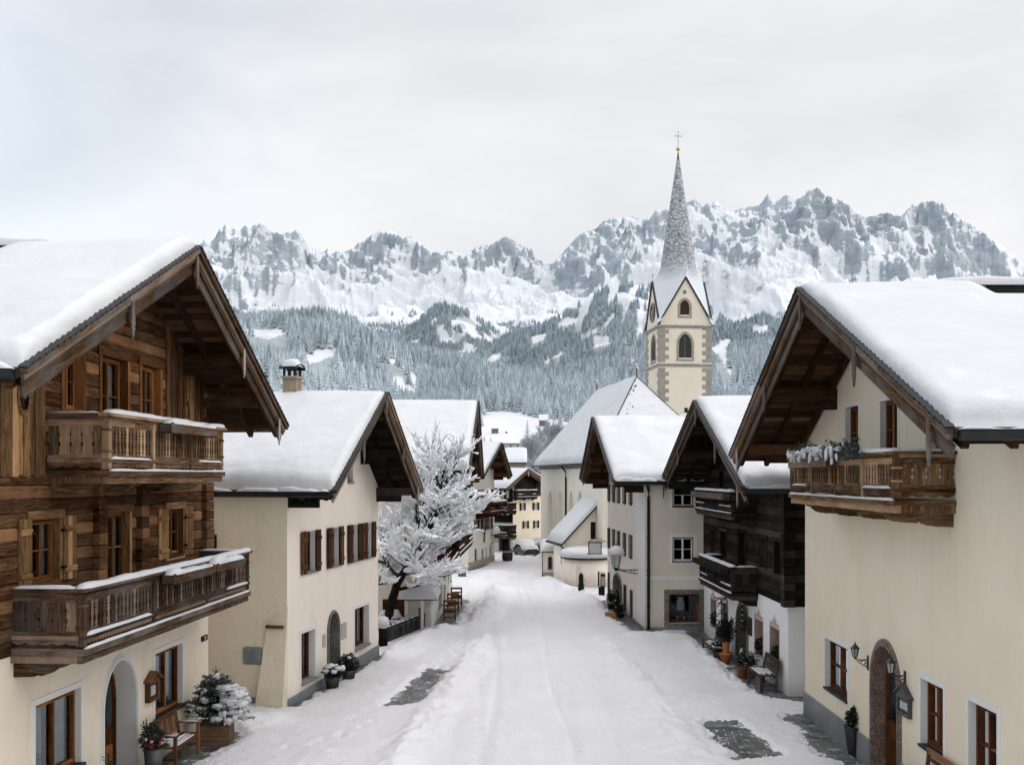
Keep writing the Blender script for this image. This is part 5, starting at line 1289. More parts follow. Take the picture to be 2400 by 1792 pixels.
# small round house sign on the far corner
s_, z_ = h5.SZ(1271, 1216); m = MB(); m.lathe([(.13, 0), (.15, 0), (.15, .02), (.13, .02)], n=14); o = m.build('round_sign', M['iron'], h5.root); o.location = h5.front(min(s_, W5-.2), z_, -.03); o.rotation_euler = (0, PI/2, 0)
# ================================================================= right: near plaster house
hr = House('cream_balcony_house', 'R', 1887, 1674, 1195, 'large cream plaster house on the right with carved gable balcony and arched stone door')
# its far corner is the origin: s runs from negative (near) to 0
(f_, zf), (a_, za), (n_, zn) = roof_pts(hr, 1.5, [(1720, 1068), (1882, 678), (2239, 1003)])
RS0 = n_+1.1
Rr_, zrr = roof(hr, 1.5, 7.5, n_, a_, f_, zn, za, zf, T=.29, fine=.75, wr=(RS0, 0), pend=5, groove=-1.6, seed=55, bw=.26)
w = {}
w['g1'] = hole(hr, 1934.4, 1987, 1493, 1608.5, .14); w['g2'] = hole(hr, 2158.5, 2211.6, 1587, 1742, .14); w['g3'] = hole(hr, 2271, 2337.5, 1639, 1830, .14)
w['d'] = hole(hr, 2047.5, 2106, 1514, 0, .26, ref=2072, zb=.06); w['d']['arch'] = (w['d']['u1']-w['d']['u0'])*.6
w['a1'] = hole(hr, 1982.5, 2012.6, 955, 1075, .13); w['a2'] = hole(hr, 2064, 2104.5, 941, 1075, .13); w['a3'] = dict(w['a1']); 
ua = hr.S(2171), hr.S(2212); w['a3'] = dict(u0=min(ua), u1=max(ua), z0=w['a2']['z0'], z1=w['a2']['z1']-.02, rd=.2)
body(hr, 0, 7.4, zrr, .13, 'cream_r', list(w.values()), near_mat='cream_r', s0=RS0, sa=a_, mr='surround')
for k in ('g1', 'g2', 'g3'): window(hr.root, hr.front, w[k], frame='red_frame', inner='red_frame', rows=2, cols=2, curtain='full' if k == 'g1' else True, sill='pot_dark', sw=.10, fw=.06, sillw=.05)
for k in ('a1', 'a2', 'a3'): window(hr.root, hr.front, w[k], frame='door', inner='door', rows=2, cols=2, sw=.07, sill=None, curtain=True)
door(hr.root, hr.front, w['d'], stone_='porphyry', sw=.15)
m = MB(); zp = hr.SZ(1887, 1620)[1]
for a, b_ in ((RS0, w['d']['u0']-.16), (w['d']['u1']+.16, .03)): fbox(m, hr.front, a, b_, -.1, zp, -.035, 0)
m.build('plinth', M['plinth'], hr.root)
balcony(hr.root, hr.front, hr.S(2099.5, .95), hr.S(1853.8, .95), .95, 5.2, 5.3, 6.08, nposts=5, brk=5, dz=.34, boxes=[(.45, .86, False)], lowsnow=((.02, .26), (.78, .98)), label='carved balcony under the gable with snow-laden spruce boughs')
# ================================================================= right: dark timber house over white ground floor
hk = House('dark_timber_house', 'R', 1847.5, 1631, 1165, 'dark almost black timber house over a white ground floor, painted window crowns')
(f_, zf), (a_, za), (n_, zn) = roof_pts(hk, 1.4, [(1552, 1135), (1634, 940), (1747.5, 1143)])
Wk = hk.S(1650)
Rk_, zrk = roof(hk, 1.4, 7, n_, a_, f_, zn, za, zf, T=.28, fine=1.0, wr=(0, Wk), pend=5, seed=71, verge='bench_grey', soffit='black', bw=.22, th=.12)
zs = 2.3; kk = {}
kk['g1'] = hole(hk, 1666, 1678.7, 1401, 1463, .28); kk['g2'] = hole(hk, 1692, 1706, 1410, 1478, .28); kk['g3'] = hole(hk, 1769, 1788, 1448, 1527, .28); kk['g4'] = hole(hk, 1805, 1826, 1466, 1549, .28)
kk['d'] = hole(hk, 1728, 1752, 1417, 0, .45, ref=1738, zb=.05); kk['d']['arch'] = (kk['d']['u1']-kk['d']['u0'])*.5
for n, a, b_, y0, y1 in (('u1', 1666, 1678, 1240, 1300), ('u2', 1691, 1704, 1243, 1302), ('u3', 1783, 1798, 1259, 1329), ('u4', 1817, 1835, 1267, 1343)): kk[n] = hole(hk, a, b_, y0, y1, .16)
kk['ud'] = hole(hk, 1732, 1749, 1245, 0, .2, zb=2.42); kk['at'] = hole(hk, 1689, 1697, 1105, 0, .15, zb=4.6)
body(hk, Wk, 7, zrk, .12, 'white', list(kk.values()), zsplit=zs, logs='black', near_mat='white', sa=a_, mr='white', amp=.025)
for k in ('g1', 'g2', 'g3', 'g4'):
    o = window(hk.root, hk.front, kk[k], frame='red_frame', inner='red_frame', sur='fresco_red', sw=.05, proud=.004, sill='fresco_red', sillw=.02, curtain=True, rows=2)
    c = MB(); a, b_, z1 = kk[k]['u0'], kk[k]['u1'], kk[k]['z1']+.07; mid = (a+b_)/2; n = 7
    for i in range(n):
        u = a-.03+(b_-a+.06)*(i+.5)/n; hh = .10+.22*max(0, 1-abs(u-mid)/((b_-a)*.32)); c.prism([hk.front(u-.07, z1, -.006), hk.front(u+.07, z1, -.006), hk.front(u+.05, z1+hh*.6, -.006), hk.front(u, z1+hh, -.006), hk.front(u-.05, z1+hh*.6, -.006)], hk.front(0, 0, .004)-hk.front(0, 0, 0))
    c.build('painted_crown', M['fresco'], o)
door(hk.root, hk.front, kk['d'], stone_='granite', sw=.13, mat='red_frame', glass=False)
for k in ('u1', 'u2', 'u3', 'u4'): window(hk.root, hk.front, kk[k], frame='red_frame', inner='red_frame', sur='black', casing=True, sw=.07, proud=.04, sill='black', curtain=True, rows=3, cols=1)
for k in ('ud', 'at'): window(hk.root, hk.front, kk[k], frame='red_frame', inner='red_frame', sur='black', casing=True, sw=.06, proud=.04, sill=None, rows=3, cols=1, glass='dark_glass')
m = MB(); z = zs
while z < zrk(0)-.35:
    for fx in (hk.front, hk.near): fbox(m, fx, -.16 if fx == hk.front else -.14, .14, z+.01, z+.2, -.16, .02)
    z += .21
m.build('log_ends', M['black'], hk.root)
m = MB()
for u in (.7, 2.4): 
    z = zs-.1
    while z < zrk(0)-.4: fbox(m, hk.near, u, u+.18, z+.01, z+.2, -.13, 0); z += .21
m.build('log_ends', M['black'], hk.root)
balcony(hk.root, hk.front, hk.S(1716, .75), hk.S(1632, .75), .75, 4.5, 4.6, 5.22, mat='black', wide='blackv', brk=5, dz=.28, boxes=[(.0, .9, False)], boxmat='bench_grey', snow=True, label='upper black balcony')
balcony(hk.root, hk.front, hk.S(1716, .75), hk.S(1641, .75), .75, 2.2, 2.3, 3.06, mat='black', wide='blackv', brk=6, dz=.3, boxes=[(.05, .95, False)], boxmat='blackv', label='lower black balcony')
# ================================================================= right: beige corner house with pilaster and shop window
hb = House('beige_corner_house', 'R', 1512, 1479.6, 1058, 'beige corner house with white corner strip, downpipe and stone-framed shop window')
(f_, zf), (a_, za), (n_, zn) = roof_pts(hb, 1.15, [(1364, 1121), (1393.6, 979), (1438, 1126)])
Wb = hb.S(1424); f_ = max(f_, Wb+.1)
Rb_, zrb = roof(hb, 1.15, 9, min(n_, -.3), a_, f_, zn, za, zf, T=.27, fine=1.1, wr=(0, Wb), pend=0, groove=-3.2, seed=81, gutter='near', soffit='soffit', bw=.2, th=.12)
kb = []
cols_ = [(1426, 1430), (1436.5, 1441.6), (1448, 1453), (1461.8, 1467), (1476, 1481.7)]
zt0 = zrb(0)-.22; z_u0 = hb.SZ(1476, 1182)[1]; zm1, zm0 = hb.SZ(1476, 1252)[1], hb.SZ(1476, 1306)[1]
top = [hz(hb, a, b_, z_u0, min(zt0, z_u0+.75), .0) for a, b_ in cols_]; mid_ = [hz(hb, a, b_, zm0, zm1, .0) for a, b_ in cols_]
gr = [hole(hb, 1425.7, 1430, 1339, 1393, .0), hole(hb, 1463, 1469, 1368, 1430, .0), hole(hb, 1478, 1484, 1380, 1446, .0)]
db = hole(hb, 1439, 1457, 1348, 0, .35, ref=1450, zb=.05); db['arch'] = .45
def nh(h, pa, pb, y0, y1, rd=.12): a = h.NU(pa, y0); b_ = h.NU(pb, y1); return dict(u0=min(a[0], b_[0]), u1=max(a[0], b_[0]), z0=b_[1], z1=a[1], rd=rd)
sw1 = nh(hb, 1576, 1626, 1258.5, 1315); sw2 = dict(sw1); sw2['z0'] = hb.NU(1576, 1187)[1]; sw2['z1'] = min(sw2['z0']+sw1['z1']-sw1['z0'], zrb(0)-.25); shop = nh(hb, 1567.5, 1639.5, 1392, 1459, .2)
body(hb, Wb, 8.6, zrb, .12, 'beige', top+mid_+gr+[db], near_mat='beige_side', near_holes=[sw1, sw2, shop], sa=a_)
for k in top+mid_+gr: window(hb.root, hb.front, k, frame='bench_grey', inner='bench_grey', sur='surround', sw=.06, sill='greystone', glass='dark_glass', rows=2, cols=2, fw=.03, sillw=.03)
door(hb.root, hb.front, db, mat='blackv', stone_='granite', sw=.1)
for k in (sw1, sw2): window(hb.root, hb.near, k, frame='red_frame', inner='white_paint', sur='surround', sw=.12, rows=2, cols=2, fw=.045, sill='red_frame', sillw=.02, snow=k is sw1, deep=.5)
window(hb.root, hb.near, shop, frame='red_frame', inner='red_frame', sur='granite', sw=.17, rows=1, cols=1, fw=.06, sill=None, deep=.9)
m = MB(); a, z1 = hb.NU(1594, 1410); b_, z0 = hb.NU(1612, 1433)
fbox(m, hb.near, a, b_, z0, z1, .5, .52); fbox(m, hb.near, a+.05, b_-.05, z0+.05, z1+.12, .47, .49)
for u in (a-.02, b_-.05): m.lathe([(.03, 0), (.035, .08), (.02, .16)], hb.near(u, shop['z0']+.06, .35), 8)
m.build('shop_display', M['paper'], hb.root)
m = MB(); fbox(m, hb.front, 0, h_ := hb.S(1492), .0, zrb(0)-.15, -.025, 0); fbox(m, hb.near, -.025, .0, .0, zrb(0)-.15, -.02, 0)
zb1, zb0 = hb.NU(1520, 1349)[1], hb.NU(1520, 1359)[1]
fbox(m, hb.front, h_, Wb, zb0, zb1, -.02, 0); fbox(m, hb.near, .0, 8.5, zb0, zb1, -.02, 0); m.build('corner_strip', M['surround'], hb.root)
m = MB(); fbox(m, hb.near, 0, 8.5, -.05, .16, -.03, 0); fbox(m, hb.front, 0, db['u0']-.12, -.05, .16, -.035, 0); m.build('plinth', M['plinth'], hb.root)
u = hb.NU(1519, 1300)[0]; zt_ = zrb(0)-.16; m = MB()
m.tube([hb.near(u-.12, zt_+.1, -.33), hb.near(u-.10, zt_-.1, -.30), hb.near(u, zt_-.35, -.10), hb.near(u, zt_-.6, -.08), hb.near(u, .1, -.08)], .055, 10)
for z in (.9, 2.2, 3.4): m.lathe([(.07, 0), (.07, .05)], hb.near(u, z, -.08), 10)
m.build('downpipe', M['gutter'], hb.root)
# ================================================================= street: paving below, snow above
def seg_dist(X, Y, a, b_):
    ax, ay = a; bx, by = b_; L2 = (bx-ax)**2+(by-ay)**2
    t = np.clip(((X-ax)*(bx-ax)+(Y-ay)*(by-ay))/L2, 0, 1)
    return np.hypot(X-(ax+(bx-ax)*t), Y-(ay+(by-ay)*t)), t
def pathd(X, Y, pts):
    d = None
    for a, b_ in zip(pts, pts[1:]):
        q, t = seg_dist(X, Y, a, b_); d = q if d is None else np.minimum(d, q)
    return d
def g2(px, py): v = G(px, py); return (v.x, v.y)
def street():
    POW = {}
    ys = [8.0]
    while ys[-1] < 88: ys.append(ys[-1]*1.0052)
    ys = np.array(ys); xs = np.concatenate([np.linspace(-15, -9, 40)[:-1], np.linspace(-9, 9, 300), np.linspace(9, 15, 40)[1:]])
    X, Y = np.meshgrid(xs, ys, indexing='ij')
    n1 = fbm(X*.55, Y*.4, 4); n2 = fbm(X*2.1, Y*1.6, 4); n3 = fbm(X*6, Y*5, 3); n4 = ridged(X*1.3+4, Y*1.1, 4)
    dls = pathd(X, Y, [g2(1235, 1750), g2(1205, 1450), (-.4, 60)]); soft = np.clip((dls-1.2)/2.5, .25, 1)
    h = .075+(n1*.03+n2*.013)*soft+n3*.006+.010*np.clip(ridged(X*2.6, Y*2.1, 3)-.55, 0, 1)*(1.4-soft)+.030*(ridged(X*1.9+2, Y*1.5, 4)-.5)*np.clip((dls-2.2)/1.2, 0, 1)*np.clip((7-dls)/2, 0, 1)*np.clip(n1+.6, 0, 1)
    # driven lane, gently hollowed by tyres
    lane = [g2(1240, 1900), g2(1235, 1700), g2(1215, 1500), g2(1195, 1400), (-.55, 55), (-.3, 62), (1.3, 70), (2.4, 80)]
    dl = pathd(X, Y, lane); lane_m = 1/(1+np.exp((dl-2.3)*2.5))
    sg_ = np.sign(X-np.interp(Y, [9, 14, 22, 34, 46, 60], [.2, .2, .1, 0, -.2, -.4]))
    rut = X*0
    for off, wd, am in ((.82, .12, .018), (1.15, .08, .008), (2.0, .12, .008), (.35, .1, .006)): h = h-am*np.exp(-((dl-off-.10*np.sin(Y*.35+off*9)-.05*sg_)/wd)**2)*(.6+.8*np.clip(n2+.5, 0, 1)); rut = rut+am/.03*np.exp(-((dl-off-.10*np.sin(Y*.35+off*9)-.05*sg_)/(wd*1.3))**2)
    h = h-.02*lane_m+lane_m*n3*.004
    track = np.clip(lane_m*(.55+.45*np.exp(-((dl-.85)/.3)**2)), 0, 1)
    # ploughed ridges and heaps
    def bank(pts, hgt, w_, rough=1.0):
        nonlocal h
        d = pathd(X, Y, pts)+n2*.25; q = np.exp(-(d/w_)**2)
        h = h+q*hgt*(.45+.9*np.clip(n4, 0, 1.2)*rough+.35*n2*rough)
    bank([g2(930, 1800), g2(1000, 1690), g2(1075, 1590), g2(1140, 1500)], .14, .42, 1.2)
    bank([g2(1640, 1800), g2(1560, 1690), g2(1500, 1610), g2(1440, 1540), g2(1415, 1500)], .14, .42, 1.2)
    bank([g2(905, 1545), g2(980, 1505), g2(1040, 1478)], .20, .45)
    bank([g2(1128, 1455), g2(1150, 1420), g2(1165, 1380)], .28, .5); bank([g2(1105, 1370), g2(1160, 1345)], .25, .7)
    bank([g2(1280, 1362), g2(1330, 1390), g2(1400, 1412), g2(1420, 1418)], .26, .55); bank([g2(1215, 1312), g2(1260, 1312)], .25, 1.2)
    bank([g2(1620, 1510), g2(1690, 1560), g2(1790, 1640)], .12, .45); bank([g2(540, 1700), g2(640, 1690)], .12, .5)
    bank([g2(1490, 1490), g2(1640, 1495)], .08, .5)
    # footprints
    rs = np.random.RandomState(3)
    for path in ([g2(1000, 1720), g2(1120, 1500)], [g2(1580, 1760), g2(1450, 1540)], [g2(940, 1640), g2(1100, 1500)], [g2(700, 1760), g2(900, 1690)], [g2(1480, 1700), g2(1700, 1640)]):
        (ax, ay), (bx, by) = path; L_ = math.hypot(bx-ax, by-ay); n = int(L_/.38)
        for i in range(n):
            t = i/n; cx = ax+(bx-ax)*t+(.13 if i % 2 else -.13)+rs.randn()*.1; cy = ay+(by-ay)*t+rs.randn()*.1
            msk = (np.abs(X-cx) < .4) & (np.abs(Y-cy) < .5)
            h[msk] -= .045*np.exp(-(((X[msk]-cx)/.085)**2+((Y[msk]-cy)/.15)**2)**1.5)-.012*np.exp(-(((X[msk]-cx)/.2)**2+((Y[msk]-cy)/.28)**2))
    # strips swept bare along the house fronts
    def strip(hs, s0, s1, w_, soft=.22):
        nonlocal h
        a = hs.B+hs.d*s0; b_ = hs.B+hs.d*s1; d, t = seg_dist(X, Y, (a.x, a.y), (b_.x, b_.y))
        side = (X-a.x)*hs.out.x+(Y-a.y)*hs.out.y
        e = w_+n2*.28+n3*.22+n1*.3-d; k = np.clip(e/soft, -.0, 1)
        h = h-(h+.03)*k*(side > -1.5)
    strip(h1, -7.5, -1.2, 1.15); strip(h2, .1, W2, .42); strip(h3, .6, 7.5, 1.25, .5); strip(h4, -1.5, 3.5, .45); strip(h5, -.2, .6, .3)
    strip(hr, RS0, -.4, .85, .3); strip(hk, .1, Wk-.2, 1.0, .3); strip(hb, .3, Wb, .75, .3)
    cr = G(508, 1740); d = np.hypot(X-cr.x, Y-cr.y); h = h-(h+.03)*np.clip((.55+n3*.2-d)/.2, 0, 1)
    # two bare patches of setts
    def patch(px_poly, edge, dens):
        nonlocal h
        poly = [g2(*p) for p in px_poly]; ins = inside(X+n3*.12, Y+n3*.2, poly)
        dd_ = np.full(X.shape, 1e9)
        for a, b_ in zip(poly, poly[1:]+poly[:1]): dd_ = np.minimum(dd_, seg_dist(X, Y, a, b_)[0])
        k = np.where(ins, np.clip((dd_+n2*.22+n3*.25-.02)/edge, 0, 1), 0); k = k*np.clip(1.25+n3*.22+n2*.10, 0, 1.3); h = h-(h+.012)*k*dens
    pm = np.zeros(X.shape)
    patch([(992, 1561), (1068, 1569), (1003, 1641), (985, 1654), (887, 1660)], .12, 1.05)
    patch([(1622, 1688), (1732, 1680), (1760, 1705), (1853, 1774), (1716, 1790)], .16, 1.15)
    pv = np.clip(1-np.abs(h-.0)/.05, 0, 1)
    P_ = np_mesh('pavement', np.stack([X, Y, X*0], -1).reshape(-1, 3)[:: 1], grid_faces(len(xs), len(ys)), M['paving'], {'powder': np.clip((h+.03)/.045, 0, 1).ravel()}); tag(P_, kind='structure')
    h = np.where((X < -14.8) | (X > 14.8), .02, h)
    V = np.stack([X, Y, h], -1).reshape(-1, 3)
    o = np_mesh('street_snow', V, grid_faces(len(xs), len(ys)), M['street_snow'], {'track': track.ravel(), 'rut': np.clip(rut*(.35+.9*np.clip(n2+.55, 0, 1)), 0, 1).ravel()}); tag(o, kind='structure')
street()
# ================================================================= church
def slab_snow(name, R, q, T, nu=30, nv=20, round_=(1, 1, 1, 1), seed=0, mat='snow', rr=.3):
    """snow over quad q = [a, b, c, d] (a-b lower edge, d-c upper edge); round_: lower, right, upper, left edges rounded off"""
    a, b_, c, d_ = [Vector(v) for v in q]; pts = []
    Lu = (b_-a).length; Lv = (d_-a).length
    fu = [0, .01, .03, .06]+[.06+.88*i/(nu-8) for i in range(1, nu-8)]+[.94, .97, .99, 1]; fv = [0, .01, .03, .07]+[.07+.86*i/(nv-8) for i in range(1, nv-8)]+[.93, .97, .99, 1]
    for u in fu:
        for v in fv:
            p = a.lerp(b_, u).lerp(d_.lerp(c, u), v)
            ds = [(v*Lv, round_[0]), ((1-u)*Lu, round_[1]), ((1-v)*Lv, round_[2]), (u*Lu, round_[3])]; e = 1
            for dist, on in ds:
                if on: e *= math.sqrt(max(0, 1-(1-min(1, dist/rr))**2))
            t = T*e*(1+.2*nz(p.x*.6, p.y*.6, p.z*.6+seed)); pts.append(p+Vector((0, 0, t-.01)))
    m = MB(); m.grid(pts, len(fu), len(fv)); return m.build(name, M[mat], R)
hc = House('church_nave', 'R', 1410, 1373.7, 840, 'steep snow-roofed church nave with tall pointed window niches', 'church')
LN = 17.2; ez, rz_ = 6.35, 11.05
niches = []
for a, b_, zt_, zb_ in ((1284.6, 1294.5, 1149, 1252), (1307.8, 1318, 1149, 1234), (1333.8, 1343.6, 1149, 1214), (1354, 1365, 1148, 1196)):
    k = hole(hc, a, b_, zt_, 0, .3, zb=.9, pointed=True); k['arch'] = 1.0; niches.append(k)
m = MB(); wall(m, hc.front, -.2, LN, -.1, ez, niches, (), .3); m.build('wall', M['church'], hc.root)
m = MB(); wall(m, lambda u, z, d: hc.near(u, z, d-.2), 0, 6.1, -.1, ez)
wall(m, lambda u, z, d: hc.front(LN-d, z, u), 0, 6.1, -.1, ez); wall(m, lambda u, z, d: hc.front(u, z, 6.1-d), -.2, LN, -.1, ez); m.build('side_wall', M['church'], hc.root)
for k in niches: m = MB(); m.quad([hc.front(k['u0'], k['z0'], .3), hc.front(k['u1'], k['z0'], .3), hc.front(k['u1'], k['z1'], .3), hc.front(k['u0'], k['z1'], .3)]); m.build('window_niche', M['beige_side'], hc.root)
m = MB(); fbox(m, hc.front, -.25, LN+.05, ez-.28, ez, -.12, 0); m.build('cornice', M['greystone'], hc.root)
m = MB(); L_ = hc.L; o = .42
C4 = [L_(o, -.6, ez), L_(o, LN+.4, ez), L_(-6.5, LN+.4, ez), L_(-6.5, -.6, ez)]; r0, r1 = L_(-3.05, 4.2, rz_), L_(-3.05, 13.6, rz_)
kn = [L_(.02, .1, ez+.62)]
m.quad([C4[0], C4[1], r1, r0], None, .5); m.quad([C4[1], C4[2], r1], None, .5); m.quad([C4[2], C4[3], r0, r1], None, .5); m.quad([C4[3], C4[0], r0], None, .5); m.quad(C4, None, .5)
Rc = m.build('roof', M['tile_dark'], hc.root)
slab_snow('roof_snow', Rc, [C4[0], C4[1], r1, r0], .24, 60, 40, (1, 0, 0, 0), 3); slab_snow('roof_snow', Rc, [C4[1], C4[2], r1, r1], .2, 20, 24, (1, 0, 0, 0), 5)
slab_snow('roof_snow', Rc, [C4[2], C4[3], r0, r1], .2, 30, 24, (1, 0, 0, 0), 6); slab_snow('roof_snow', Rc, [C4[3], C4[0], r0, r0], .13, 30, 36, (1, 0, 0, 0), 9)
m = MB(); rs = random.Random(4)
for i in range(20):
    v = rs.uniform(.05, .95); u = rs.uniform(.0, .3); p = C4[0].lerp(r0, v).lerp(C4[3].lerp(r0, v), u)+Vector((0, 0, .14)); w_ = rs.uniform(.05, .18); m.beam(p, p+(r0-C4[0]).normalized()*w_*.5+Vector((.02, w_*.3, 0)), .08, .04)
m.build('bare_tiles', M['tile_dark'], Rc)
for rp in (r0, r1):
    m = MB(); m.tube([rp, rp+Vector((0, 0, .75))], .03, 6); m.blob(rp+Vector((0, 0, .62)), .1, .1, .12, 8, 6, 0, m=1); m.blob(rp+Vector((0, 0, .8)), .09, .09, .08, 8, 5, .1, m=2); m.build('finial', [M['iron'], M['gold'], M['snow']], Rc)
u = hc.S(1329); m = MB(); m.tube([hc.front(u-.5, ez-.03, -.45), hc.front(u-.4, ez-.15, -.4), hc.front(u, ez-.45, -.1), hc.front(u, ez-.8, -.08), hc.front(u, .1, -.08)], .055, 8)
fbox(m, hc.front, -.6, LN+.4, ez-.1, ez, -.52, -.43); m.build('gutter', M['gutter'], hc.root)
# sacristy with lean roof
sb = G(1327, 1369); sa_ = math.atan2(.2, 1)
se = empty('sacristy', (sb.x, sb.y, 0), sa_, 'small cream sacristy with steep snowy lean-to roof below the church windows', 'chapel')
LF = 2.75; m = MB(); f = lambda u, z, d: Vector((u, d, z)); g_ = lambda u, z, d: Vector((d, u, z))
zl = 2.42; slope = lambda u: zl+max(0, u)*1.05 if u < 1.85 else zl+1.85*1.05
wh = [dict(u0=1.32, u1=1.85, z0=2.35, z1=3.25, rd=.12)]
wall(m, f, 0, 3.2, -.1, slope, wh, (1.85,), .12); sl = dict(u0=.9, u1=1.15, z0=.95, z1=2.05, rd=.12, arch=.12, pointed=True)
wall(m, g_, 0, LF, -.1, zl, [sl], (), .12); wall(m, lambda u, z, d: f(u, z, LF-d), 0, 3.2, -.1, slope, (), (1.85,)); m.build('wall', M['cream_light'], se)
window(se, g_, sl, frame='greystone', inner='greystone', sur=None, sill=None, glass='dark_glass', cols=1, rows=1, fw=.03)
window(se, f, wh[0], frame='black', inner='black', sur=None, sill=None, glass='dark_glass', cols=1, rows=1, fw=.04)
m = MB(); A = [Vector((-.32, -.28, zl-.28)), Vector((-.32, LF+.2, zl-.28)), Vector((1.85, LF+.2, zl+1.98)), Vector((1.85, -.28, zl+1.98))]
m.prism(A, (0, 0, -.12)); m.prism([(1.85, -.1, zl+1.98), (3.2, -.1, zl+1.98), (3.2, LF, zl+1.98), (1.85, LF, zl+1.98)], (0, 0, -.1)); ro = m.build('roof', M['tile_dark'], se)
slab_snow('roof_snow', ro, A, .32, 24, 24, (1, 1, 1, 1), 2, rr=.22)
m = MB(); m.tube([(-.36, -.28, zl-.35), (-.36, LF+.2, zl-.35)], .06, 8); m.tube([(-.36, -.2, zl-.35), (-.1, -.1, zl-.6), (-.06, -.06, zl-.7)], .035, 6); m.build('gutter', M['gutter'], se)
# little round apse in front
ap = G(1380, 1379); ae = empty('round_annex', (ap.x, ap.y+1.15, 0), 0, 'low rounded cream annex with a thick pillow of snow, in front of the sacristy', 'chapel')
m = MB(); m.lathe([(1.2, -.1), (1.2, 1.45), (1.1, 1.5)], n=28); m.build('wall', M['cream_light'], ae)
m = MB(); m.lathe([(1.2, 1.42), (1.36, 1.46), (1.38, 1.54), (.3, 1.75)], n=28); ro = m.build('roof', M['tile_dark'], ae)
m = MB(); m.lathe([(1.36, 1.52), (1.44, 1.6), (1.45, 1.72), (1.32, 1.87), (1.0, 1.98), (.5, 2.05), (.02, 2.07)], n=28); m.build('roof_snow', M['snow'], ro)
m = MB(); A = [(math.sin(-.55+i*.04)*1.215, -math.cos(-.55+i*.04)*1.215) for i in range(6)]
m.grid([(x, y, z) for (x, y) in A for z in (.15, 1.15)], 6, 2, sm=False); m.build('window_niche', M['beige_side'], ae)
# low annex at the far left of the church
x0, x1, Yn = (1273-CX)/F*55.2, (1301-CX)/F*55.2, 55.2
ne = empty('low_annex', (x0, Yn, 0), 0, 'tiny lean-to at the left foot of the church with one arched window', 'chapel')
k = dict(u0=.25, u1=.52, z0=.45, z1=1.2, rd=.1, arch=.13); m = MB(); wall(m, f, 0, x1-x0, -.1, 1.5, [k], (), .1); wall(m, g_, 0, 2, -.1, 1.5); m.build('wall', M['church'], ne)
window(ne, f, k, frame='greystone', inner='greystone', sur=None, sill=None, glass='dark_glass', cols=1, rows=1, fw=.025)
m = MB(); m.prism([(-.1, -.12, 1.5), (x1-x0+.1, -.12, 1.5), (x1-x0+.1, 2, 1.62), (-.1, 2, 1.62)], (0, 0, -.07)); ro = m.build('roof', M['tile_dark'], ne)
slab_snow('roof_snow', ro, [(-.15, -.17, 1.5), (x1-x0+.1, -.17, 1.5), (x1-x0+.1, 2, 1.75), (-.15, 2, 1.75)], .38, 18, 18, (1, 1, 1, 1), 4, rr=.3)
m = MB(); m.tube([(-.04, -.04, 1.4), (-.04, -.04, 0)], .025, 6); m.build('downpipe', M['gutter'], ne)
m = MB(); m.box(-.02, x1-x0, -.03, 0, -.1, .32); m.build('plinth', M['plinth_cream'], ne)
# ------------------------------------------------ tower
TH = math.atan(.1154); Y0 = 82.0; X0 = .1483*Y0; TW = .0535*Y0
te = empty('church_tower', (X0, Y0, 0), TH, 'tall square church tower with grey corner stones, clock and snow-dusted needle spire', 'church tower')
tf = lambda u, z, d: Vector((u, d, z)); tl = lambda u, z, d: Vector((d, u, z))
def ray_uv(px, py, o, du):
    r = Vector(((px-CX)/F, 1, 0)); det = du[0]*(-r.y)+r.x*du[1]
    u = (-o[0]*(-r.y)-r.x*o[1])/det; Yp = o[1]+du[1]*u; return u, H-(py-HY)/F*Yp
cF = (math.cos(TH), math.sin(TH)); cL = (-math.sin(TH), math.cos(TH)); oT = (X0, Y0)
def th(pa, pb, yt, yb, o=oT, d=cF, rd=.25, **k):
    a = ray_uv(pa, yt, o, d); b_ = ray_uv(pb, yb, o, d); u = sorted((a[0], b_[0])); z = ray_uv((pa+pb)/2, yt, o, d)[1], ray_uv((pa+pb)/2, yb, o, d)[1]
    return dict(u0=u[0], u1=u[1], z0=z[1], z1=z[0], rd=rd, **k)
zc_ = ray_uv(1546, 758, oT, cF)[1]; zs_ = ray_uv(1546, 852, oT, cF)[1]; zg = ray_uv(1604, 651, oT, cF)[1]
gt = lambda u: zc_+(1-abs(u-TW/2)/(TW/2))*(zg-zc_)
hf = [th(1591, 1620.9, 782.5, 838.4, pointed=True, arch=.9), th(1594, 1615.7, 703, 737.7, pointed=True, arch=.55)]
hl = [th(1527, 1536.5, 787, 845, d=cL, pointed=True, arch=.9)]
m = MB(); wall(m, tf, 0, TW, 0, gt, hf, (TW/2,), .25); wall(m, tl, 0, TW, 0, gt, hl, (TW/2,), .25)
wall(m, lambda u, z, d: Vector((TW-d, u, z)), 0, TW, 0, gt, (), (TW/2,)); wall(m, lambda u, z, d: Vector((u, TW-d, z)), 0, TW, 0, gt, (), (TW/2,)); m.build('wall', M['tower'], te)
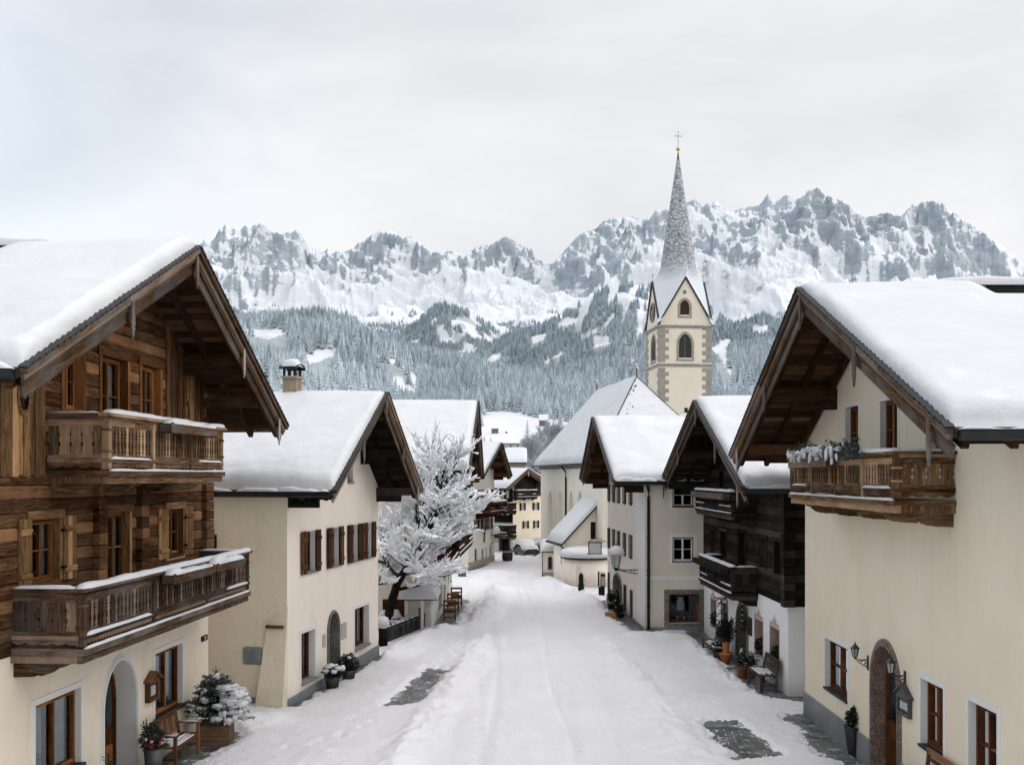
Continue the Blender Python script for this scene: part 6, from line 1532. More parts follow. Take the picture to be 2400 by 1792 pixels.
for fr, hh in ((tf, hf), (tl, hl)):
    for i, k in enumerate(hh):
        s_ = MB(); a, b_, c, d_ = k['u0'], k['u1'], k['z0'], k['z1']; zz = d_-k['arch']; w_ = .2
        fbox(s_, fr, a-w_, a, c-.12, zz, -.03, .2); fbox(s_, fr, b_, b_+w_, c-.12, zz, -.03, .2); fbox(s_, fr, a-w_, b_+w_, c-.25, c-.12, -.05, 0)
        strips(s_, fr, arch_pts(a, b_, zz, d_, 16, True), w_, -.03, .2); o_ = s_.build('belfry_window', M['quoin'], te)
        lm = MB(); n = 12
        lm.quad([fr(a, c, .24), fr(b_, c, .24), fr(b_, d_, .24), fr(a, d_, .24)], None, .2, 1)
        for j in range(n):
            z = c+(d_-c)*(j+.5)/n; half = (b_-a)/2*min(1, math.sqrt(max(.02, (d_-z)/(k['arch']))) if z > zz else 1)
            mid = (a+b_)/2; fbox(lm, fr, mid-half, mid+half, z-.02, z+.02, .08, .15)
        if i == 0: fbox(lm, fr, (a+b_)/2-.02, (a+b_)/2+.02, c, d_-.2, .06, .1)
        lm.build('louvre', [M['louver' if i == 0 else 'brick_louver'], M['interior' if i == 0 else 'brick_louver']], o_)
        sn = MB(); sn.snow(fr(a-.05, c-.12, -.02), fr(b_+.05, c-.12, -.02), .2, .09, side=(fr(0, 0, 1)-fr(0, 0, 0))); sn.build('sill_snow', M['snow'], o_)
for za_, zb_ in ((8.0, zs_-.42), (zs_+.05, zc_-.35)):
    for cs in ('near', 'right', 'left'):
        m = MB(); z = za_; i = 0
        while z < zb_:
            a_, b_q = (.78, .47) if i % 2 else (.47, .78)
            if cs == 'near': fbox(m, tf, -.025, a_, z, z+.343, -.025, 0); fbox(m, tl, 0, a_, z, z+.343, -.025, 0)
            elif cs == 'right': fbox(m, tf, TW-b_q, TW+.025, z, z+.343, -.025, 0)
            else: fbox(m, tl, TW-b_q, TW+.025, z, z+.343, -.025, 0)
            z += .345; i += 1
        m.build('corner_stones', M['quoin'], te)
for zz, nm, p in ((zs_, 'string_course', .12), (zc_-.12, 'cornice', .16)):
    m = MB(); fbox(m, tf, -p, TW+p, zz-.1, zz+.02, -p, 0); fbox(m, tl, 0, TW+p, zz-.1, zz+.02, -p, 0); fbox(m, tf, -p*.5, TW+p*.5, zz-.22, zz-.1, -p*.5, 0); fbox(m, tl, 0, TW+p*.5, zz-.22, zz-.1, -p*.5, 0); o_ = m.build(nm, M['quoin'], te)
    sn = MB(); sn.snow(tf(-p, zz+.02, -p*.45), tf(TW+p, zz+.02, -p*.45), p*1.2, .09, amp=.1); sn.snow(tl(-p, zz+.02, -p*.45), tl(TW+p, zz+.02, -p*.45), p*1.2, .09, amp=.1); sn.build('ledge_snow', M['snow'], o_)
# round hole in the gable, small lucarne low on the shaft
m = MB(); a = ray_uv(1604.6, 684.5, oT, cF); m.lathe([(.14, 0), (.17, 0), (.17, .03), (.14, .03), (.12, .01)], n=16); o_ = m.build('oculus', M['greystone'], te); o_.location = tf(a[0], a[1], -.002); o_.rotation_euler = (PI/2, 0, 0)
a = ray_uv(1608, 961, oT, cF); m = MB(); fbox(m, tf, a[0]-.14, a[0]+.14, a[1]-.2, a[1]+.2, -.03, 0); m.build('slit_window', M['interior'], te)
# spire: four corner kites rising between the gables into a round needle
def spire():
    rings = []; K = 12; ov = .22; c = TW/2
    zA = zg+.06; zb0 = zc_-.05
    corners = [(-1, -1), (1, -1), (1, 1), (-1, 1)]; V = []; S = []
    def ring(fn, sn):
        for (sx_, sy_) in corners:
            # from the middle of one side to the middle of the next, over this corner
            for k in range(K+1):
                V.append(fn(sx_, sy_, k/K)); S.append(sn)
    order = lambda sx_, sy_, k: k
    tt = [0, .04, .1, .2, .35, .5, .65, .8, .92, 1]
    for t in tt:
        z = zb0+(zA-zb0)*t; e = (1-t)*ov
        def fn(sx_, sy_, k, t=t, z=z, e=e):
            half = c*(1-t)                       # distance of the verge from the gable middle at this height
            if sx_*sy_ > 0: p0 = (sx_*(c+e), sy_*half+sy_*0, 0); p1 = (sx_*half, sy_*(c+e), 0)
            else: p0 = (sx_*half, sy_*(c+e), 0); p1 = (sx_*(c+e), sy_*half, 0)
            if sx_ == -1 and sy_ == -1: p0, p1 = (-(c+e), -(half+ (e if t < .05 else 0)), 0), (-(half+(e if t < .05 else 0)), -(c+e), 0)
            x = p0[0]+(p1[0]-p0[0])*k; y = p0[1]+(p1[1]-p0[1])*k
            cx_, cy_ = sx_*(c+e), sy_*(c+e)
            b_ = (1-t)**2.2*math.sin(PI*k)*.9
            x = x+(cx_-x)*b_*(.0+.9*(t < .12)); y = y+(cy_-y)*b_*(.0+.9*(t < .12))
            inn = .07*math.sin(PI*k)*math.sin(PI*t)*3; x *= 1-inn*.3; y *= 1-inn*.3
            return (c+x, c+y, z)
        ring(fn, 1.0)
    zt2 = ray_uv(1578, 357, (X0+cF[0]*c+cL[0]*c, Y0+cF[1]*c+cL[1]*c), cF)[1]
    zr0 = zA+1.3; Rr = 1.46
    for i, f_ in enumerate((.33, .66, 1)):
        z = zA+(zr0-zA)*f_
        def fn(sx_, sy_, k, f_=f_, z=z):
            p0 = (sx_*c, 0) if sx_*sy_ > 0 else (0, sy_*c); p1 = (0, sy_*c) if sx_*sy_ > 0 else (sx_*c, 0)
            x = p0[0]+(p1[0]-p0[0])*k; y = p0[1]+(p1[1]-p0[1])*k; a = math.atan2(y, x); q = f_**.6
            return (c+x*(1-q)+math.cos(a)*Rr*1.02*q, c+y*(1-q)+math.sin(a)*Rr*1.02*q, z)
        ring(fn, 1-.75*f_)
    n2 = 46
    for i in range(1, n2+1):
        f_ = i/n2; z = zr0+(zt2-zr0)*f_; r_ = Rr*(1-f_)**1.0+.03
        def fn(sx_, sy_, k, z=z, r_=r_):
            p0 = (sx_, 0) if sx_*sy_ > 0 else (0, sy_); p1 = (0, sy_) if sx_*sy_ > 0 else (sx_, 0)
            a = math.atan2(p0[1]+(p1[1]-p0[1])*k, p0[0]+(p1[0]-p0[0])*k); q = r_*(1+.012*nz(a*3, z*3))
            return (c+math.cos(a)*q, c+math.sin(a)*q, z)
        ring(fn, max(0, .25-f_*4)+.12)
    V = np.array(V); n = (K+1)*4; nr = len(V)//n
    fs = [(i*n+k, i*n+k+1, (i+1)*n+k+1, (i+1)*n+k) for i in range(nr-1) for k in range(n) if (k+1) % (K+1)]
    np_mesh('spire', V, np.array(fs), M['spire'], {'snowy': np.array(S)}, parent=te)
    top = Vector((c, c, zt2))
    m = MB(); m.lathe([(.19, -1.1), (.03, .1)], top, 12); m.build('spire_cap', M['green_metal'], te)
    m = MB(); m.blob(top+Vector((0, 0, .28)), .19, .19, .15, 14, 10, 0); m.build('gold_ball', M['gold'], te)
    m = MB(); m.box(c-.018, c+.018, c-.018, c+.018, zt2+.4, zt2+1.75); m.box(c-.22, c+.22, c-.015, c+.015, zt2+1.36, zt2+1.40)
    for dx, dz in ((-.25, 1.38), (.25, 1.38), (0, 1.76)): m.blob((c+dx, c, zt2+dz), .05, .04, .05, 6, 5, 0)
    m.build('cross', M['greystone'], te)
spire()
for fr in (tf, tl, (lambda u, z, d: Vector((TW-d, u, z)))):
    m = MB()
    for sg in (0, 1):
        u0 = -.16 if sg == 0 else TW+.16
        m.beam(fr(u0, zc_-.1, -.06), fr(TW/2, zg+.05, -.06), .14, .12)
    v = m.build('verge', M['tile_dark'], te)
    m = MB(); m.tube([fr(TW/2, zg, 0), fr(TW/2, zg+.75, 0)], .02, 5); m.blob(fr(TW/2, zg+.55, 0), .07, .07, .09, 7, 5, 0); m.beam(fr(TW/2-.12, zg+.68, 0), fr(TW/2+.12, zg+.68, 0), .03, .03); m.build('finial', M['gold'], v)
# clock on the left gable
a = ray_uv(1533, 731, oT, cL); cu, cz = TW/2, a[1]; R_ = .78
m = MB(); n = 32
m.quad([tl(cu+math.cos(2*PI*i/n)*R_, cz+math.sin(2*PI*i/n)*R_*1.02, -.03) for i in range(n)])
ck = m.build('clock', M['clock_face'], te); m = MB()
for rr_ in (R_, R_*.6):
    A = [(cu+math.cos(2*PI*i/n)*rr_, cz+math.sin(2*PI*i/n)*rr_*1.02) for i in range(n+1)]
    for p, q_ in zip(A, A[1:]): m.beam(tl(p[0], p[1], -.045), tl(q_[0], q_[1], -.045), .05, .05)
NUM = ['XII', 'I', 'II', 'III', 'IIII', 'V', 'VI', 'VII', 'VIII', 'IX', 'X', 'XI']
m.build('clock_rings', M['iron'], ck)
for i, s_ in enumerate(NUM):
    an = -2*PI*i/12+PI/2
    text(s_, ck, tl(cu+math.cos(an)*R_*.8*(-1), cz+math.sin(an)*R_*.8, -.045), .2, (PI/2, 0, -PI/2), 'iron', 'numeral')
m = MB(); m.beam(tl(cu, cz, -.06), tl(cu+.05, cz+R_*.72, -.06), .05, .03); m.beam(tl(cu, cz, -.06), tl(cu-.12, cz-R_*.42, -.06), .06, .03); m.build('clock_hands', M['iron'], ck)
# ================================================================= background houses on the slope
def far_house(name, px0, px1, ybase, Y, hw, label, wallm='hazy_wall', cat='house', ang=0, side=0, roof_h=None, wins=3):
    """gable side turned to the street; eaves parallel to the picture"""
    x0, x1 = (px0-CX)/F*Y, (px1-CX)/F*Y; z0 = H-(ybase-HY)/F*Y; w_ = x1-x0; d = w_*.7; rh = roof_h or w_*.22
    e = empty(name, ((x0+x1)/2, Y, z0), ang, label, cat)
    m = MB(); m.box(-w_/2, w_/2, 0, d, -hw*.8, hw); 
    m.prism([(-w_/2, .0, hw), (-w_/2, d, hw), (-w_/2, d/2, hw+rh)], (w_, 0, 0)); m.build('wall', M[wallm], e)
    m = MB(); o = w_*.07
    for sg, ya in ((1, -o), (-1, d+o)):
        m.prism([(-w_/2-o, ya, hw-rh*o*2/d), (w_/2+o, ya, hw-rh*o*2/d), (w_/2+o, d/2, hw+rh), (-w_/2-o, d/2, hw+rh)], (0, 0, .12))
    ro = m.build('roof', M['tile_dark'], e)
    slab_snow('roof_snow', ro, [(-w_/2-o, -o, hw-rh*o*2/d+.12), (w_/2+o, -o, hw-rh*o*2/d+.12), (w_/2+o, d/2, hw+rh+.12), (-w_/2-o, d/2, hw+rh+.12)], max(.35, w_*.03), 14, 14, (1, 1, 0, 1), 3, 'snow_far', rr=.3)
    slab_snow('roof_snow', ro, [(w_/2+o, d+o, hw-rh*o*2/d+.12), (-w_/2-o, d+o, hw-rh*o*2/d+.12), (-w_/2-o, d/2, hw+rh+.12), (w_/2+o, d/2, hw+rh+.12)], max(.35, w_*.03), 14, 14, (1, 1, 0, 1), 3, 'snow_far', rr=.3)
    for i in range(wins):
        for zz in ((.25, .6) if hw > 4 else (.35,)):
            u = -w_/2+w_*(i+.5)/wins; m = MB(); m.box(u-w_*.035, u+w_*.035, -.08, 0, hw*zz, hw*zz+min(1.2, hw*.3)); m.build('window', M['dark_glass'], e)
    return e
far_house('farmhouse', 1172, 1222, 1066, 480, 6.0, 'white farmhouse with dark eaves on the slope below the meadow', roof_h=2.2)
far_house('hay_barn', 1152, 1168, 1010, 640, 1.7, 'small grey hay barn alone on the snowy meadow', 'hut_wall', 'barn', wins=1, roof_h=1.1)
far_house('field_shed', 1184, 1189.5, 1015.5, 640, 1.0, 'tiny square shed right of the hay barn on the meadow', 'hut_wall', 'shed', wins=0, roof_h=.4)
far_house('upper_farm', 1264, 1284, 994, 700, 3.2, 'brown farmhouse half hidden at the upper edge of the meadow', 'hut_wall', 'house', wins=2, roof_h=3.5)
far_house('snowed_house', 1186, 1232, 1100, 120, 1.0, 'low snow-covered roof rising behind the closing houses of the street', 'hut_wall', 'house', wins=0, roof_h=1.25)
# ================================================================= plants
def sprigs(mb, c, rx, ry, rz, n, ln, w_=.014, up=.25, seed=0, shell=.55, mats=1, cone=False):
    """needle sprigs / leaves filling an egg or cone; each is a bent blade pair"""
    r = random.Random(seed)
    for i in range(n):
        while True:
            x, y, z = r.uniform(-1, 1), r.uniform(-1, 1), r.uniform(-1, 1); d = math.sqrt(x*x+y*y+z*z)
            if cone:
                k = (1-(z+1)/2); 
                if math.hypot(x, y) < k+.04 and math.hypot(x, y) > k*shell*.8: break
            elif shell < d < 1: break
        p = Vector((c[0]+x*rx, c[1]+y*ry, c[2]+z*rz)); dr = Vector((x, y, z*.6+up)); dr += Vector((r.gauss(0, .35), r.gauss(0, .35), r.gauss(0, .3))); dr.normalize()
        L_ = ln*r.uniform(.6, 1.3); sd = dr.cross(Vector((r.gauss(0, 1), r.gauss(0, 1), r.gauss(0, 1)))); sd.normalize()
        q = p+dr*L_*.5+Vector((0, 0, -.0)); e = p+dr*L_+Vector((0, 0, -.12*L_)); t = r.random()
        mb.quad([p-sd*w_*.5, q-sd*w_, e, q+sd*w_], None, t, 0)
        s2 = dr.cross(sd); mb.quad([p-s2*w_*.5, q-s2*w_, e, q+s2*w_], None, t, 0)
def potted(name, pos, label, pot, plant, cat='potted plant', rz=0, group=None):
    e = empty(name, pos, rz, label, cat, group); pot(e); plant(e); return e
def round_pot(r0, r1, h_, mat='terracotta', rim=True):
    def f(e):
        m = MB(); pr = [(r0, 0), (r1, h_*.93), (r1*1.08, h_*.93), (r1*1.08, h_), (r1*.92, h_), (r1*.9, h_*.9)] if rim else [(r0, 0), (r1, h_), (r1*.93, h_), (r1*.9, h_*.92)]
        m.lathe(pr, n=24); m.build('pot', M[mat], e)
    return f
def square_pot(b0, b1, h_, mat='pot_dark', slats=0):
    def f(e):
        m = MB(); m.lathe([(b0*.7071, 0), (b1*.7071, h_), (b1*.64, h_), (b1*.62, h_*.92)], n=4, sm=False, tw=.5)
        if slats:
            for k in range(slats):
                z0 = h_*k/slats+.004; z1 = h_*(k+1)/slats-.004; b_ = b0/2+.012
                for (x0, x1, y0, y1) in ((-b_, b_, -b_-.01, -b_+.01), (-b_, b_, b_-.01, b_+.01)): m.box(x0, x1, y0, y1, z0, z1)
                for (x0, x1, y0, y1) in ((-b_-.01, -b_+.01, -b_, b_), (b_-.01, b_+.01, -b_, b_)): m.box(x0, x1, y0, y1, z0, z1)
        m.build('pot', M[mat], e)
    return f
def plant_egg(z, rx, rz, n, ln, mat='boxwood', snow=0, w_=.014, seed=1, cone=False, tips=(), red=0, up=.25, snow_r=.07, side=(0, 0)):
    def f(e):
        m = MB(); sprigs(m, (0, 0, z), rx, rx, rz, n, ln, w_, up, seed, .45, cone=cone)
        m.blob((0, 0, z-rz*.08), rx*.62, rx*.62, rz*.7, 10, 7, .15, 3, t=0)
        for (x, y, h_) in tips:
            for k in range(4): m.beam((x*.2, y*.2, z), (x, y, z+h_), .012, .012); sprigs(m, (x*(.5+.14*k), y*(.5+.14*k), z+h_*(.45+.14*k)), .05, .05, .07, 16, ln*.8, w_, .4, seed+k)
        m.build('foliage', M[mat], e)
        r = random.Random(seed+5)
        if snow:
            s_ = MB()
            for i in range(snow):
                a = r.uniform(0, 2*PI); el = r.uniform(.15, 1.4); q = math.cos(el)
                x, y = math.cos(a)*q*rx+side[0]*rx, math.sin(a)*q*rx+side[1]*rx; zz = z+math.sin(el)*rz
                if cone: k = r.uniform(0, 1); x, y, zz = math.cos(a)*rx*(1-k), math.sin(a)*rx*(1-k), z-rz+2*rz*k
                b_ = snow_r*r.uniform(.5, 1.3); s_.blob((x, y, zz+b_*.2), b_, b_, b_*.6, 8, 5, .3, 3, seed=i)
            s_.build('snow', M['snow'], e)
        if red:
            s_ = MB()
            for i in range(red): a = r.uniform(-2.2, .4); s_.blob((math.cos(a)*rx*.75, math.sin(a)*rx*.75, z-rz*.25+r.uniform(-.05, .06)), .035, .035, .03, 7, 5, .3, 4, seed=i)
            s_.build('red_bow', M['red'], e)
            for i in range(4): s_ = MB(); a = r.uniform(-2.2, .4); s_.blob((math.cos(a)*rx*.85, math.sin(a)*rx*.85, z+r.uniform(-.05, .1)), .03, .03, .03, 8, 6, 0); s_.build('bauble', M['white_paint'], e)
    return f
def spruce_bush():
    """young spruce in a wooden crate, heavy snow on its right flank"""
    p = G(506, 1738); e = empty('crate_spruce', (p.x, p.y, 0), .1, 'bushy spruce loaded with snow on one side, in a square wooden crate', 'potted tree')
    square_pot(.62, .62, .42, 'crate', 4)(e)
    m = MB(); r = random.Random(2)
    m.tube([(0, 0, .3), (0, 0, 1.0), (.0, 0, 1.62)], [.03, .02, .008], 5)
    for i in range(105):
        z = .42+.95*(i/105)**.9; a = i*2.4+r.uniform(-.3, .3); L_ = .62*(1-((z-.35)/1.25)**1.3)+.07; L_ *= r.uniform(.8, 1.15)
        d = Vector((math.cos(a), math.sin(a), .22+r.uniform(-.1, .2))); b0 = Vector((0, 0, z)); n = max(4, int(L_/.045))
        pts = [b0+d*L_*(k/n)+Vector((0, 0, -.10*L_*(k/n)**2)) for k in range(n+1)]; m.tube(pts, [.009*(1-.7*k/n) for k in range(n+1)], 3)
        for k in range(1, n+1):
            for s_ in range(10):
                q = pts[k]+Vector((r.gauss(0, .008), r.gauss(0, .008), 0)); dd_ = (d+Vector((r.gauss(0, .7), r.gauss(0, .7), r.gauss(0, .5)))).normalized(); sd = dd_.cross(Vector((r.gauss(0, 1), r.gauss(0, 1), 1))).normalized()*.010; l = r.uniform(.05, .095); t = r.random()
                m.quad([q-sd, q+dd_*l*.6-sd, q+dd_*l, q+dd_*l*.6+sd], None, t)
    for k in range(5): a = k*1.26; m.tube([(0, 0, 1.48), (math.cos(a)*.1, math.sin(a)*.1, 1.56)], [.008, .004], 4)
    m.build('foliage', M['needles'], e)
    s_ = MB(); sd = 0
    for (x, y, z, a, b_, c_) in ((.30, -.05, 1.08, .32, .26, .13), (.46, -.02, .92, .24, .24, .16), (.38, -.22, .86, .24, .16, .14), (.24, -.14, 1.18, .27, .2, .075), (.42, -.2, 1.03, .22, .18, .10), (.55, -.15, .84, .15, .15, .10), (.34, -.36, .93, .2, .09, .08), (.44, -.34, .70, .17, .10, .07), (.22, -.5, .72, .08, .05, .07), (.12, -.42, .86, .13, .08, .05), (.46, -.42, .60, .07, .05, .06),
                                  (.10, -.50, .62, .13, .08, .05), (.34, -.48, .56, .09, .06, .06), (.60, -.1, .6, .09, .1, .07), (.0, 0, 1.38, .09, .09, .08), (-.18, -.3, .98, .10, .07, .05), (-.32, -.30, .80, .1, .06, .035), (-.4, -.25, .66, .09, .06, .03), (-.22, -.2, 1.14, .07, .06, .05), (.2, .2, 1.1, .25, .2, .1), (-.2, .2, .95, .2, .2, .08)):
        sd += 1; s_.blob((x, y, z), a, b_, c_, 16, 10, .3, 2.2, seed=sd)
        for k in range(5): aa = random.uniform(-2.6, .4); s_.blob((x+math.cos(aa)*a*.85, y+math.sin(aa)*b_*.85, z-c_*random.uniform(.2, 1.2)), a*.2, b_*.2, c_*random.uniform(.25, .6), 9, 7, .4, 3, seed=sd*3+k)
    s_.build('snow_load', M['snow'], e)
spruce_bush()
def hw(h, x, s): v = h.W(x, s, 0); return (v.x, v.y, 0)
hrz = lambda h: h.root.rotation_euler[2]
# pots by the left chalet door
potted('tall_planter', hw(h1, .42, h1.S(360, .42)), 'tall grey tapering planter with spruce twigs and red decoration by the arched door', round_pot(.125, .185, .58, 'pot_grey', False),
       plant_egg(.72, .22, .2, 520, .11, 'needles', 4, .008, 11, tips=((-.12, -.05, .34), (.05, .05, .36), (-.16, -.1, .3)), red=14, snow_r=.03))
potted('door_planter', hw(h1, .6, h1.S(262, .6)), 'dark pot of evergreen twigs with red bow before the left arched door', round_pot(.12, .17, .40, 'pot_dark', False),
       plant_egg(.54, .25, .2, 620, .12, 'needles', 6, .008, 12, tips=((.25, -.1, .16), (-.1, .1, .42)), red=16, snow_r=.03))
# pots of the second house
p = G(779, 1616); potted('snowy_pot', (p.x, p.y, 0), 'round dark pot with snow-covered shrub left of the stone door arch', round_pot(.15, .205, .36, 'pot_dark', False), plant_egg(.48, .26, .17, 420, .08, 'boxwood', 16, .012, 21, side=(.25, -.15), snow_r=.085))
p = G(817, 1594); potted('dark_pot_shrub', (p.x, p.y, 0), 'dark leafy shrub in a pot right of the stone door arch, hardly any snow', round_pot(.15, .2, .30, 'pot_dark', False), plant_egg(.46, .27, .24, 480, .1, 'boxwood', 5, .012, 22, tips=((-.15, 0, .22), (.05, 0, .26)), side=(.5, -.4), snow_r=.05))
# right house
p = G(2012, 1769); potted('square_planter', (p.x-.02, p.y, 0), 'tall square tapering black planter with a clipped dark shrub', square_pot(.27, .40, .60, 'pot_dark'), plant_egg(.76, .20, .19, 700, .08, 'boxwood', 0, .013, 31, tips=((0, 0, .24), (.05, .03, .22), (-.06, 0, .2))), rz=.15)
pp = hr.W(.42, hr.S(2085, .42), 0); potted('square_planter', (pp.x, pp.y, 0), 'low square black planter with snow-dusted heather beside the arched stone door', square_pot(.28, .38, .34, 'pot_dark'), plant_egg(.43, .23, .12, 480, .07, 'boxwood', 15, .01, 32, snow_r=.04), rz=.1)
# terracotta group of the dark house
def urn(e):
    m = MB(); m.lathe([(.12, 0), (.2, .26), (.215, .27), (.215, .32), (.16, .32)], n=22); m.lathe([(.11, .3), (.13, .34), (.1, .40), (.12, .62), (.135, .66), (.1, .66)], n=22); m.build('pot', M['terracotta'], e)
p = G(1701, 1553); potted('terracotta_urn', (p.x, p.y, 0), 'stacked terracotta urn with a tall dark shrub beside the far bench', urn, plant_egg(.98, .26, .34, 560, .1, 'boxwood', 2, .016, 41, tips=((.0, .05, .55), (.22, 0, .35)), snow_r=.03), rz=.3)
p = G(1685, 1548); potted('terracotta_pot', (p.x-.02, p.y, 0), 'terracotta pot with a low dark bush at the end of the far bench', round_pot(.1, .15, .30), plant_egg(.42, .22, .18, 320, .1, 'boxwood', 2, .014, 42, snow_r=.03))
p = G(1738, 1588); potted('terracotta_pot', (p.x, p.y, 0), 'slim terracotta pot with a white-dusted dwarf conifer near the arched door', round_pot(.1, .14, .32), plant_egg(.56, .18, .27, 420, .05, 'needles', 34, .008, 43, cone=True, snow_r=.028))
p = G(1757, 1588); potted('terracotta_pot', (p.x+.02, p.y+.12, 0), 'wide terracotta pot with dark evergreen right beside the near bench', round_pot(.15, .2, .28), plant_egg(.48, .26, .24, 460, .08, 'needles', 18, .01, 44, snow_r=.025))
# entrance of the beige corner house
for px, py, rr_, hh, lab, cone in ((1446, 1437, .16, .95, 'slim clipped dark conifer standing in the arched entrance of the beige house', True), (1432, 1425, .18, .6, 'low dark evergreen in a tub left of the arched entrance of the beige house', False), (1454, 1447, .14, .35, 'low bowl of winter heather right of the arched entrance of the beige house', False)):
    p = G(px, py); potted('entrance_plant', (p.x, p.y, 0), lab, round_pot(.13, .17, .2, 'pot_dark'), plant_egg(.2+hh/2, rr_, hh/2, 300, .07, 'boxwood', 5, .016, int(px), cone=cone, snow_r=.035))
p = G(1430, 1447); m = MB(); m.box(-.2, .2, -.12, .12, .0, .22); o = m.build('red_tub', M['terracotta'], None); o.location = (p.x, p.y, 0); tag(o, 'small reddish trough on the ground before the entrance plants of the beige house', 'trough')
# window boxes of the white ground floor
for k, lab in (('g1', 'farthest'), ('g3', 'third'), ('g4', 'nearest')):
    q_ = kk[k]; c = hk.W(-.08, (q_['u0']+q_['u1'])/2, q_['z0']+.02); e = empty('window_box', c, hrz(hk), 'window box with dark green plants in the %s window of the white ground floor' % lab, 'window box')
    m = MB(); m.box(-.1, .1, -.2, .2, 0, .13); m.build('box', M['pot_dark'], e); m = MB(); sprigs(m, (0, 0, .25), .16, .24, .2, 260, .09, .016, .3, 5+len(lab)); m.blob((0, 0, .2), .1, .2, .12, 8, 6, .2, 3, t=0); m.build('foliage', M['boxwood'], e)
# spruce boughs in the balcony flower box on the right
s0_, s1_ = hr.S(2012, 1.15), hr.S(1878, 1.15); bl = abs(s1_-s0_); c = hr.W(1.15, (s0_+s1_)/2, 6.0); e = empty('spruce_boughs', c, hrz(hr), 'snow-laden spruce boughs in the flower box of the right balcony', 'greenery')
m = MB(); r = random.Random(8)
for i in range(190):
    y = r.uniform(-bl/2, bl/2); a = r.uniform(-1.2, 1.6); d = Vector((r.gauss(.2, .5), r.gauss(0, .45), r.uniform(-.1, .9))).normalized(); L_ = r.uniform(.16, .34); b0 = Vector((0, y, .02)); n = 6
    for k in range(n):
        q = b0+d*L_*(k+1)/n
        for s_ in range(9): dd_ = (d+Vector((r.gauss(0, .7), r.gauss(0, .7), r.gauss(0, .5)))).normalized(); sd = dd_.cross(Vector((0, .3, 1))).normalized()*.008; l = r.uniform(.04, .08); m.quad([q-sd, q+dd_*l*.6-sd, q+dd_*l, q+dd_*l*.6+sd], None, r.random())
m.build('foliage', M['needles'], e); s_ = MB()
for i in range(30):
    y = -bl/2+bl*.9*((i*.618) % 1); b_ = r.uniform(.05, .12); x = r.uniform(-.12, .26); s_.blob((x, y, .30-abs(x)*.55+r.uniform(-.05, .05)-abs(y)*.06), b_, b_*1.5, b_*.45, 13, 8, .4, 2.5, seed=i)
for i in range(22): y = -bl/2+bl*.9*((i*.618+.3) % 1); s_.blob((.22+r.uniform(-.03, .06), y, r.uniform(.0, .14)), .03, .035, r.uniform(.05, .12), 9, 6, .35, 3, seed=i)
s_.build('snow_load', M['snow'], e)
# ================================================================= benches
def slat_bench(name, pos, rz, L_, label, mat='bench', arms=False, back_h=.82, slats='v', snow=True, group=None):
    """local x along the bench, back towards +y"""
    e = empty(name, pos, rz, label, 'bench', group)
    m = MB(); n = 5; ds = .42/n
    for i in range(n): m.box(-L_/2, L_/2, -.22+ds*i, -.22+ds*(i+1)-.012, .42, .445)
    m.box(-L_/2+.03, L_/2-.03, -.215, -.185, .35, .42); m.box(-L_/2+.03, L_/2-.03, .16, .19, .35, .42); m.build('seat', M[mat], e)
    m = MB()
    m.beam((-L_/2, .26, back_h), (L_/2, .26, back_h), .035, .09)
    if slats == 'v':
        m.beam((-L_/2, .215, .52), (L_/2, .215, .52), .03, .06); n = int(L_/.075)
        for i in range(n): x = -L_/2+.06+(L_-.12)*i/(n-1); m.beam((x, .215, .53), (x, .258, back_h-.03), .035, .014, (0, 1, 0))
    else:
        for k in range(5): z = .50+k*(back_h-.5)/5; m.beam((-L_/2, .19+k*.018, z), (L_/2, .19+k*.018, z), .022, .052)
    m.build('backrest', M[mat], e)
    for sx in (-1, 1):
        x = sx*(L_/2-.035)
        m = MB(); m.box(x-.03, x+.03, -.24, -.18, 0, .64 if arms else .42); m.build('leg', M[mat], e)
        m = MB(); m.beam((x, .19, 0), (x, .19, .44), .06, .055, (0, 1, 0)); m.beam((x, .19, .44), (x, .27, back_h+.03), .055, .05, (0, 1, 0)); m.build('leg', M[mat], e)
        if arms:
            m = MB(); m.box(x-.035, x+.035, -.27, .22, .64, .67); m.build('armrest', M[mat], e)
            sn = MB(); sn.snow((x, -.26, .67), (x, .15, .67), .06, .018); sn.build('arm_snow', M['snow'], e)
    m = MB(); 
    for sx in (-1, 1): m.box(sx*(L_/2-.035)-.02, sx*(L_/2-.035)+.02, -.19, .18, .18, .22)
    m.build('stretcher', M[mat], e)
    if snow:
        s_ = MB()
        for i in range(5):
            k0 = random.uniform(-.48, -.3); k1 = random.uniform(.25, .48); s_.snow((L_*k0, -.22+ds*(i+.5), .445), (L_*k1, -.22+ds*(i+.5), .445), ds*.8, .022, amp=.6)
        s_.build('seat_snow', M['snow'], e)
    return e
sA, sB = h1.S(415, .68), h1.S(471, .68); L_ = sB-sA; c = h1.W(.42, (sA+sB)/2, 0)
slat_bench('garden_bench', (c.x, c.y, 0), h1.root.rotation_euler[2]+PI/2, L_, 'brown garden bench with armrests and snow streaks, under the left chalet window', 'bench', True, .88)
for (pa, pb, lab) in (((1640, 1530), (1679, 1553), 'grey slatted bench dusted with snow, farther one before the white wall'), ((1753, 1599), (1782, 1622), 'grey slatted bench dusted with snow, nearer one before the white wall')):
    a = G(*pa); b_ = G(*pb); L_ = (a-b_).length+.1; s_ = (hk.S(pa[0], .75)+hk.S(pb[0], .75))/2; c = (a+b_)/2+hk.out*-.24
    slat_bench('garden_bench', (c.x, c.y, 0), hk.root.rotation_euler[2]+PI/2, L_, lab, 'bench_grey', False, .80, 'h')
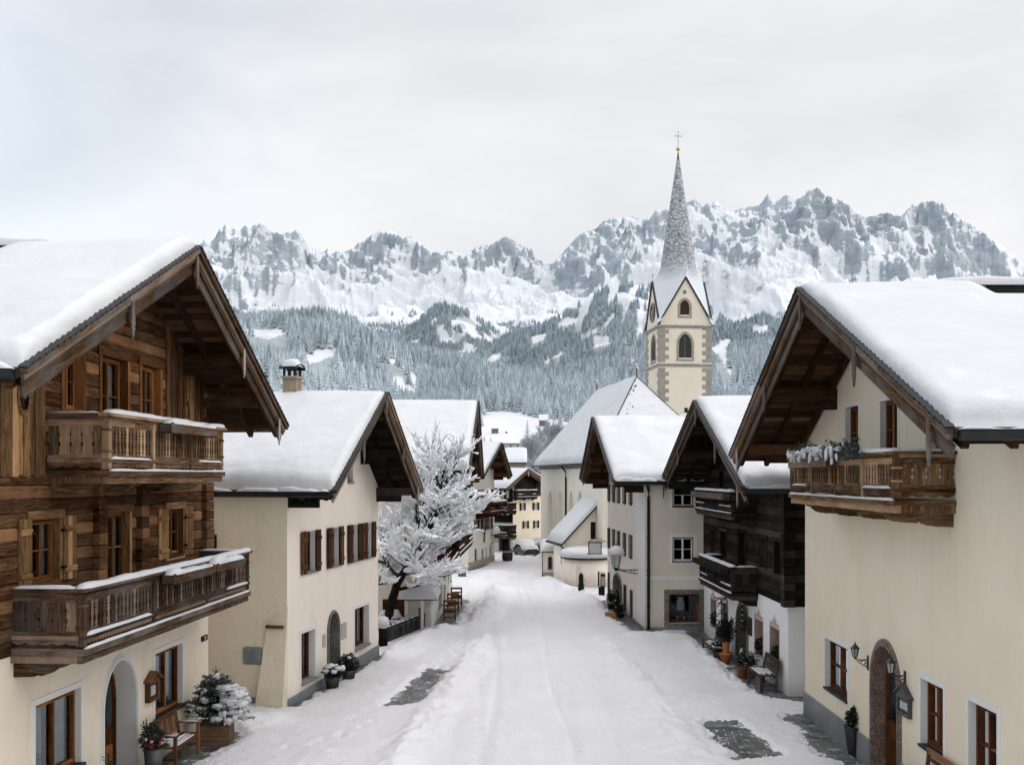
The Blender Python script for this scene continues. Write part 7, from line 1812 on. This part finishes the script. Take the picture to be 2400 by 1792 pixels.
s_ = hr.S(2134, .35); c = hr.W(.32, s_-.80, 0); slat_bench('garden_bench', (c.x, c.y, 0), hrz(hr)+PI/2, 1.6, 'brown slatted bench cut by the lower right picture edge', 'bench', False, 1.12, 'h')
# wooden armchairs in front of the inn
e = None; ps = [G(1056, 1453), G(1064, 1434), G(1072, 1418)]
labs = ['nearest of the three red-brown wooden chairs along the inn wall', 'middle of the three red-brown wooden chairs along the inn wall', 'farthest of the three red-brown wooden chairs along the inn wall']
e = empty('wooden_chair', (0, 0, 0), 0); m = MB()
for i in range(4): m.box(-.24, .24, -.22+i*.11, -.22+i*.11+.1, .40, .43)
m.build('seat', M['bench'], e)
for sx in (-1, 1):
    for sy in (-1, 1): m = MB(); m.box(sx*.22-.03, sx*.22+.03, sy*.2-.03, sy*.2+.03, 0, .75 if sy > 0 else .40); m.build('leg', M['bench'], e)
m = MB(); m.box(-.24, .24, .18, .22, .5, .56); m.box(-.24, .24, .18, .22, .66, .75); m.build('backrest', M['bench'], e); m = MB(); m.box(-.24, .24, -.21, -.17, .1, .15); m.box(-.24, .24, -.21, -.18, .3, .4); m.build('stretcher', M['bench'], e)
for i, (p, lab) in enumerate(zip(ps, labs)):
    o = e if i == 0 else copy_tree(e); o.location = (p.x-.05, p.y+.2, 0); o.rotation_euler = (0, 0, h3.root.rotation_euler[2]+.1); tag(o, lab, 'chair', 'wooden chairs by the inn')
# ================================================================= lanterns and signs
def lantern(name, h, px, py, pxw, label, arm=.42, sc_=1.0, mat='green_metal', snow=False, z=None):
    s_ = h.S(pxw); zz = z if z is not None else h.SZ(pxw, py)[1]; e = empty(name, h.W(0, s_, zz), hrz(h), label, 'lantern')
    m = MB(); m.box(0, .02, -.035, .035, -.14, .14); bt = max(1, sc_); m.tube([(.02, 0, .06), (arm*.6, 0, .05), (arm, 0, .10)], .011*bt, 5); m.tube([(.02, 0, -.09), (arm*.45, 0, -.04), (arm*.95, 0, .06)], .009*bt, 5)
    for (cx, cz, r_) in ((arm*.35, .0, .045), (arm*.62, .015, .03), (arm*.2, -.03, .03)):
        m.tube([(cx+math.cos(a)*r_, 0, cz+math.sin(a)*r_) for a in [i*PI/5 for i in range(9)]], .006*bt, 4)
    m.build('bracket', M['iron' if mat != 'green_metal' else mat], e)
    S = sc_; b0 = Vector((arm, 0, .1)); m = MB()
    m.lathe([(.02*S, -.05*S), (.05*S, 0), (.075*S, .03*S)], b0, 6, sm=False)
    for k in range(6): a = 2*PI*k/6; m.beam(b0+Vector((math.cos(a)*.075*S, math.sin(a)*.075*S, .03*S)), b0+Vector((math.cos(a)*.125*S, math.sin(a)*.125*S, .30*S)), .012, .012)
    m.lathe([(.165*S, .30*S), (.16*S, .315*S), (.10*S, .37*S), (.06*S, .42*S), (.03*S, .44*S), (.03*S, .47*S), (.012*S, .48*S), (.018*S, .50*S), (.004, .54*S)], b0, 6, sm=False); m.build('frame', M[mat], e)
    m = MB(); m.lathe([(.07*S, .03*S), (.118*S, .30*S)], b0, 6, sm=False); m.build('lamp_shade', M['lamp_glass'], e)
    if snow: m = MB(); m.lathe([(.17*S, .305*S), (.185*S, .34*S), (.16*S, .42*S), (.1*S, .47*S), (.03*S, .5*S), (.001, .505*S)], b0, 18); m.build('snow', M['snow'], e)
    return e
lantern('wall_lantern', hr, 2012, 1549, 2035, 'green lantern left of the arched stone door', .26, .60, z=hr.SZ(2035, 1552)[1])
lantern('wall_lantern', hr, 2099, 1590, 2122, 'green lantern right of the arched stone door, above the notice case', .26, .64, z=hr.SZ(2122, 1590)[1])
lantern('street_lantern', hb, 1462, 1335, 1497, 'large lantern with a snow cap on a wrought iron arm at the beige corner', .86, 1.75, 'iron', True, z=hb.SZ(1497, 1337)[1]-.02)
s_ = (hr.S(2108)+hr.S(2140))/2; z_ = hr.SZ(2124, 1676)[1]; roofed_board(hr, s_, z_, abs(hr.S(2108)-hr.S(2140))*.9, hr.SZ(2124, 1628)[1]-z_, 'pot_grey', 'notice_case', 'dark grey gabled notice case with a white sheet right of the stone door', .07)
s_ = hk.S(1759); z_ = hk.SZ(1759, 1487)[1]; m = MB(); m.box(0, .06, -.2, .2, 0, .52); m.box(.06, .065, -.16, .16, .05, .47, t=1); o = m.build('menu_case', M['pot_dark'], None); v = hk.W(0, s_, z_); o.location = v; o.rotation_euler = (0, 0, hrz(hk)); tag(o, 'dark menu case on the white wall right of the garlanded door', 'menu case')
# hanging guild sign at the corner house: framed panel with two interlaced rings
s_ = hb.S(1421); v = hb.W(0, s_-.1, hb.SZ(1421, 1268)[1]); e = empty('hanging_sign', v, hrz(hb), 'white hanging sign with black ring emblem at the far corner of the beige house', 'sign')
m = MB(); m.tube([(0, 0, 0), (.85, 0, 0)], .015, 5); m.tube([(.1, 0, .02), (.28, 0, .11), (.45, 0, .15), (.62, 0, .11), (.82, 0, .02)], .012, 5); m.tube([(.3, 0, .0), (.3, 0, -.05)], .01, 4); m.tube([(.75, 0, 0), (.75, 0, -.05)], .01, 4); 
m.beam((.2, 0, -.05), (.86, 0, -.05), .05, .035); m.beam((.2, 0, -.56), (.9, 0, -.56), .06, .035); m.beam((.25, 0, -.05), (.25, 0, -.55), .04, .03, (0, 1, 0)); m.beam((.82, 0, -.05), (.82, 0, -.55), .04, .03, (0, 1, 0)); m.build('frame', M['iron'], e)
m = MB(); m.box(.26, .81, -.01, .01, -.54, -.06); pn = m.build('panel', M['white_paint'], e); m = MB()
for cx in (.43, .62): m.tube([(cx+math.cos(a)*.09, -.02, -.3+math.sin(a)*.13) for a in [i*2*PI/16 for i in range(17)]], .012, 5)
m.tube([(.5, -.02, -.18), (.55, -.02, -.3), (.5, -.02, -.42)], .01, 4); m.beam((.3, -.02, -.5), (.77, -.02, -.5), .012, .012); m.build('emblem', M['iron'], pn)
# wrought iron sign on the white wall
s_ = hk.S(1712); v = hk.W(.0, s_, hk.SZ(1712, 1400)[1]); e = empty('iron_sign', v, hrz(hk), 'black wrought iron inn sign with scrolls on the white wall left of the arched door', 'sign'); m = MB()
m.tube([(0, 0, 0), (.55, 0, 0)], .015, 5)
for (cx, cz, r_) in ((.18, -.12, .09), (.38, -.1, .07), (.3, -.3, .12), (.3, -.62, .14), (.22, -.8, .08), (.42, -.78, .07), (.3, -1.0, .06)): m.tube([(cx+math.cos(a)*r_, 0, cz+math.sin(a)*r_) for a in [i*2*PI/12 for i in range(11)]], .016, 5)
m.tube([(.3, 0, 0), (.3, 0, -1.1)], .012, 5); m.build('scrolls', M['iron'], e)
# garland round the dark house door
q_ = kk['d']; e = empty('door_garland', hk.W(.04, q_['u0'], 0), hrz(hk), 'evergreen garland with white specks hanging down the side of the arched door', 'garland'); m = MB(); s2 = MB(); r = random.Random(3)
A = [(-.05, 1.1+i*.085) for i in range(14)]; A += [(.02+.14*i, 2.28+.05*math.sin(i)) for i in range(3)]
for i, (u, z) in enumerate(A):
    sprigs(m, (.06, -u if hk.sg < 0 else u, z), .09, .09, .08, 26, .06, .012, .1, i)
    if i % 2: s2.blob((.13, -u+r.uniform(-.06, .06), z), .03, .03, .025, 7, 5, .2)
m.build('foliage', M['boxwood'], e); s2.build('snow_specks', M['snow'], e)
# ================================================================= yard of the bare tree
def picket_fence():
    a, b_, c = G(906, 1511), G(984, 1478), G(1006, 1461); e = empty('picket_fence', (a.x, a.y, 0), 0, 'low dark picket fence with a snow rim in front of the yard tree', 'fence')
    for (p, q) in ((a, b_), (b_+Vector((.12, .3, 0)), c)):
        p = p-a; q = q-a; L_ = (q-p).length; n = int(L_/.085)
        m = MB(); 
        for z in (.18, .48): m.beam(p+Vector((0, .03, z)), q+Vector((0, .03, z)), .03, .05)
        m.build('rail', M['fence'], e); m = MB()
        for i in range(n+1):
            t = p.lerp(q, i/n); hh = .60+random.uniform(-.03, .03); m.beam(t+Vector((0, 0, .02)), t+Vector((random.uniform(-.01, .01), 0, hh)), .02, .065, (q-p).normalized())
        m.build('pickets', M['fence'], e); s_ = MB()
        for i in range(0, n, 5): s_.snow(p.lerp(q, i/n)+Vector((0, 0, .6)), p.lerp(q, min(1, (i+4.2)/n))+Vector((0, 0, .6)), .045, .035, n=5, amp=.8)
        s_.build('snow', M['snow'], e)
    for p in (b_-a, ): m = MB(); m.beam(p, p+Vector((0, 0, .85)), .09, .09, (0, 1, 0)); m.build('post', M['fence'], e)
picket_fence()
p = G(897, 1519); e = empty('gate_post', (p.x, p.y, 0), 0, 'thick rough wooden gate post wearing a tall snow cap, beside the house corner', 'post'); m = MB(); m.tube([(0, 0, 0), (.02, 0, .4), (0, 0, .72)], [.16, .15, .15], 10); m.build('post', M['bark'], e); m = MB(); m.blob((0, 0, .86), .26, .26, .2, 14, 9, .12, 1.5); m.blob((0, 0, .75), .22, .22, .08, 12, 6, .1); m.build('snow_cap', M['snow'], e)
p = G(994, 1458); e = empty('snow_pillar', (p.x-.05, p.y+.5, 0), 0, 'short pillar with a wide pillow of snow by the inn corner', 'pillar'); m = MB(); m.box(-.18, .18, -.15, .15, 0, .55); m.build('shaft', M['fence'], e); m = MB(); m.snow((-.32, 0, .55), (.34, 0, .55), .5, .28, side=(0, 1, 0), amp=.2, ew=.2); m.build('snow_cap', M['snow'], e)
def kiosk():
    YK = 36.4; p = P(950, 1440, YK); e = empty('garden_shelter', (p.x, YK, 0), 0, 'small open garden shelter with white posts and thick snow roof behind the bare tree', 'shelter')
    for x in (.05, .62, 1.0):
        m = MB(); m.box(x-.05, x+.05, -.05, .05, 0, 1.15); m.build('post', M['white_paint'], e)
    m = MB(); m.box(-.15, 1.2, -.2, 1.2, 1.15, 1.2); r_ = m.build('roof', M['blackv'], e); slab_snow('roof_snow', r_, [(-.2, -.25, 1.2), (1.22, -.25, 1.2), (1.22, 1.2, 1.35), (-.2, 1.2, 1.35)], .38, 18, 16, (1, 1, 1, 1), 5, rr=.25)
    m = MB(); m.box(0, 1.0, .6, .65, 0, 1.1); m.build('back_panel', M['offwhite'], e); m = MB(); m.box(-.9, -.1, .5, .6, .45, 1.1); m.build('side_panel', M['brownbal'], e)
    for i, (x, y, z, w_) in enumerate(((-.55, -.2, .55, .8), (-.35, -.9, .3, .8))):
        q = empty('garden_table', (p.x+x, YK+y, 0), 0, ['garden table under a smooth slab of snow behind the yard tree', 'lower garden table under snow just behind the picket fence'][i], 'table'); m = MB(); m.box(-w_/2, w_/2, -.3, .3, z-.05, z); m.build('table_top', M['fence'], q)
        for sx in (-1, 1): m = MB(); m.box(sx*(w_/2-.08)-.04, sx*(w_/2-.08)+.04, -.25, .25, 0, z-.05); m.build('leg', M['fence'], q)
        m = MB(); m.snow((-w_/2-.03, 0, z), (w_/2+.03, 0, z), .68, .26, side=(0, 1, 0), amp=.08, ew=.1); m.build('snow', M['snow'], q)
kiosk()
p = G(1083, 1353); e = empty('teal_crate', (p.x, p.y, 0), .2, 'small teal crate with snow on it beside the inn', 'crate'); m = MB(); m.box(-.2, .2, -.15, .15, 0, .28); m.build('body', M['teal'], e); m = MB(); m.snow((-.2, 0, .28), (.2, 0, .28), .3, .06, side=(0, 1, 0)); m.build('snow', M['snow'], e)
# wrapped topiary, dark stand before the church annex
p = G(1362, 1397); potted('wrapped_topiary', (p.x, p.y, 0), 'slim dark cone shrub with a white snow tip in front of the rounded annex', round_pot(.1, .13, .1, 'pot_dark'), lambda e: (lambda m: (m.lathe([(.13, .08), (.15, .35), (.1, .75), (.12, .95), (.05, 1.12)], n=12), sprigs(m, (0, 0, .6), .15, .15, .5, 160, .06, .012, .1, 9), m.build('foliage', M['cloth_dark'], e)))(MB()) and (lambda m: (m.blob((0, 0, 1.13), .07, .07, .07, 9, 6, .2), m.build('snow', M['snow'], e)))(MB()))
p = G(1410, 1399); e = empty('bin_stand', (p.x, p.y, 0), 0, 'dark bin stand with snow rims just left of the beige house corner', 'bin'); m = MB(); m.box(-.14, .14, -.1, .1, 0, .5); m.box(-.05, .17, -.1, .1, .5, 1.1); m.box(-.17, -.1, -.06, .06, .5, 1.2); m.build('body', M['cloth_dark'], e); m = MB(); m.box(-.03, .16, -.108, -.1, .55, .98); m.build('board', M['plaque'], e); m = MB(); m.snow((-.15, 0, .5), (-.02, 0, .5), .2, .08, side=(0, 1, 0)); m.snow((-.08, 0, 1.1), (.18, 0, 1.1), .2, .1, side=(0, 1, 0)); m.build('snow', M['snow'], e)
p = G(1886, 1618); e = empty('waste_bin', (p.x+.12, p.y+.25, 0), 0, 'narrow dark brown bin in the gap between the white and cream houses', 'bin'); m = MB(); m.lathe([(.15, 0), (.2, .72), (.2, .76), (.17, .78)], n=4, sm=False, tw=.5); m.build('body', M['red_frame'], e); m = MB(); m.box(-.15, .15, -.15, .15, .78, .8); m.build('lid', M['cloth_dark'], e)
p = G(1189, 1316); e = empty('barrel_planter', (p.x, p.y, 0), 0, 'dark wooden tub standing under the arch at the street bend', 'planter'); m = MB(); m.lathe([(.28, 0), (.36, .35), (.34, .6), (.3, .58)], n=16); m.build('tub', M['blackv'], e); m = MB(); sprigs(m, (0, 0, .75), .28, .28, .25, 120, .14, .02, .3, 3); m.build('foliage', M['boxwood'], e)
# iron awning between the fourth and fifth house
p = h4.W(.05, W4-.3, h4.SZ(1158, 1261)[1]); e = empty('entrance_awning', p, hrz(h4), 'small curved awning with snow and iron scrolls over the arched entry at the street bend', 'awning'); m = MB()
A = [(0, .28), (.3, .26), (.6, .16), (.85, 0)]
for (x0, z0), (x1, z1) in zip(A, A[1:]): m.prism([(x0, -.7, z0), (x1, -.7, z1), (x1, .7, z1), (x0, .7, z0)], (0, 0, .05))
m.build('canopy', M['blackv'], e); m = MB(); m.snow((.05, -.7, .33), (.05, .7, .33), .5, .45, amp=.3, ew=.3); m.build('snow', M['snow'], e); m = MB()
for y in (-.6, .6): m.tube([(0, y, -.3), (.35, y, -.1), (.75, y, .02)], .015, 4); m.tube([(.3+math.cos(i)*.1, y, math.sin(i)*.1-.02) for i in range(7)], .012, 4)
m.build('bracket', M['iron'], e)
# ================================================================= cars at the bend (small, half buried)
def car(name, pos, rz, s_, label, snow):
    e = empty(name, pos, rz, label, 'car'); S = s_
    prof_ = [(-2.0, .3), (-2.02, .75), (-1.75, .95), (-1.0, 1.02), (-.45, 1.45), (.75, 1.48), (1.5, 1.08), (2.0, .95), (2.05, .35)]
    m = MB(); W_ = .86
    for (x0, z0), (x1, z1) in zip(prof_, prof_[1:]):
        w0 = W_*(1 if z0 < 1.05 else .8); w1 = W_*(1 if z1 < 1.05 else .8)
        m.quad([(x0*S, -w0*S, z0*S), (x1*S, -w1*S, z1*S), (x1*S, w1*S, z1*S), (x0*S, w0*S, z0*S)], None, .5, 0, True)
    for sg in (-1, 1):
        m.quad([(x*S, sg*W_*(1 if z < 1.05 else .8)*S, z*S) for x, z in prof_], None, .5)
    m.quad([(-2*S, -W_*S, .3*S), (2*S, -W_*S, .3*S), (2*S, W_*S, .3*S), (-2*S, W_*S, .3*S)], None, .5); m.build('body', M['car_paint'], e)
    m = MB()
    for sg in (-1, 1): m.quad([(x*S, sg*(W_*.83 if z > 1.3 else W_*.985)*S, z*S) for x, z in ((-.9, 1.05), (1.3, 1.08), (.7, 1.4), (-.4, 1.38))])
    for (xa, za, xb, zb) in ((-1.0, 1.03, -.47, 1.44), (1.48, 1.1, .78, 1.47)): m.quad([((xa+(-.03 if xa < 0 else .03))*S, -.75*S, za*S), ((xb+(-.03 if xa < 0 else .03))*S, -.66*S, zb*S), ((xb+(-.03 if xa < 0 else .03))*S, .66*S, zb*S), ((xa+(-.03 if xa < 0 else .03))*S, .75*S, za*S)])
    m.build('windows', M['dark_glass'], e)
    for x in (-1.25, 1.3):
        for sg in (-1, 1):
            m = MB(); m.tube([(x*S, sg*.62*S, .3*S), (x*S, sg*.88*S, .3*S)], .31*S, 14); wv = m.build('wheel', M['rubber'], e); m = MB(); m.tube([(x*S, sg*.87*S, .3*S), (x*S, sg*.89*S, .3*S)], .19*S, 10); m.build('rim', M['greystone'], wv)
    if snow:
        m = MB(); t = snow
        pts = []; xs = [-2.0+4.0*i/20 for i in range(21)]
        for x in xs:
            z = np.interp(x, [a for a, b_ in prof_[1:-1]], [b_ for a, b_ in prof_[1:-1]])
            for k in range(13):
                y = -1+2*k/12; ed = math.sqrt(max(0, 1-abs(y)**4))*math.sqrt(max(0, 1-abs(x/2.02)**8)); pts.append((x*S, y*.9*S, (z+t*ed*(1+.3*nz(x*2, y*2)))*S-(0 if ed > .2 else .1)))
        m.grid(pts, 21, 13); m.build('snow', M['snow'], e)
    return e
p = G(1233, 1303); car('snowed_car', (p.x, p.y+.5, 0), PI/2+.35, .62, 'small car almost buried under a dome of snow at the street bend', .42)
p = G(1262, 1297); car('dark_car', (p.x+.35, p.y+1.0, 0), .45, .74, 'dark car with clear windows parked behind the church corner', .06)
# ================================================================= trees
def grow_tree(name, pos, label, H_, spread, seed, trunk_r=.16, levels=4, snow=1.0, minr=.004, el0=.25, mat='bark', cat='tree', base=.22, nmain=9, smat='snow', lean=(0, 0), fine=1.0, bias=(0, 0, 0), group=None):
    r = random.Random(seed); e = empty(name, pos, 0, label, cat, group); T = MB(); B_ = MB(); S = MB()
    def branch(p, d, L_, rad, lev):
        n = max(3, int(4+L_*2)) if lev < levels else 3; pts = [p]; dd_ = d.copy()
        for i in range(n):
            dd_ = (dd_+Vector((r.gauss(0, .17), r.gauss(0, .17), r.gauss(.05 if lev < 3 else .02, .14)))+Vector(bias)*.05).normalized(); pts.append(pts[-1]+dd_*L_/n)
        rd_ = [rad*(1-.62*i/n) for i in range(n+1)]
        (T if lev == 0 else B_).tube(pts, rd_, 9 if lev == 0 else (6 if lev == 1 else (4 if lev == 2 else 3)), cap=False)
        if lev >= 1 and snow:
            fl = [(pts[i+1]-pts[i]).normalized() for i in range(n)]
            seg = []
            for i in range(n):
                if abs(fl[i].z) < .86: seg.append(i)
            runs = []; 
            for i in seg:
                if runs and runs[-1][-1] == i-1: runs[-1].append(i)
                else: runs.append([i])
            for run in runs:
                if r.random() < (.22 if lev < 3 else .1): continue
                q = []; rr_ = []
                idx = run+[run[-1]+1]
                for j, i in enumerate(idx):
                    t = (.034 if lev == 1 else .036 if lev == 2 else .026 if lev == 3 else .016)*snow*r.uniform(.65, 1.45)
                    endf = .5 if j in (0, len(idx)-1) else 1
                    rr_.append((rd_[i]*.95+t)*endf); q.append(pts[i]+Vector((0, 0, rd_[i]*.55+t*.65)))
                S.tube(q, rr_, 6 if lev < 3 else 4)
        if lev >= levels: return
        k = {0: nmain, 1: 6, 2: 6, 3: 5, 4: 4}[lev]; k = max(2, int(k*fine+r.uniform(-.5, .9)))
        for i in range(k):
            f_ = (base+(1-base)*(i+.5)/k) if lev == 0 else .22+.78*(i+r.random()*.6)/k; f_ = min(f_, .98); j = f_*n; a = int(j); q = pts[a].lerp(pts[min(n, a+1)], j-a)
            if lev == 0: az = i*2.4+r.uniform(-.4, .4); el = el0+.75*f_*r.uniform(.6, 1.1); nd = Vector((math.cos(az)*math.cos(el), math.sin(az)*math.cos(el), math.sin(el))); L2 = spread*(1.05-.45*f_)*r.uniform(.8, 1.15)
            else:
                sd = dd_.cross(Vector((0, 0, 1))); sd = sd.normalized() if sd.length > .1 else Vector((1, 0, 0)); ang = r.uniform(.5, 1.0)*(1 if i % 2 else -1)
                nd = (Matrix.Rotation(ang, 3, 'Z') @ (pts[min(n, a+1)]-pts[a]).normalized()); nd = (nd+Vector((0, 0, r.uniform(-.1, .45)))).normalized(); L2 = L_*r.uniform(.38, .62)
            branch(q, nd, L2, max(minr, rad*(1-.6*f_)*(.5 if lev == 0 else .55)), lev+1)
    branch(Vector((0, 0, 0)), Vector((lean[0], lean[1], 1)).normalized(), H_, trunk_r, 0)
    T.build('trunk', M[mat], e); B_.build('branches', M[mat], e)
    if S.v: S.build('snow', M[smat], e)
    return e
grow_tree('snow_laden_tree', ((910-CX)/F*35.2, 35.2, 0), 'bare broad tree heavily loaded with snow in the yard behind the picket fence', 6.5, 2.2, 31, .18, 4, 1.35, nmain=34, base=.25, lean=(-.12, -.02), bias=(-.02, -.1, -.2), fine=1.12, el0=.05, smat='snow_tree')
b = N('frost_twigs'); b.bsdf(b.ramp(b.noise(b.obj(), 3, 4), [(.35, (.30, .32, .34)), (.6, (.55, .58, .61))]), .9); M['frost'] = b.m
for i, (px, yb, yt, Y, sp, lab) in enumerate(((1243, 1112, 1022, 190, .42, 'round frosted bare tree, frontmost of the trees beside the dark spruce'), (1272, 1120, 972, 230, .30, 'tall narrow frosted poplar-like tree left of the church roof'), (1300, 1118, 992, 210, .42, 'spreading frosted bare tree touching the church roof'), (1262, 1165, 1085, 130, .45, 'low frosted tree behind the gable of the yellow house'))):
    q = P(px, yb, Y); hh = (yb-yt)/F*Y; grow_tree('frosted_tree', (q.x, Y, q.z), lab, hh*.8, hh*sp, 50+i, hh*.018, 4, 0, mat='frost', nmain=22, base=.12, fine=1.25, minr=.03, group='frosted trees beside the church')
def spruce(pos, h_, label, seed=1, mat='needles_frost'):
    e = empty('spruce', pos, 0, label, 'tree'); r = random.Random(seed); m = MB(); m.tube([(0, 0, 0), (0, 0, h_*.97)], [h_*.02, h_*.004], 6); m.build('trunk', M['bark'], e); m = MB(); s_ = MB(); n = 26
    for i in range(n):
        z = h_*(.08+.9*i/n); R_ = h_*.22*(1-(i/n)**1.1)*r.uniform(.85, 1.1)+h_*.012; k = 9
        for j in range(k):
            a = 2*PI*(j+r.random()*.7)/k+i; d = Vector((math.cos(a), math.sin(a), -.22)); q = Vector((0, 0, z)); sd = Vector((-d.y, d.x, 0))
            for g in range(4):
                f0, f1 = g/4, (g+1.35)/4; wd = R_*.17*(1.1-f0*.7); c0 = q+d*R_*f0; c1 = q+d*R_*f1+Vector((0, 0, -R_*.12*f1))
                m.quad([c0-sd*wd*.5, c1-sd*wd*r.uniform(.6, 1.3), c1+d*R_*.08, c1+sd*wd*r.uniform(.6, 1.3), c0+sd*wd*.5], None, r.random())
                if r.random() < .35: s_.blob(c1+Vector((0, 0, h_*.006)), wd*1.0, wd*.9, h_*.008, 6, 4, .2)
    m.build('crown', M[mat], e); s_.build('snow', M['snow_far'], e); return e
q = P(1236, 1085, 330); spruce((q.x, 330, q.z), (1085-981)/F*330, 'tall dark spruce dusted with snow in front of the meadow')
for i, (px, yb, hpx, Y) in enumerate(((1135, 1042, 26, 420), (1150, 1040, 20, 420), (1128, 1000, 36, 600), (1313, 1000, 44, 500), (1300, 985, 22, 700))):
    q = P(px, yb, Y); spruce((q.x, Y, q.z), hpx/F*Y, ['small frosted conifer left of the farmhouse', 'lowest frosted bush-like conifer by the farmhouse roof', 'frosted conifer at the left edge of the meadow', 'pale frosted conifer at the right edge of the meadow beside the church roof', 'small conifer at the upper right edge of the meadow'][i], 20+i)
